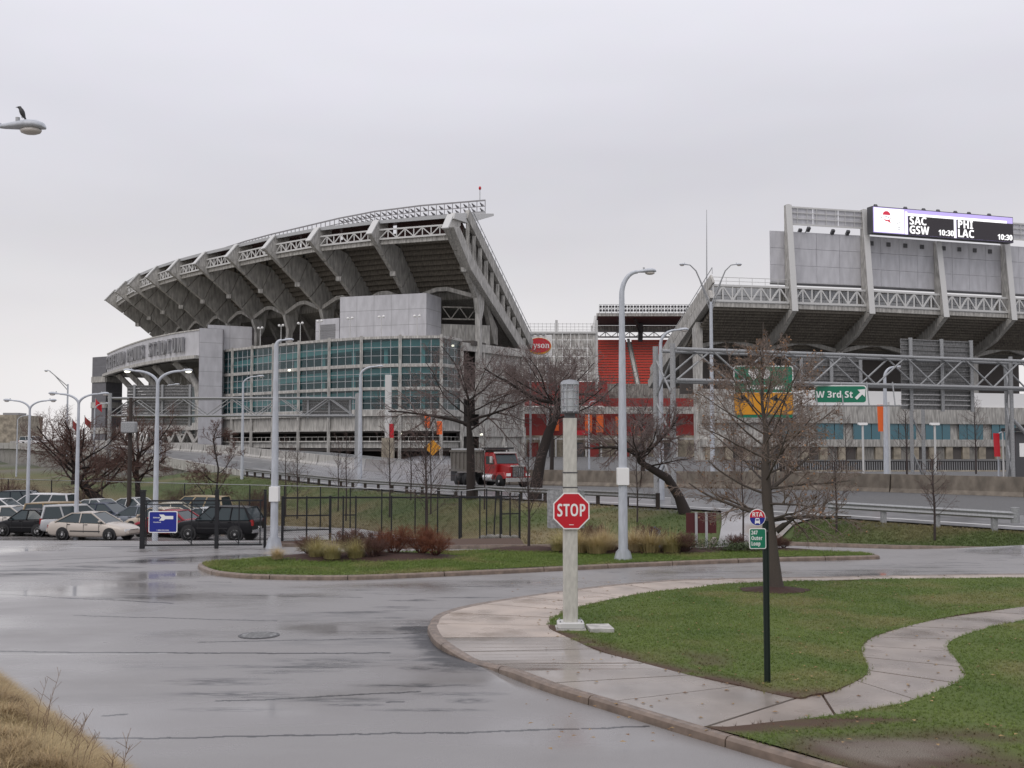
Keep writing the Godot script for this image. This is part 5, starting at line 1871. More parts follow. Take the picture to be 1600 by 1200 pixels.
func gantries():
	var t := thing("sign_gantry", "long steel pipe gantry over the freeway at right, above the green signs", "sign gantry")
	var a := V(8.7, 0, 60.6)
	var b := V(42.0, 0, 73.5)
	gantry(t, a, b, 7.5, 9.2, 16)
	var tw := [[8.1, 61.8], [8.8, 60.0], [31.4, 69.0], [31.9, 70.8]]
	for q in tw:
		var m := MB.new()
		m.rod(V(q[0], 0.2, q[1]), V(q[0], 9.5, q[1]), 0.155 if q[0] < 20 else 0.13, 8)
		obj("post", m, M.galv, t)
	for e in [0, 2]:
		for k in 3:
			var m := MB.new()
			var p := V(tw[e][0], 1.8 + k * 2.4, tw[e][1])
			var q := V(tw[e + 1][0], 4.0 + k * 2.4, tw[e + 1][1])
			m.rod(p, q, 0.06)
			m.rod(Vector3(q.x, p.y, q.z), Vector3(p.x, q.y, p.z), 0.06)
			obj("post_brace", m, M.galv, t)
	for k in 2:
		var m := MB.new()
		m.rod(V(31.6, 5.5 - k * 4.6, 69.2), V(34.2, 2.8 - k * 1.6, 69.6), 0.12)
		obj("stay", m, M.galv, t)
	var yaw := -0.36
	# hanging signs
	var s1 := thing("overhead_sign", "green overhead sign with amber lower half and bent arrows, behind the bare tree", "road sign", V(14.1, 0, 61.5))
	green_sign(s1, 3.35, 1.55, Vector3(0, 7.62, 0), 0, M.sign_green)
	green_sign(s1, 3.3, 1.22, Vector3(0, 6.26, 0.01), 0, M.sign_amber, "amber_panel", false)
	var gb := MB.new()
	gb.box(Vector3(0, 5.58, 0), Vector3(3.2, 0.2, 0.05))
	obj("lower_strip", gb, M.sign_green, s1)
	text("lettering", "Downtown", 0.3, M.sign_white, s1, face(Vector3(0.1, 7.2, 0.06)), 0.02, 1.0, 700)
	var sh := MB.new()
	sh.prism(PackedVector2Array([Vector2(-0.28, 0.3), Vector2(0.28, 0.3), Vector2(0.3, 0.05), Vector2(0, -0.35), Vector2(-0.3, 0.05)]), 0.02, face(Vector3(-0.55, 7.9, 0.06)))
	sh.prism(rot_poly(14, 0.26, 0.3), 0.02, face(Vector3(0.1, 7.95, 0.06)))
	obj("route_shields", sh, M.sign_white, s1)
	for sx in [-0.95, 0.95]:
		var ar := MB.new()
		var p := PackedVector3Array()
		for i in 9:
			var k := PI * 0.55 * i / 8.0
			p.append(Vector3(sx - 0.3 + sin(k) * 0.62, 6.55 - (1 - cos(k)) * 0.62 + 0.0, 0.06))
		for i in 8: ar.beam(p[i], p[i + 1], 0.02, 0.11)
		ar.prism(PackedVector2Array([Vector2(-0.42, 0.0), Vector2(0, 0.24), Vector2(0, -0.2)]), 0.02, face(Vector3(sx - 0.2, 6.55, 0.06)))
		obj("arrow", ar, M.sign_black, s1)
	var s2 := thing("overhead_sign", "green overhead street sign reading W 3rd St with an arrow", "road sign", V(19.0, 0, 63.5))
	green_sign(s2, 3.05, 1.05, Vector3(0, 6.88, 0), 0, M.sign_green)
	text("lettering", "W 3rd St", 0.37, M.sign_white, s2, face(Vector3(-0.35, 6.86, 0.06)), 0.02, 1.05, 700)
	var ar2 := MB.new()
	ar2.prism(PackedVector2Array([Vector2(0.32, 0.32), Vector2(-0.14, 0.28), Vector2(0.01, 0.13), Vector2(-0.3, -0.18), Vector2(-0.18, -0.3), Vector2(0.13, 0.01), Vector2(0.28, -0.14)]), 0.02, face(Vector3(1.12, 6.86, 0.06)))
	obj("arrow", ar2, M.sign_white, s2)
	var cw := MB.new()
	cw.box(Vector3(0.5, 6.2, 0.5), Vector3(6.2, 0.06, 0.7))
	for i in 4: cw.beam(Vector3(-1.4 + i * 1.5, 6.2, 0.2), Vector3(-1.4 + i * 1.5, 7.6, -0.2), 0.06, 0.06)
	obj("catwalk", cw, M.galv, s2)
	panel_back("large ribbed grey back of a road sign on the right gantry", V(24.1, 0, 67.9), V(29.4, 0, 70.0), 6.15, 10.55, "")
	panel_back("ribbed grey sign back beside the street sign, partly behind the right gantry", V(18.0, 0, 70.5), V(22.9, 0, 71.8), 7.9, 9.75, "")
	var t2 := thing("sign_gantry", "steel pipe gantry over the freeway at left, in front of the stadium pier", "sign gantry")
	gantry(t2, V(-40.2, 0, 110), V(-15.8, 0, 109.6), 6.85, 8.6, 10)
	for q in [[-40.6, 110.8], [-40.0, 109.2], [-15.6, 110.4], [-15.2, 108.9]]:
		var m := MB.new()
		m.rod(V(q[0], 0, q[1]), V(q[0], 9.1, q[1]), 0.2, 8)
		obj("post", m, M.galv, t2)
	panel_back("wide ribbed grey sign back on the left gantry before the name wall", V(-39.0, 0, 111.2), V(-32.4, 0, 111.2), 5.9, 10.0, "")
	panel_back("ribbed grey sign back on the left gantry before the glass front", V(-21.2, 0, 111.0), V(-16.2, 0, 111.0), 6.7, 8.8, "")
	# second small support further back at right
	var t3 := thing("braced_mast", "pair of thin grey posts with diagonal braces behind the right barrier wall", "mast")
	var m3 := MB.new()
	for q in [[28.0, 77.0], [29.0, 77.5]]: m3.rod(V(q[0], 0.5, q[1]), V(q[0], 6.6, q[1]), 0.13, 8)
	obj("post", m3, M.galv, t3)
	var m4 := MB.new()
	m4.rod(V(28.0, 6.0, 77), V(29.0, 4.2, 77.5), 0.06)
	m4.rod(V(28.0, 3.4, 77), V(29.2, 1.2, 77.5), 0.08)
	obj("brace", m4, M.galv, t3)

# a lamp head like a flattened drop, pointing along +x
func lamp_head(parent: Node, at: Transform3D, on := false, s := 1.0):
	var m := MB.new()
	var rows := []
	for q in [[0.0, 0.04, 0.04, 0.0], [0.1, 0.07, 0.06, 0.0], [0.3, 0.12, 0.085, 0.01], [0.5, 0.17, 0.11, 0.02], [0.68, 0.165, 0.1, 0.02], [0.8, 0.11, 0.07, 0.0], [0.84, 0.02, 0.015, -0.02]]:
		var ring := PackedVector3Array()
		for j in 10:
			var a := TAU * j / 10
			var y: float = sin(a) * q[2]
			if y < 0: y *= 0.6
			ring.append(at * (Vector3(q[0], y + q[3], cos(a) * q[1]) * s))
		rows.append(ring)
	m.loft(rows)
	obj("lamp_head", m, M.pole, parent)
	var l := MB.new()
	l.ball(at * (Vector3(0.57, -0.07, 0) * s), Vector3(0.2, 0.075, 0.13) * s, 10, 6)
	obj("lamp_lens", l, M.lamp_on if on else M.lens, parent)
	var c := MB.new()
	c.rod(at * (Vector3(0.33, 0.08, 0) * s), at * (Vector3(0.33, 0.17, 0) * s), 0.04 * s, 8)
	obj("light_sensor", c, M.steel_grey, parent)

func curved_arm(m: MB, from: Vector3, dir: Vector3, reach: float, rise: float, r0: float, r1: float) -> Transform3D:
	var p := PackedVector3Array()
	var r := PackedFloat32Array()
	for i in 13:
		var k := i / 12.0
		p.append(from + Vector3.UP * rise * sin(k * PI / 2) + dir * reach * (1 - cos(k * PI / 2)) * 1.0 + dir * 0.0)
		r.append(lerpf(r0, r1, k))
	m.tube(p, r, 8)
	var end := p[-1]
	var d := Vector3(dir.x, 0.06, dir.z).normalized()
	return Transform3D(Basis(d, d.cross(Vector3.UP).cross(d).normalized(), d.cross(Vector3.UP).normalized()), end - d * 0.05)

func lamp_post(label: String, x: float, d: float, h: float, arms: Array, r0 := 0.12, group := "", on := false, y0 := 999.0, reach := 1.6, rise := 1.1, hs := 1.0, flare := false) -> Node3D:
	var y := G(x, d) if y0 > 900 else y0
	var t := thing("lamp_post", label, "street lamp", V(x, y, d), 0, group)
	var m := MB.new()
	m.tube(PackedVector3Array([Vector3(0, -0.2, 0), Vector3(0, h * 0.5, 0), Vector3(0, h, 0)]), PackedFloat32Array([r0, r0 * 0.82, r0 * 0.55]), 8)
	obj("pole", m, M.pole, t)
	if flare:
		var f := MB.new()
		f.tube(PackedVector3Array([Vector3(0, -0.1, 0), Vector3(0, 0.03, 0), Vector3(0, 0.35, 0), Vector3(0, 0.42, 0)]), PackedFloat32Array([r0 * 2.2, r0 * 2.0, r0 * 1.45, r0 * 1.02]), 8)
		obj("base", f, M.pole, t)
	for a in arms:
		var dir := Vector3(cos(a), 0, -sin(a))
		var m2 := MB.new()
		var xf := curved_arm(m2, Vector3(0, h - 0.02, 0), dir, reach, rise, r0 * 0.55, r0 * 0.36)
		obj("arm", m2, M.pole, t)
		lamp_head(t, xf, on, hs)
	return t

func box_label(t: Node3D, y: float, r: float):
	var b := MB.new()
	b.prism(round_rect(r * 2.4, 0.58, 0.03), r * 2.4, face(Vector3(0, y, 0)), 0.012)
	obj("label_sleeve", b, M.sign_white, t)

func poles():
	var near := "tall pale street lamps along the road"
	var l1 := lamp_post("tall pale street lamp on the grass island beside the stop sign", 3.72, 37.0, 9.0, [0.12], 0.165, "", false, 0.05, 0.55, 0.8, 0.84, true)
	box_label(l1, 2.85, 0.165)
	var l2 := lamp_post("tall pale street lamp by the black gate, to the right of the dark off-road car", -9.13, 42.4, 7.75, [0.15], 0.16, "", false, 0.02, 0.2, 0.25, 0.62, true)
	box_label(l2, 2.05, 0.15)
	lamp_post("double-armed car park lamp nearest, both lamps lit, above the blue sign", -16.8, 52, 7.4, [0.05, PI + 0.05], 0.145, "double-armed car park lamps", true, 999, 1.05, 0.65, 0.75)
	lamp_post("double-armed car park lamp in the middle, above the tan wagon", -22.5, 57, 7.0, [0.1, PI + 0.1], 0.13, "double-armed car park lamps", false, 999, 0.95, 0.55, 0.75)
	lamp_post("double-armed car park lamp farthest left, one lamp lit", -30.3, 69, 7.1, [0.1, PI + 0.1], 0.13, "double-armed car park lamps", false, 999, 1.0, 0.6, 0.8)
	lamp_post("pale freeway lamp with a single right arm, before the glass front's middle", -12.3, 89, 8.9, [0.02], 0.2, "freeway lamps", false, 999, 1.1, 0.75, 0.95)
	lamp_post("pale freeway lamp with a right arm, before the left of the glass front", -25.5, 104, 8.9, [0.02], 0.16, "freeway lamps", false, 999, 1.2, 0.75, 1.0)
	lamp_post("freeway lamp with a right arm, just right of the nearest double lamp", -41.5, 130, 8.3, [0.02], 0.15, "freeway lamps", false, 2.0, 1.3, 0.8, 1.0)
	lamp_post("freeway lamp with a right arm before the dark stair tower", -57.0, 150, 6.1, [0.02], 0.15, "freeway lamps", false, 2.6, 1.2, 0.9, 1.0)
	lamp_post("freeway lamp far at left, beside the beige block", -58.5, 130, 6.4, [0.02], 0.11, "freeway lamps", false, 0.4, 0.9, 0.6, 0.9)
	lamp_post("pale freeway lamp with a right arm beside the right gantry's left posts", 8.62, 63.5, 8.9, [0.02], 0.17, "freeway lamps", false, 999, 0.9, 0.85, 0.95)
	lamp_post("freeway lamp with a right arm left of the large ribbed sign back", 28.9, 85, 7.9, [0.2], 0.22, "freeway lamps", false, 1.3, 0.8, 0.8, 0.9)
	lamp_post("small lamp with a right arm beside the kiosk at far right", 44.2, 100, 4.0, [0.02], 0.11, "freeway lamps", false, 0.8, 0.5, 0.35, 0.6)
	lamp_post("thin lamp with a short hook before the gates with orange banners", 9.1, 130, 7.6, [0.02], 0.13, "freeway lamps", false, 0.9, 0.35, 0.6, 0.6)
	# lamp with two truss arms in a V
	var v := thing("lamp_post", "tall grey lamp with two long arms in a V, at the right stand's left end", "street lamp", V(20.4, 1.0, 112))
	var m := MB.new()
	m.rod(Vector3.ZERO, Vector3(0, 17.6, 0), 0.24, 8, 0.16)
	obj("pole", m, M.pole, v)
	for s in [-1, 1]:
		var a := MB.new()
		a.tube(PackedVector3Array([Vector3(0, 17.2, 0), Vector3(s * 0.9, 19.4, 0), Vector3(s * 1.5, 20.8, 0), Vector3(s * 2.1, 21.4, 0), Vector3(s * 2.5, 21.45, 0)]), PackedFloat32Array([0.09, 0.08, 0.07, 0.06, 0.05]), 6)
		a.rod(Vector3(0, 16.4, 0), Vector3(s * 1.3, 20.4, 0), 0.05)
		obj("arm", a, M.galv, v)
		var d := Vector3(s, 0.0, 0)
		lamp_head(v, Transform3D(Basis(d, Vector3.UP, d.cross(Vector3.UP)), Vector3(s * 2.3, 21.45, 0)), false, 1.1)
	# tall lamp far left with a truss arm to the left
	var w := thing("lamp_post", "tall thin lamp with a long sloping left arm, far left behind the trees", "street lamp", V(-56.7, 2.5, 140))
	var m2 := MB.new()
	m2.rod(Vector3.ZERO, Vector3(0, 9.2, 0), 0.16, 8, 0.1)
	obj("pole", m2, M.pole, w)
	var a2 := MB.new()
	a2.rod(Vector3(0, 8.9, 0), Vector3(-2.4, 10.9, 0), 0.06)
	a2.rod(Vector3(0, 8.4, 0), Vector3(-1.7, 10.3, 0), 0.05)
	obj("arm", a2, M.galv, w)
	lamp_head(w, Transform3D(Basis(Vector3(-1, 0, 0), Vector3.UP, Vector3(0, 0, -1)), Vector3(-2.3, 10.9, 0)), false, 0.9)
	# overhead lamp head at top left with its bird
	var h := thing("lamp_post", "lamp head on a long arm reaching in at the top left corner", "street lamp", V(-11.6, 0, 18.3))
	var m3 := MB.new()
	m3.tube(PackedVector3Array([Vector3(0, -0.2, 0), Vector3(0, 4, 0), Vector3(0, 8.2, 0), Vector3(0.25, 8.9, 0.05), Vector3(0.9, 9.24, 0.15), Vector3(3.1, 9.27, 0.3)]), PackedFloat32Array([0.14, 0.11, 0.08, 0.06, 0.05, 0.035]), 8)
	obj("pole", m3, M.pole, h)
	lamp_head(h, Transform3D(Basis(Vector3(1, 0, 0), Vector3.UP, Vector3(0, 0, 1)), Vector3(3.07, 9.24, 0.3)), false, 0.93)
	var b := thing("bird", "small dark bird perched on the lamp head at top left", "bird", V(-8.18, 9.42, 18.0))
	var bm := MB.new()
	var rows := []
	for q in [[-0.055, 0.155, 0.006], [-0.042, 0.155, 0.022], [-0.02, 0.152, 0.03], [-0.003, 0.125, 0.03], [0.012, 0.095, 0.042], [0.035, 0.05, 0.045], [0.055, 0.01, 0.034], [0.075, -0.03, 0.018], [0.11, -0.09, 0.012], [0.13, -0.12, 0.009]]:
		var ring := PackedVector3Array()
		for j in 8:
			var an := TAU * j / 8
			ring.append(Vector3(q[0] + cos(an) * q[2] * 0.8, q[1] + cos(an) * q[2] * 0.55, sin(an) * q[2] * (0.9 if q[1] > 0 else 0.7)))
		rows.append(ring)
	bm.loft(rows)
	for s in [-1, 1]: bm.rod(Vector3(0.035, 0.03, s * 0.018), Vector3(0.03, -0.03, s * 0.018), 0.005, 5)
	bm.rod(Vector3(-0.05, 0.155, 0), Vector3(-0.085, 0.148, 0), 0.009, 5, 0.002)
	obj("body", bm, M.black, b)
	# white pylon and the plaza's small lamps
	var py := thing("pylon", "plain white square pylon before the glass front", "pylon", V(-16.9, 0.5, 150))
	var pm := MB.new()
	pm.prism(round_rect(0.85, 0.85, 0.06), 13.0, Transform3D(Basis.from_euler(Vector3(-PI / 2, 0, 0)), Vector3(0, 6.5, 0)), 0.04)
	obj("shaft", pm, M.steel_white, py)
	var pb := MB.new()
	pb.box(Vector3(0, 2.2, 0), Vector3(1.6, 4.4, 1.6))
	obj("plinth", pb, M.beige_wall, py)
	var ps := MB.new()
	ps.box(Vector3(0.5, 5.2, 0.3), Vector3(0.6, 2.2, 0.5))
	obj("red_panel", ps, M.sign_red, py)
	var tl: Node3D
	var i := 0
	for q in [[35.1, 110], [42.5, 110.5]]:
		var lab: String = ["slim white T-headed plaza lamp right of the orange banner", "slim white T-headed plaza lamp left of the kiosk"][i]
		i += 1
		if tl == null:
			tl = thing("plaza_lamp", lab, "street lamp", V(q[0], 1.0, q[1]), 0, "slim plaza lamps")
			var p := MB.new()
			p.rod(Vector3.ZERO, Vector3(0, 5.0, 0), 0.11, 6)
			obj("pole", p, M.steel_white, tl)
			var c := MB.new()
			c.prism(round_rect(0.9, 0.25, 0.1), 0.4, face(Vector3(0, 5.05, 0)))
			obj("lamp_head", c, M.globe, tl)
		else: dup(tl, V(q[0], 1.0, q[1]), 0, lab)
	# dark utility pole with a transformer can
	var u := thing("utility_pole", "dark timber utility pole with a grey box, left of the nearest double lamp", "utility pole", V(-25.0, G(-25.0, 72), 72))
	var um := MB.new()
	um.rod(Vector3(0, -0.5, 0), Vector3(0, 8.0, 0), 0.16, 8, 0.12)
	um.rod(Vector3(-0.1, 7.6, 0), Vector3(0.45, 7.9, 0), 0.05)
	obj("pole", um, M.wood, u)
	var ub := MB.new()
	ub.prism(round_rect(0.95, 0.72, 0.1), 0.5, face(Vector3(0.02, 6.05, 0.3)), 0.05)
	obj("transformer", ub, M.galv, u)
	var bl := thing("beige_block", "plain beige block of a building at the far left horizon", "building")
	var bb := MB.new()
	bb.box(V(-175, 6, 360), Vector3(34, 15, 20))
	obj("wall", bb, M.beige_wall, bl)
	var br := MB.new()
	br.box(V(-163, 13.9, 360), Vector3(5, 0.9, 6))
	obj("roof_unit", br, M.cladding_dark, bl)

func street_furniture():
	# beige lamp column with a caged lantern, carrying a stop sign
	var t := thing("lamp_column", "square beige lamp column with a caged lantern, at the sidewalk corner", "lamp column", V(1.22, 0.13, 23.17))
	var p := MB.new()
	p.prism(round_rect(0.3, 0.3, 0.03, 2), 2.86, Transform3D(Basis.from_euler(Vector3(-PI / 2, 0, 0)), Vector3(0, 1.5, 0)), 0.004)
	obj("shaft", p, M.cream, t)
	for q in [[2.94, 0.25], [3.1, 0.0]]:
		pass
	var p2 := MB.new()
	p2.prism(round_rect(0.29, 0.29, 0.03, 2), 0.29, Transform3D(Basis.from_euler(Vector3(-PI / 2, 0, 0)), Vector3(0, 3.095, 0)), 0.004)
	obj("shaft", p2, M.cream, t)
	var p3 := MB.new()
	p3.prism(round_rect(0.28, 0.28, 0.03, 2), 1.13, Transform3D(Basis.from_euler(Vector3(-PI / 2, 0, 0)), Vector3(0, 3.825, 0)), 0.004)
	obj("shaft", p3, M.cream, t)
	var bd := MB.new()
	for y in [2.94, 3.25]: bd.box(Vector3(0, y, 0), Vector3(0.31, 0.02, 0.31))
	obj("steel_band", bd, M.dark_steel, t)
	var ba := MB.new()
	ba.prism(round_rect(0.56, 0.5, 0.07), 0.13, Transform3D(Basis.from_euler(Vector3(-PI / 2, 0, 0)), Vector3(0, 0.09, 0)), 0.02)
	obj("plinth", ba, M.steel_white, t)
	for sx in [-1, 1]:
		for sz in [-1, 1]:
			var bo := MB.new()
			bo.rod(Vector3(sx * 0.22, 0.15, sz * 0.19), Vector3(sx * 0.22, 0.19, sz * 0.19), 0.018, 6)
			obj("anchor_bolt", bo, M.galv, t)
	var gr := MB.new()
	gr.box(Vector3(0, 0.015, 0), Vector3(0.62, 0.03, 0.56))
	obj("footing", gr, M.concrete_pale, t)
	var ne := MB.new()
	ne.tube(PackedVector3Array([Vector3(0, 4.39, 0), Vector3(0, 4.48, 0), Vector3(0, 4.49, 0), Vector3(0, 4.53, 0)]), PackedFloat32Array([0.11, 0.12, 0.19, 0.19]), 14)
	obj("collar", ne, M.sign_blue if false else M.dark_steel, t)
	var gl := MB.new()
	gl.tube(PackedVector3Array([Vector3(0, 4.53, 0), Vector3(0, 5.1, 0)]), PackedFloat32Array([0.165, 0.165]), 18, false)
	var gm := plain(0.6, 0.66, 0.72, 0.08)
	gm.transparency = BaseMaterial3D.TRANSPARENCY_ALPHA
	gm.albedo_color.a = 0.3
	obj("lantern_glass", gl, gm, t)
	var core := MB.new()
	core.tube(PackedVector3Array([Vector3(0, 4.53, 0), Vector3(0, 4.7, 0), Vector3(0, 4.72, 0), Vector3(0, 5.0, 0)]), PackedFloat32Array([0.09, 0.09, 0.12, 0.11]), 12)
	obj("lamp_core", core, M.steel_white, t)
	var cap := MB.new()
	cap.tube(PackedVector3Array([Vector3(0, 5.1, 0), Vector3(0, 5.15, 0), Vector3(0, 5.19, 0), Vector3(0, 5.21, 0)]), PackedFloat32Array([0.2, 0.19, 0.14, 0.02]), 18)
	obj("cap", cap, M.pole, t)
	var cg := MB.new()
	for k in 8:
		var a := TAU * (k + 0.5) / 8
		cg.rod(Vector3(cos(a) * 0.19, 4.5, sin(a) * 0.19), Vector3(cos(a) * 0.19, 5.12, sin(a) * 0.19), 0.011, 5)
	for y in [4.64, 4.8, 4.96]:
		for k in 16:
			var a := TAU * k / 16
			var b := TAU * (k + 1) / 16
			cg.rod(Vector3(cos(a) * 0.19, y, sin(a) * 0.19), Vector3(cos(b) * 0.19, y, sin(b) * 0.19), 0.008, 5)
	obj("cage", cg, M.galv, t)
	# stop sign and the back of the sign behind it
	var s := thing("stop_sign", "red octagonal stop sign with white border on the beige lamp column", "stop sign", V(1.235, 2.585, 22.97))
	var o := MB.new()
	o.prism(rot_poly(8, 0.41, 0.41, PI / 8), 0.006, Transform3D.IDENTITY)
	obj("border", o, M.sign_white, s)
	var o2 := MB.new()
	o2.prism(rot_poly(8, 0.382, 0.382, PI / 8), 0.004, face(Vector3(0, 0, 0.004)))
	obj("plate", o2, M.sign_red, s)
	text("lettering", "STOP", 0.255, M.sign_white, s, face(Vector3(0.0, 0.012, 0.007)), 0.003, 0.7, 800)
	var sm := MB.new()
	sm.box(Vector3(0, -0.285, 0.007), Vector3(0.1, 0.012, 0.002))
	obj("maker_mark", sm, M.sign_white, s)
	var br := MB.new()
	for y in [-0.16, 0.16]: br.box(Vector3(-0.01, y, -0.03), Vector3(0.24, 0.05, 0.05))
	obj("bracket", br, M.galv, s)
	var sb := thing("road_sign", "plain grey square sign back strapped behind the stop sign", "road sign", V(1.14, 2.6, 23.36))
	var pb := MB.new()
	pb.prism(round_rect(0.79, 0.8, 0.04), 0.008, Transform3D.IDENTITY)
	obj("plate", pb, M.galv, sb)
	var st := MB.new()
	st.box(Vector3(0.08, 0.0, 0.025), Vector3(0.4, 0.05, 0.04))
	obj("strap", st, M.dark_steel, sb)
	# bus stop: round sign over a green plate on a dark channel post
	var b := thing("bus_stop_sign", "bus stop with round red and blue sign over a green plate, on a dark post", "bus stop sign", V(4.08, 0.12, 17.83), 0.05)
	var po := MB.new()
	po.box(Vector3(0.02, 1.3, -0.045), Vector3(0.075, 2.62, 0.012))
	for k in [-1, 1]: po.box(Vector3(0.02 + k * 0.042, 1.3, -0.03), Vector3(0.012, 2.62, 0.035))
	obj("post", po, plain(0.006, 0.016, 0.012, 0.55), b)
	var c := MB.new()
	c.prism(rot_poly(32, 0.135, 0.135), 0.006, face(Vector3(-0.12, 2.67, 0)))
	obj("round_plate", c, M.sign_white, b)
	var hu := PackedVector2Array()
	var hl := PackedVector2Array()
	for i in 17:
		hu.append(Vector2(cos(PI * i / 16), sin(PI * i / 16)) * 0.124)
		hl.append(Vector2(cos(PI + PI * i / 16), sin(PI + PI * i / 16)) * 0.124)
	var c1 := MB.new()
	c1.prism(hu, 0.003, face(Vector3(-0.12, 2.668, 0.004)))
	obj("red_half", c1, M.sign_red, b)
	var c2 := MB.new()
	c2.prism(hl, 0.003, face(Vector3(-0.12, 2.667, 0.004)))
	obj("blue_half", c2, M.sign_blue, b)
	text("lettering", "RTA", 0.07, M.sign_white, b, face(Vector3(-0.12, 2.717, 0.006)), 0.002, 1.0, 900)
	var bi := MB.new()
	bi.prism(PackedVector2Array([Vector2(-0.035, 0.03), Vector2(-0.028, 0.052), Vector2(0.028, 0.052), Vector2(0.035, 0.03), Vector2(0.042, -0.02), Vector2(0.042, -0.042), Vector2(0.028, -0.042), Vector2(0.024, -0.03), Vector2(-0.024, -0.03), Vector2(-0.028, -0.042), Vector2(-0.042, -0.042), Vector2(-0.042, -0.02)]), 0.002, face(Vector3(-0.12, 2.607, 0.0065)))
	obj("bus_symbol", bi, M.sign_white, b)
	var bw := MB.new()
	bw.prism(round_rect(0.05, 0.022, 0.008), 0.002, face(Vector3(-0.12, 2.63, 0.008)))
	obj("bus_symbol", bw, M.sign_blue, b)
	var g := MB.new()
	g.prism(round_rect(0.275, 0.33, 0.03), 0.006, face(Vector3(-0.118, 2.33, 0)))
	obj("green_plate_border", g, M.sign_white, b)
	var g2 := MB.new()
	g2.prism(round_rect(0.25, 0.305, 0.024), 0.003, face(Vector3(-0.118, 2.33, 0.004)))
	obj("green_plate", g2, M.sign_green, b)
	var k := 0
	for w in ["247", "Outer", "Loop"]:
		var tx := text("lettering", w, 0.062, M.sign_white, b, face(Vector3(-0.225, 2.425 - k * 0.088, 0.006)), 0.002, 0.75, 600)
		(tx.mesh as TextMesh).horizontal_alignment = HORIZONTAL_ALIGNMENT_LEFT
		k += 1
	var ho := MB.new()
	ho.box(Vector3(-0.05, 2.45, -0.02), Vector3(0.2, 0.03, 0.03))
	ho.box(Vector3(-0.05, 2.66, -0.02), Vector3(0.2, 0.03, 0.03))
	obj("bracket", ho, M.dark_steel, b)
	# two red-brown panels on posts at the island's right end
	var mr := thing("panel_sign", "maroon panel sign on two pale posts at the island's right end", "sign", V(7.1, 0.12, 41.3))
	for x in [-0.22, 0.16]:
		var q := MB.new()
		q.box(Vector3(x, 0.68, 0.05), Vector3(0.09, 1.3, 0.08))
		obj("post", q, M.steel_grey, mr)
	for x in [-0.41, -0.03, 0.36]:
		var q := MB.new()
		q.box(Vector3(x, 0.92, 0), Vector3(0.36, 0.75, 0.05))
		obj("panel", q, M.maroon, mr)
	# kiosk and orange banner on the plaza at right
	var ki := thing("kiosk", "dark kiosk with a lit panel on the plaza at far right", "kiosk", V(45.4, 0.9, 98))
	var kb := MB.new()
	kb.box(Vector3(0, 2.1, 0), Vector3(1.7, 4.2, 1.4))
	obj("body", kb, M.dark_steel, ki)
	var kr := MB.new()
	kr.box(Vector3(0, 4.4, 0), Vector3(2.6, 0.3, 2.2))
	obj("roof", kr, M.black, ki)
	var ks := MB.new()
	ks.box(Vector3(-0.1, 2.6, 0.72), Vector3(0.85, 1.2, 0.04))
	obj("lit_panel", ks, M.globe, ki)
	var ob := 0
	for q in [[28.9, 86, 6.7, 5.9, 0.6], [43.6, 99, 4.6, 3.5, 0.55]]:
		var bn := thing("banner", ["orange banner on a thin post right of the street sign", "red banner by the kiosk at far right"][ob], "banner", V(q[0], 1.0, q[1]))
		var q1 := MB.new()
		q1.rod(Vector3(0.6, 0, 0), Vector3(0.6, q[2] - 0.4, 0), 0.08)
		obj("post", q1, M.steel_white, bn)
		var q2 := MB.new()
		for z in 3: q2.quad(Vector3(-q[4] / 2, q[2] - 0.6 - z * 0.7, 0.05 * z), Vector3(q[4] / 2, q[2] - 0.6 - z * 0.7, 0.05 * z), Vector3(q[4] / 2, q[2] - 1.3 - z * 0.7, 0.05 * z + 0.05), Vector3(-q[4] / 2, q[2] - 1.3 - z * 0.7, 0.05 * z + 0.05))
		obj("cloth", q2, M.orange if ob == 0 else M.sign_red, bn)
		ob += 1
	# low plaza wall with a dark fence on top
	var pw := thing("plaza_wall", "low tan plaza wall with a dark picket fence on top, far right", "wall")
	for i in 14:
		var w := MB.new()
		w.box(V(27 + i * 3.3, 0.4, 118), Vector3(3.26, 1.7, 0.5))
		obj("wall_section", w, M.beige_wall, pw)
	var pf := MB.new()
	for i in 190: pf.box(V(25.5 + i * 0.245, 1.75, 118), Vector3(0.14, 1.0, 0.06))
	pf.box(V(48, 2.2, 118), Vector3(46, 0.1, 0.1))
	stuff(obj("pickets", pf, M.black, pw))
	# rocks by the fence corner
	for i in 5:
		var r := MB.new()
		var rr := 0.12 + 0.16 * rng.randf()
		r.ball(Vector3.ZERO, Vector3(rr, rr * 0.6, rr * 0.7), 8, 5)
		for j in r.v.size(): r.v[j] *= 1.0 + 0.25 * noise.get_noise_3dv(r.v[j] * 9 + Vector3(i * 5, 0, 0))
		var rk := obj("rock", r, M.concrete_dark)
		rk.position = V(-1.25 + i * 0.34, G(-1.2, 47.0) + 0.1, 46.9 + (i % 3) * 0.25)
		tag(rk, ["leftmost pale rock of the row at the fence corner", "second pale rock from the left at the fence corner", "middle pale rock of the row at the fence corner", "second pale rock from the right at the fence corner", "rightmost pale rock, nearest the fence's corner post"][i], "rock", "rocks heaped at the fence corner")
	var bb := MB.new()
	bb.tube(PackedVector3Array([V(5.35, 0.1, 41.4), V(5.35, 0.75, 41.4), V(5.35, 0.9, 41.4)]), PackedFloat32Array([0.2, 0.22, 0.02]), 12)
	tag(obj("drum", bb, plain(0.12, 0.2, 0.28, 0.4)), "small blue-grey drum among the dry grasses on the island", "drum")

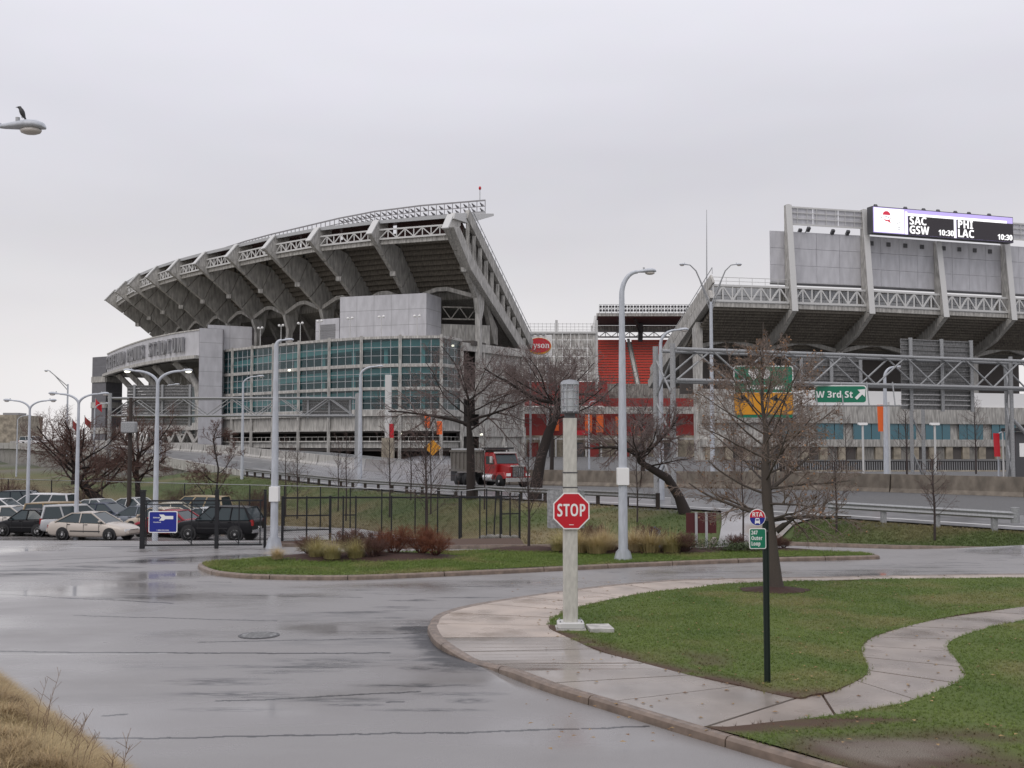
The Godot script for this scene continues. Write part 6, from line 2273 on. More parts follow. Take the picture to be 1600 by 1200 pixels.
func chain_mesh(a: Vector3, b: Vector3, h: float, gap := 0.09) -> MB:
	# crossed wires between two posts
	var m := MB.new()
	var l := Vector3(b.x - a.x, 0, b.z - a.z).length()
	var n := int((l + h) / gap)
	var d := (b - a) / l
	for s in 2:
		for i in n:
			var x0 := i * gap - h
			var x1 := x0 + h
			var y0 := 0.0
			var y1 := h
			if x0 < 0: y0 = -x0; x0 = 0
			if x1 > l: y1 -= x1 - l; x1 = l
			if x1 <= x0: continue
			if s: var t := y0; y0 = h - y0; y1 = h - y1; t = 0
			var p := a + d * x0 + Vector3(0, y0, 0)
			var q := a + d * x1 + Vector3(0, y1, 0)
			var w := Vector3(0.0025, 0.0025, 0)
			m.quad(p - w, q - w, q + w, p + w)
	return m

func fences():
	var f := thing("chain_link_fence", "long black chain link fence between the car park and the grass bank", "fence")
	var line := [[-46.0, 87.0], [-33.0, 79.0], [-21.5, 72.4], [-11.6, 66.8], [-5.4, 61.5], [-1.3, 56.5], [0.32, 46.6]]
	var pts := PackedVector3Array()
	var prev := Vector2(line[0][0], line[0][1])
	for q in line.slice(1):
		var nx := Vector2(q[0], q[1])
		var n := maxi(1, int(roundf(nx.distance_to(prev) / 2.55)))
		for s in n: pts.append(V(lerpf(prev.x, nx.x, s / float(n)), 0, lerpf(prev.y, nx.y, s / float(n))))
		prev = nx
	pts.append(V(0.32, 0, 46.6))
	var top := PackedVector3Array()
	for i in pts.size():
		pts[i].y = G(pts[i].x, -pts[i].z) - 0.02
		top.append(pts[i] + Vector3(0, lerpf(2.4, 1.95, ss(pts.size() - 5, pts.size() - 1, i)), 0))
	for i in pts.size():
		var m := MB.new()
		var lean := Vector3(0.12, 0, 0) if i == pts.size() - 4 else Vector3.ZERO
		m.rod(pts[i] - Vector3(0, 0.2, 0), top[i] + lean, 0.04, 6)
		obj("post", m, M.black_fence, f)
		if i:
			var r := MB.new()
			r.rod(top[i - 1], top[i], 0.024, 5)
			obj("top_rail", r, M.galv, f)
			stuff(obj("wire_mesh", chain_mesh(pts[i - 1], pts[i], top[i].y - pts[i].y, 0.1 if i < pts.size() - 5 else 0.35), M.black_fence, f))
	# the front fence beside the gate
	var g := thing("front_fence", "black metal fence of square posts and rails in front of the car park", "fence")
	var fl := [[-9.25, 44.5], [-8.35, 44.9], [-7.46, 45.3], [-6.95, 45.45], [-6.45, 45.6], [-5.0, 45.8], [-3.6, 46.05], [-2.2, 46.3], [-1.35, 46.4], [-0.5, 46.5], [0.32, 46.62]]
	for i in fl.size():
		var y := G(fl[i][0], fl[i][1])
		var m := MB.new()
		var w := 0.09 if i in [0, 2, 7, 10] else 0.055
		m.box(V(fl[i][0], y + 0.92, fl[i][1]), Vector3(w, 1.95, w))
		obj("post", m, M.black_fence, g)
		if i:
			var a := V(fl[i - 1][0], G(fl[i - 1][0], fl[i - 1][1]), fl[i - 1][1])
			var b := V(fl[i][0], y, fl[i][1])
			var r := MB.new()
			r.beam(a + Vector3(0, 1.82, 0), b + Vector3(0, 1.82, 0), 0.05, 0.07)
			if i <= 2 or i == 10 or i == 4:
				r.beam(a + Vector3(0, 1.1, 0), b + Vector3(0, 1.1, 0), 0.04, 0.05)
			if i <= 2:
				r.beam(a + Vector3(0, 0.52, 0), b + Vector3(0, 0.52, 0), 0.04, 0.05)
				r.beam(a + Vector3(0, 0.08, 0), b + Vector3(0, 0.08, 0), 0.04, 0.05)
			obj("rail", r, M.black_fence, g)
			stuff(obj("wire_mesh", chain_mesh(a + Vector3(0, 0.06, 0), b + Vector3(0, 0.06, 0), 1.75, 0.09), M.black_fence, g))
	# sliding gate with diagonal braces
	var t := thing("sliding_gate", "black sliding gate with diagonal braces at the car park entrance", "gate")
	var gp := [[-14.15, 42.3, 0.16], [-11.31, 42.3, 0.13], [-9.55, 42.7, 0.09]]
	for q in gp:
		var m := MB.new()
		m.box(V(q[0], 1.06, q[1]), Vector3(q[2], 2.2, q[2]))
		m.box(V(q[0], 2.2, q[1]), Vector3(q[2] * 1.2, 0.06, q[2] * 1.2))
		obj("post", m, M.black_fence, t)
	var ga := Vector3(-14.05, 0, -42.15)
	var gb := Vector3(-9.6, 0, -42.5)
	var fr := MB.new()
	for y in [0.13, 1.82]: fr.beam(ga + Vector3(0, y, 0), gb + Vector3(0, y, 0), 0.05, 0.06)
	fr.beam(ga + Vector3(0, 1.68, 0), gb + Vector3(-1.7, 1.68, 0), 0.04, 0.03)
	for k in [0.02, 0.4, 0.8, 0.98]:
		var p := ga.lerp(gb, k)
		fr.beam(p + Vector3(0, 0.13, 0), p + Vector3(0, 1.82, 0), 0.04, 0.04)
	obj("gate_frame", fr, M.black_fence, t)
	var br := MB.new()
	for q in [[0.05, 1.5, 0.4, 0.2], [0.42, 1.72, 0.8, 0.18], [0.82, 1.7, 0.98, 0.7]]:
		br.rod(ga.lerp(gb, q[0]) + Vector3(0, q[1], 0), ga.lerp(gb, q[2]) + Vector3(0, q[3], 0), 0.014, 5)
	obj("brace", br, M.black_fence, t)
	stuff(obj("wire_mesh", chain_mesh(ga + Vector3(0, 0.13, 0), gb + Vector3(0, 0.13, 0), 1.68, 0.09), M.black_fence, t))
	# blue station sign on the gate
	var s := thing("station_sign", "blue sign with a white arrow mark hanging on the gate", "sign", Vector3(-13.28, 1.03, -42.02), 0.0)
	var o := MB.new()
	o.prism(round_rect(1.1, 0.82, 0.06), 0.012, Transform3D.IDENTITY)
	obj("border", o, M.sign_white, s)
	var b := MB.new()
	b.prism(round_rect(1.03, 0.75, 0.04), 0.006, face(Vector3(0, 0, 0.007)))
	obj("plate", b, M.sign_blue, s)
	var ar := MB.new()
	# a bold arrow whose head opens to the left around the word
	ar.prism(PackedVector2Array([Vector2(-0.15, 0.28), Vector2(0.02, 0.28), Vector2(0.09, 0.225), Vector2(0.39, 0.225), Vector2(0.39, 0.105), Vector2(0.09, 0.105), Vector2(0.02, 0.05), Vector2(-0.15, 0.05), Vector2(-0.06, 0.165)]), 0.004, face(Vector3(0, 0, 0.012)))
	obj("arrow", ar, M.sign_white, s)
	text("lettering", "Amtrak", 0.052, M.sign_white, s, face(Vector3(-0.245, 0.165, 0.011)), 0.003, 1.0, 600)
	text("lettering", "Cleveland", 0.04, M.sign_white, s, face(Vector3(-0.22, -0.01, 0.011)), 0.003, 1.1, 600)
	text("lettering", "1 800 USA RAIL", 0.045, M.sign_white, s, face(Vector3(0, -0.315, 0.011)), 0.003, 1.1, 600)
	# pale stained soil patch under the gate is part of the road; two bollards hold the kerb there

class BareTree:
	var limbs := []
	var trunk: MB
	var twigs: MB
	var leaves: MB
	var r := RandomNumberGenerator.new()
	var bark := Color(0.07, 0.055, 0.045)
	var twig_col := Color(0.1, 0.07, 0.055)
	var kids := [0, 8, 6, 5]
	var ratio := [1.0, 0.45, 0.45, 0.5]
	var ang := [0.9, 0.85, 0.8, 0.8, 0.8]
	var up := [0.0, 0.1, 0.06, 0.03]
	var wig := 0.18
	var deep := 3
	var thin := 0.007
	var leaf_n := 0.0
	var leaf_col := Color(0.16, 0.08, 0.04)
	func branch(m: MB, p: Vector3, d: Vector3, l: float, r0: float, level: int):
		var n := 6 if level <= 1 else (4 if level == 2 else 3)
		var pts := PackedVector3Array([p])
		var rad := PackedFloat32Array([r0])
		var dirs := [d]
		var end_r := maxf(r0 * (0.35 if level < 3 else 0.45), thin * 0.6)
		for i in n:
			d = (d + Vector3(r.randf_range(-1, 1), r.randf_range(-1, 1), r.randf_range(-1, 1)) * wig + Vector3(0, up[mini(level, 3)], 0)).normalized()
			p += d * l / n
			pts.append(p)
			dirs.append(d)
			rad.append(lerpf(r0, end_r, (i + 1.0) / n))
		m.tint(bark if level <= 1 else bark.lerp(twig_col, minf(1.0, 0.4 * level)))
		m.tube(pts, rad, 7 if level <= 1 else (5 if level == 2 else 3), false)
		if level >= deep:
			if r.randf() < leaf_n:
				var q := pts[-1]
				var a := Vector3(r.randf_range(-1, 1), r.randf_range(-1, 1), r.randf_range(-1, 1)).normalized() * 0.05
				var b := a.cross(Vector3(r.randf_range(-1, 1), r.randf_range(-1, 1), 0.3)).normalized() * 0.03
				leaves.tint(leaf_col * r.randf_range(0.6, 1.5))
				leaves.quad(q, q + a * 0.6 + b, q + a * 1.4, q + a * 0.6 - b)
			return
		var k: int = kids[level]
		for i in k:
			var t := lerpf(0.22, 0.98, (i + r.randf()) / k)
			var f := t * n
			var j := mini(int(f), n - 1)
			var q := pts[j].lerp(pts[j + 1], f - j)
			var dd: Vector3 = dirs[j + 1]
			var side := dd.cross(Vector3(r.randf_range(-1, 1), r.randf_range(-1, 1), r.randf_range(-1, 1))).normalized()
			var a: float = ang[level] * r.randf_range(0.6, 1.25)
			var nd := (dd * cos(a) + side * sin(a)).normalized()
			var rr := maxf(lerpf(r0, end_r, t) * 0.6, thin)
			branch(twigs, q, nd, l * ratio[level] * (1.15 - 0.55 * t) * r.randf_range(0.7, 1.25), rr, level + 1)

func finish_tree(t: Node3D, tr: BareTree):
	obj("trunk", tr.trunk, M.bark, t)
	for l in tr.limbs: obj("limb", l, M.bark, t)
	stuff(obj("twigs", tr.twigs, M.twig, t))
	if tr.leaves.v.size(): stuff(obj("dead_leaves", tr.leaves, M.leaf, t))

func new_tree(sd: int) -> BareTree:
	var t := BareTree.new()
	t.trunk = MB.new()
	t.trunk.used = true
	t.twigs = MB.new()
	t.twigs.used = true
	t.leaves = MB.new()
	t.leaves.used = true
	t.r.seed = sd
	return t

func along(p: PackedVector3Array, k: float) -> Vector3:
	var f := k * (p.size() - 1)
	var i := mini(int(f), p.size() - 2)
	return p[i].lerp(p[i + 1], f - i)

func trunk_tree(label: String, called: String, at: Vector3, pts: PackedVector3Array, radii: PackedFloat32Array, sd: int, limbs: Array, setup: Callable, group := "") -> Node3D:
	var t := thing(called, label, "tree", at, 0, group)
	var tr := new_tree(sd)
	setup.call(tr)
	tr.trunk.tint(tr.bark)
	tr.trunk.tube(pts, radii, 10, false)
	for q in limbs:
		# where on the trunk, azimuth, elevation, length, radius
		var m := MB.new()
		m.used = true
		var p := along(pts, q[0])
		var d := Vector3(cos(q[1]) * cos(q[2]), sin(q[2]), -sin(q[1]) * cos(q[2]))
		tr.branch(m, p, d, q[3], q[4], 1)
		tr.limbs.append(m)
	finish_tree(t, tr)
	return t

func trees():
	# the tree by the bus stop: tiers of nearly level limbs up a single leader
	var r := RandomNumberGenerator.new()
	r.seed = 77
	var pts := PackedVector3Array([Vector3(0.03, -0.1, 0), Vector3(0.0, 0.25, 0), Vector3(-0.1, 1.2, 0.02), Vector3(-0.2, 2.4, 0), Vector3(-0.24, 3.3, 0.05), Vector3(-0.2, 4.2, 0), Vector3(-0.3, 4.9, 0.03), Vector3(-0.24, 7.1, 0)])
	var rad := PackedFloat32Array([0.25, 0.18, 0.15, 0.135, 0.11, 0.075, 0.04, 0.01])
	var limbs := []
	for i in 30:
		var k := lerpf(0.36, 0.93, pow((i + r.randf() * 0.6) / 30.0, 0.95))
		var h := (k - 0.36) / 0.57
		limbs.append([k, i * 2.4 + r.randf_range(-0.4, 0.4), lerpf(-0.02, 1.05, h) + r.randf_range(-0.15, 0.15), (lerpf(1.65, 1.2, h) + 1.05 * sin(PI * minf(1.0, h * 1.05))) * r.randf_range(0.75, 1.1), lerpf(0.04, 0.018, h)])
	limbs.append([0.36, 0.1, 0.15, 2.2, 0.06])
	limbs.append([0.37, PI - 0.2, 0.2, 2.3, 0.055])
	limbs.append([0.46, 0.3, 0.5, 1.9, 0.06])
	var t1 := trunk_tree("bare tree with tiers of fine twigs on the lawn behind the bus stop sign", "bare_tree", V(6.95, 0.13, 29.2), pts, rad, 5, limbs, func(t: BareTree):
		t.deep = 4
		t.kids = [0, 9, 7, 5, 0]
		t.ratio = [1, 0.45, 0.5, 0.55]
		t.wig = 0.14
		t.up = [0, 0.03, 0.03, 0.02]
		t.bark = Color(0.13, 0.107, 0.092)
		t.twig_col = Color(0.22, 0.17, 0.145)
		t.thin = 0.005
		t.leaf_n = 0.1
		t.leaf_col = Color(0.22, 0.12, 0.06))
	var stub := MB.new()
	stub.used = true
	stub.tint(Color(0.07, 0.055, 0.045))
	stub.tube(PackedVector3Array([Vector3(0.02, 1.55, 0.05), Vector3(0.22, 1.72, 0.1), Vector3(0.3, 1.76, 0.1), Vector3(0.62, 2.0, 0.12)]), PackedFloat32Array([0.09, 0.075, 0.05, 0.012]), 7)
	obj("limb", stub, M.bark, t1)
	var spread := func(t: BareTree):
		t.deep = 4
		t.kids = [0, 9, 7, 5, 0]
		t.ratio = [1, 0.5, 0.52, 0.6]
		t.wig = 0.22
		t.up = [0, 0.05, 0.03, 0.0]
		t.thin = 0.009
		t.bark = Color(0.05, 0.038, 0.033)
		t.twig_col = Color(0.16, 0.12, 0.11)
	var at := func(x: float, d: float) -> Vector3: return V(x, G(x, d) - 0.08, d)
	# leaning tree on the bank, right of the red truck
	var L := []
	for i in 13: L.append([lerpf(0.72, 1.0, i / 12.0), i * 2.4, r.randf_range(0.15, 0.85), r.randf_range(3.2, 4.8), r.randf_range(0.04, 0.07)])
	L.append([0.95, PI - 0.1, 0.35, 5.0, 0.13])
	L.append([0.97, 0.2, 0.5, 4.0, 0.12])
	trunk_tree("leaning bare tree with a dark forked trunk, right of the red truck", "bare_tree", at.call(1.35, 66.0), PackedVector3Array([Vector3(0, 0, 0), Vector3(0.15, 1.2, 0), Vector3(0.4, 2.6, 0), Vector3(0.85, 4.0, 0), Vector3(1.4, 5.3, 0), Vector3(1.2, 6.0, 0)]), PackedFloat32Array([0.46, 0.36, 0.32, 0.3, 0.22, 0.05]), 6, L, spread)
	# upright dark tree in front of the truck
	L = []
	for i in 10: L.append([lerpf(0.72, 1.0, i / 9.0), i * 2.4 + 0.5, r.randf_range(0.35, 1.1), r.randf_range(3.4, 5.0), r.randf_range(0.04, 0.07)])
	L.append([0.78, PI + 0.2, 0.35, 5.2, 0.12])
	L.append([0.8, -0.3, 0.25, 4.6, 0.1])
	trunk_tree("upright bare tree with a straight dark trunk in front of the red truck", "bare_tree", at.call(-2.55, 69.0), PackedVector3Array([Vector3(0, 0, 0), Vector3(-0.03, 1.5, 0), Vector3(-0.05, 3.1, 0), Vector3(-0.15, 4.4, 0), Vector3(-0.2, 6.4, 0)]), PackedFloat32Array([0.34, 0.28, 0.26, 0.17, 0.04]), 9, L, spread)
	# crooked tree right of the tall lamp
	L = []
	for i in 9: L.append([lerpf(0.55, 1.0, i / 8.0), i * 2.4 + 0.9, r.randf_range(0.1, 0.8), r.randf_range(2.0, 3.2), r.randf_range(0.04, 0.07)])
	L.append([0.98, PI, 0.1, 2.6, 0.11])
	L.append([0.9, 0.1, 0.3, 2.8, 0.12])
	trunk_tree("crooked bare tree with a bent trunk, right of the tall lamp", "bare_tree", at.call(8.3, 53.5), PackedVector3Array([Vector3(0.1, 0, 0), Vector3(-0.2, 0.8, 0), Vector3(-0.75, 1.7, 0), Vector3(-1.5, 2.15, 0), Vector3(-2.1, 2.5, 0), Vector3(-2.3, 3.1, 0)]), PackedFloat32Array([0.32, 0.24, 0.22, 0.18, 0.13, 0.05]), 12, L, func(t: BareTree):
		spread.call(t)
		t.thin = 0.008
		t.leaf_n = 0.06
		t.leaf_col = Color(0.2, 0.09, 0.05))
	# broad tree behind the lot at left, and its neighbours
	L = []
	for i in 16: L.append([lerpf(0.4, 1.0, i / 15.0), i * 2.4, r.randf_range(0.1, 0.95), r.randf_range(3.4, 5.0), r.randf_range(0.07, 0.13)])
	var brown := func(t: BareTree):
		spread.call(t)
		t.twig_col = Color(0.12, 0.07, 0.055)
		t.leaf_n = 0.07
		t.leaf_col = Color(0.13, 0.06, 0.04)
	trunk_tree("broad brown twiggy tree with a leaning trunk, behind the car park at left", "bare_tree", at.call(-29.0, 78.5), PackedVector3Array([Vector3(0.9, 0, 0), Vector3(-0.2, 0.9, 0), Vector3(-1.3, 1.8, 0), Vector3(-2.0, 2.8, 0), Vector3(-2.3, 3.8, 0)]), PackedFloat32Array([0.45, 0.36, 0.3, 0.24, 0.12]), 15, L, brown)
	L = []
	for i in 12: L.append([lerpf(0.45, 1.0, i / 11.0), i * 2.4 + 1.1, r.randf_range(0.2, 1.1), r.randf_range(2.4, 3.8), r.randf_range(0.06, 0.09)])
	trunk_tree("brown twiggy tree just left of the utility pole", "bare_tree", at.call(-27.0, 79.5), PackedVector3Array([Vector3(0, 0, 0), Vector3(0.05, 1.5, 0), Vector3(-0.1, 3.0, 0), Vector3(0, 4.6, 0)]), PackedFloat32Array([0.24, 0.2, 0.15, 0.07]), 16, L, brown)
	L = []
	for i in 9: L.append([lerpf(0.2, 1.0, i / 8.0), i * 2.4 + 0.4, r.randf_range(0.3, 1.1), r.randf_range(1.6, 2.8), r.randf_range(0.03, 0.05)])
	trunk_tree("thin crooked tree behind the fence, right of the nearest double lamp", "bare_tree", at.call(-20.6, 73.5), PackedVector3Array([Vector3(-0.4, 0, 0), Vector3(0.3, 1.0, 0), Vector3(0.9, 1.8, 0), Vector3(1.0, 3.4, 0), Vector3(0.6, 5.4, 0)]), PackedFloat32Array([0.11, 0.09, 0.075, 0.06, 0.03]), 18, L, brown)
	# saplings: slim stem, steep fine branches
	var slim := func(t: BareTree):
		t.kids = [0, 6, 3, 0]
		t.ratio = [1, 0.4, 0.45, 0.5]
		t.wig = 0.1
		t.up = [0, 0.08, 0.05, 0.02]
		t.bark = Color(0.08, 0.06, 0.055)
		t.twig_col = Color(0.12, 0.08, 0.07)
		t.thin = 0.006
	var where := [
		[-3.05, 39.3, 4.9, 0.055, "slim bare sapling standing in the red-brown shrubs on the island", 30],
		[0.62, 41.1, 3.9, 0.06, "slim bare sapling on the island just left of the stop sign", 26],
		[13.6, 46.3, 3.5, 0.05, "small bare sapling on the right grass bank nearest the exit road", 26],
		[16.6, 43.4, 3.3, 0.05, "small vase-shaped sapling on the right grass bank before the guard rail", 24],
		[8.55, 40.9, 4.2, 0.04, "very thin staked sapling on the island left of the bus stop sign", 14],
		[-15.6, 76.0, 5.2, 0.055, "leftmost of the slim saplings on the far bank, behind the sliding gate", 16],
		[-14.4, 74.0, 4.6, 0.06, "brown bushy sapling on the far bank just right of the gate's lamp", 26],
		[-11.9, 75.5, 5.0, 0.05, "slim sapling on the far bank left of the freeway lamp", 16],
		[-10.6, 70.5, 5.6, 0.055, "slim sapling behind the fence, right of the freeway lamp", 16],
		[-7.6, 68.5, 6.2, 0.06, "tall slim sapling before the white pylon", 22],
		[-6.7, 73.0, 5.4, 0.05, "slim brown sapling just right of the white pylon", 18],
		[-4.9, 66.5, 5.6, 0.05, "slim sapling on the bank behind the island sapling", 18],
		[-1.6, 64.0, 4.9, 0.05, "slim sapling between the upright and leaning trees", 18],
		[5.9, 52.0, 3.6, 0.045, "slim sapling just left of the tall lamp's pole", 16],
		[22.6, 112.0, 5.0, 0.07, "bare plaza tree nearest the W 3rd St sign", 22],
		[34.0, 112.0, 5.6, 0.07, "bare plaza tree left of the large ribbed sign back", 22],
		[45.5, 108.0, 7.6, 0.09, "tall bare plaza tree beneath the large ribbed sign back", 26],
		[38.0, 106.0, 6.8, 0.09, "bare plaza tree between the two slim plaza lamps", 26]]
	for q in where:
		var h: float = q[2]
		var lm := []
		var n: int = q[5]
		for i in n: lm.append([lerpf(0.3, 0.97, i / float(n)), i * 2.4 + r.randf_range(-0.4, 0.4), r.randf_range(0.45, 0.95), h * lerpf(0.3, 0.13, i / float(n)) * r.randf_range(0.8, 1.2), 0.2 * q[3]])
		trunk_tree(q[4], "sapling", at.call(q[0], q[1]) + Vector3(0, 0.2 if q[1] < 42 else 0.05, 0), PackedVector3Array([Vector3(0, -0.1, 0), Vector3(0.02, h * 0.3, 0), Vector3(-0.03, h * 0.65, 0.02), Vector3(0, h, 0)]), PackedFloat32Array([q[3], q[3] * 0.8, q[3] * 0.5, 0.01]), int(h * 100), lm, slim, "")
	# more trees along the plaza and freeway, far and small
	for q in [[-53.0, 133.0, 6.0, "low brown tree far left below the stair tower"], [14.0, 118.0, 7.0, "bare tree before the pale lower wall, left of the V lamp"], [4.5, 125.0, 10.5, "tall bare tree before the oval sign"], [24.5, 100.0, 6.6, "bare tree behind the barrier wall right of the V lamp"]]:
		var lm := []
		var h: float = q[2]
		for i in 16: lm.append([lerpf(0.35, 1.0, i / 15.0), i * 2.4, r.randf_range(0.2, 1.0), h * r.randf_range(0.3, 0.5), 0.05])
		trunk_tree(q[3], "bare_tree", at.call(q[0], q[1]), PackedVector3Array([Vector3(0, -0.2, 0), Vector3(0.1, h * 0.3, 0), Vector3(-0.1, h * 0.6, 0), Vector3(0, h * 0.85, 0)]), PackedFloat32Array([0.25, 0.2, 0.14, 0.05]), int(h * 77), lm, func(t: BareTree):
			spread.call(t)
			t.thin = 0.014
			t.kids = [0, 7, 5, 4, 0])

# ---------- low planting ----------
func tuft(h: float, n: int, wide: float, droop: float, w: float, sd: int, c0: Color, c1: Color) -> MB:
	var m := MB.new()
	m.used = true
	var r := RandomNumberGenerator.new()
	r.seed = sd
	for i in n:
		var a := r.randf() * TAU
		var o := Vector3(cos(a), 0, sin(a))
		var base := o * r.randf() * wide * 0.35
		var out := sqrt(r.randf())
		var reach := wide * lerpf(0.12, 1.0, out)
		var hh := h * lerpf(1.05, 0.62, out) * r.randf_range(0.75, 1.15)
		var dr := droop * lerpf(0.4, 1.25, out)
		var side := Vector3(-o.z, 0, o.x) * w
		var prev := base
		m.tint(c0.lerp(c1, r.randf()))
		for s in 3:
			var k := (s + 1) / 3.0
			var p := base + o * reach * k * k + Vector3(0, hh * (k - dr * k * k), 0)
			var w0 := 1.0 - s / 3.0
			var w1 := 1.0 - k
			if s < 2: m.quad(prev - side * w0, p - side * w1, p + side * w1, prev + side * w0)
			else: m.tri(prev - side * w0, p, prev + side * w0)
			prev = p
	return m

func shrub(h: float, n: int, sd: int, col: Color, col2: Color) -> BareTree:
	var t := new_tree(sd)
	t.bark = col
	t.twig_col = col2
	t.kids = [0, 8, 6, 0]
	t.ratio = [1, 0.45, 0.5, 0.5]
	t.wig = 0.14
	t.up = [0, 0.05, 0.03, 0]
	t.thin = 0.005
	for i in n:
		var a := i * 2.4
		var e: float = t.r.randf_range(0.6, 1.4)
		t.branch(t.twigs, Vector3(cos(a) * 0.12, 0, sin(a) * 0.12), Vector3(cos(a) * cos(e), sin(e), sin(a) * cos(e)), h * t.r.randf_range(0.6, 1.1), 0.012, 1)
	return t

func bed(cx: float, cd: float, rx: float, rd: float, h: float):
	var m := MB.new()
	var n := 26
	var prev := PackedVector3Array()
	for k in 5:
		var ring := PackedVector3Array()
		for i in n:
			var a := TAU * i / n
			var s := k / 4.0 * (1.0 + 0.16 * noise.get_noise_2d(cos(a) * 4 + cx, sin(a) * 4))
			ring.append(V(cx + cos(a) * rx * s, 0.13 + h * (1 - k / 4.0 * k / 4.0) + 0.03 * noise.get_noise_2d(cos(a) * 20 * s, sin(a) * 20 * s + cx), cd + sin(a) * rd * s))
		if k:
			for i in n: m.quad(prev[i], ring[i], ring[(i + 1) % n], prev[(i + 1) % n])
		prev = ring
	struct("mulch_bed", m, M.mulch)

func plants():
	bed(-5.0, 37.7, 3.6, 1.5, 0.16)
	bed(0.6, 40.2, 1.7, 0.8, 0.14)
	bed(4.6, 39.6, 3.3, 1.1, 0.16)
	bed(8.6, 40.2, 2.6, 0.7, 0.12)
	var kinds := {
		"tan": [Color(0.5, 0.39, 0.2), Color(0.32, 0.25, 0.11)],
		"pale": [Color(0.56, 0.45, 0.27), Color(0.42, 0.32, 0.17)],
		"olive": [Color(0.24, 0.23, 0.08), Color(0.45, 0.37, 0.17)]}
	var protos := {}
	for q in [
		[-7.75, 36.5, 0.55, "pale", "small pale dry grass tuft at the left tip of the island's planting"],
		[-6.55, 37.2, 0.85, "olive", "leftmost olive-gold grass tuft of the island's left planting"],
		[-5.95, 36.6, 0.8, "olive", "olive-gold grass tuft at the front of the island's left planting"],
		[-5.2, 36.9, 0.82, "olive", "olive-gold grass tuft left of the red-brown shrubs"],
		[1.7, 39.5, 0.75, "olive", "olive grass tuft just left of the lamp column"],
		[2.35, 38.9, 0.9, "tan", "golden grass tuft directly right of the stop sign's column"],
		[2.95, 38.5, 0.85, "tan", "golden grass tuft midway between stop sign and tall lamp"],
		[3.35, 39.4, 0.95, "pale", "pale grass tuft behind the tall lamp, left side"],
		[4.3, 39.2, 0.95, "pale", "pale grass tuft right behind the tall lamp's base"],
		[4.85, 38.9, 0.9, "tan", "golden grass tuft right of the tall lamp"],
		[5.6, 39.0, 0.85, "olive", "olive-gold grass tuft before the blue-grey drum"]]:
		var key: String = q[3]
		if not protos.has(key):
			var p := Node3D.new()
			p.name = "ornamental_grass"
			add_child(p, true)
			obj("blades", tuft(1.25, 900, 0.95, 0.5, 0.005, key.length() * 7, kinds[key][0], kinds[key][1]), M.blade, p)
			tag(p, q[4], "grass tuft", "ornamental grass tufts on the island")
			p.position = V(q[0], 0.2, q[1])
			p.scale = Vector3.ONE * q[2] * (1.2 if q[0] > 0 else 1.05)
			protos[key] = p
		else:
			var c := dup(protos[key], V(q[0], 0.2, q[1]), rng.randf() * TAU, q[4])
			c.scale = Vector3.ONE * q[2] * (1.2 if q[0] > 0 else 1.05)
	# red-brown shrubs
	var s1: Mesh = shrub(1.15, 44, 3, Color(0.085, 0.03, 0.02), Color(0.17, 0.06, 0.03)).twigs.mesh()
	var s2: Mesh = shrub(0.75, 36, 4, Color(0.06, 0.03, 0.024), Color(0.12, 0.06, 0.045)).twigs.mesh()
	var grp := "low bare shrubs on the island"
	var i := 0
	for q in [[-4.05, 37.9, 1, 0.85, "rust-red twiggy shrub left of the island's left sapling"], [-3.1, 38.2, 1, 0.85, "rust-red twiggy shrub around the island's left sapling"], [-2.6, 37.6, 1, 0.75, "low rust-red shrub at the right end of the left planting"], [-4.6, 37.0, 2, 0.95, "dark brown shrub right of the olive-gold grass tufts"], [-5.6, 38.4, 2, 1.2, "dark brown shrub behind the olive-gold grass tufts"], [-7.0, 38.2, 2, 0.9, "low dark shrub at the back left of the island's planting"], [-4.7, 38.7, 2, 1.1, "tall dark brown shrub behind the rust-red shrubs"], [5.0, 40.3, 2, 1.35, "tall grey-brown shrub behind the drum on the island"], [6.2, 40.0, 2, 1.0, "grey-brown shrub left of the maroon panel sign"], [6.1, 38.9, 2, 1.0, "low brown shrub right of the last grass tuft"], [8.2, 40.4, 2, 0.8, "low brown shrub by the thin staked sapling"], [9.5, 40.1, 2, 0.8, "low brown shrub at the island's right end"], [9.9, 40.3, 2, 0.6, "smallest brown shrub at the island's right end"], [3.0, 41.2, 2, 1.3, "grey-brown shrub behind the stop sign's golden grasses"]]:
		var t := thing("shrub", q[4], "shrub", V(q[0], 0.22, q[1]), i * 1.3, grp)
		i += 1
		t.scale = Vector3.ONE * q[3] * (0.8 if q[0] > 0 else 0.9)
		obj("twigs", s1 if q[2] == 1 else s2, M.twig, t)
	for q in [[7.2, 39.9, 1.3, 0.35, "low dark green creeping evergreen beneath the maroon panel sign"], [8.4, 39.6, 0.9, 0.25, "low dark green creeping evergreen right of the maroon panel sign"]]:
		var m := MB.new()
		m.used = true
		var r := RandomNumberGenerator.new()
		r.seed = int(q[0] * 10)
		for k in 1500:
			var a := r.randf() * TAU
			var e := sqrt(r.randf())
			var p := Vector3(cos(a) * e * q[2], q[3] * (1 - e * e) * r.randf_range(0.3, 1.1), sin(a) * e * 0.5)
			var o := Vector3(r.randf_range(-1, 1), r.randf_range(0, 1), r.randf_range(-1, 1)).normalized() * 0.07
			var w := o.cross(Vector3(0.3, 1, 0.2)).normalized() * 0.018
			m.tint(Color(0.03, 0.05, 0.018).lerp(Color(0.07, 0.09, 0.03), r.randf()))
			m.tri(p - w, p + o, p + w)
		var o2 := obj("evergreen_shrub", m, M.leaf)
		o2.position = V(q[0], 0.22, q[1])
		tag(o2, q[4], "shrub")
	# dark red thicket at the far left edge, brown brush on the banks
	var s3: Mesh = shrub(2.6, 40, 9, Color(0.05, 0.025, 0.022), Color(0.1, 0.045, 0.04)).twigs.mesh()
	var n := 0
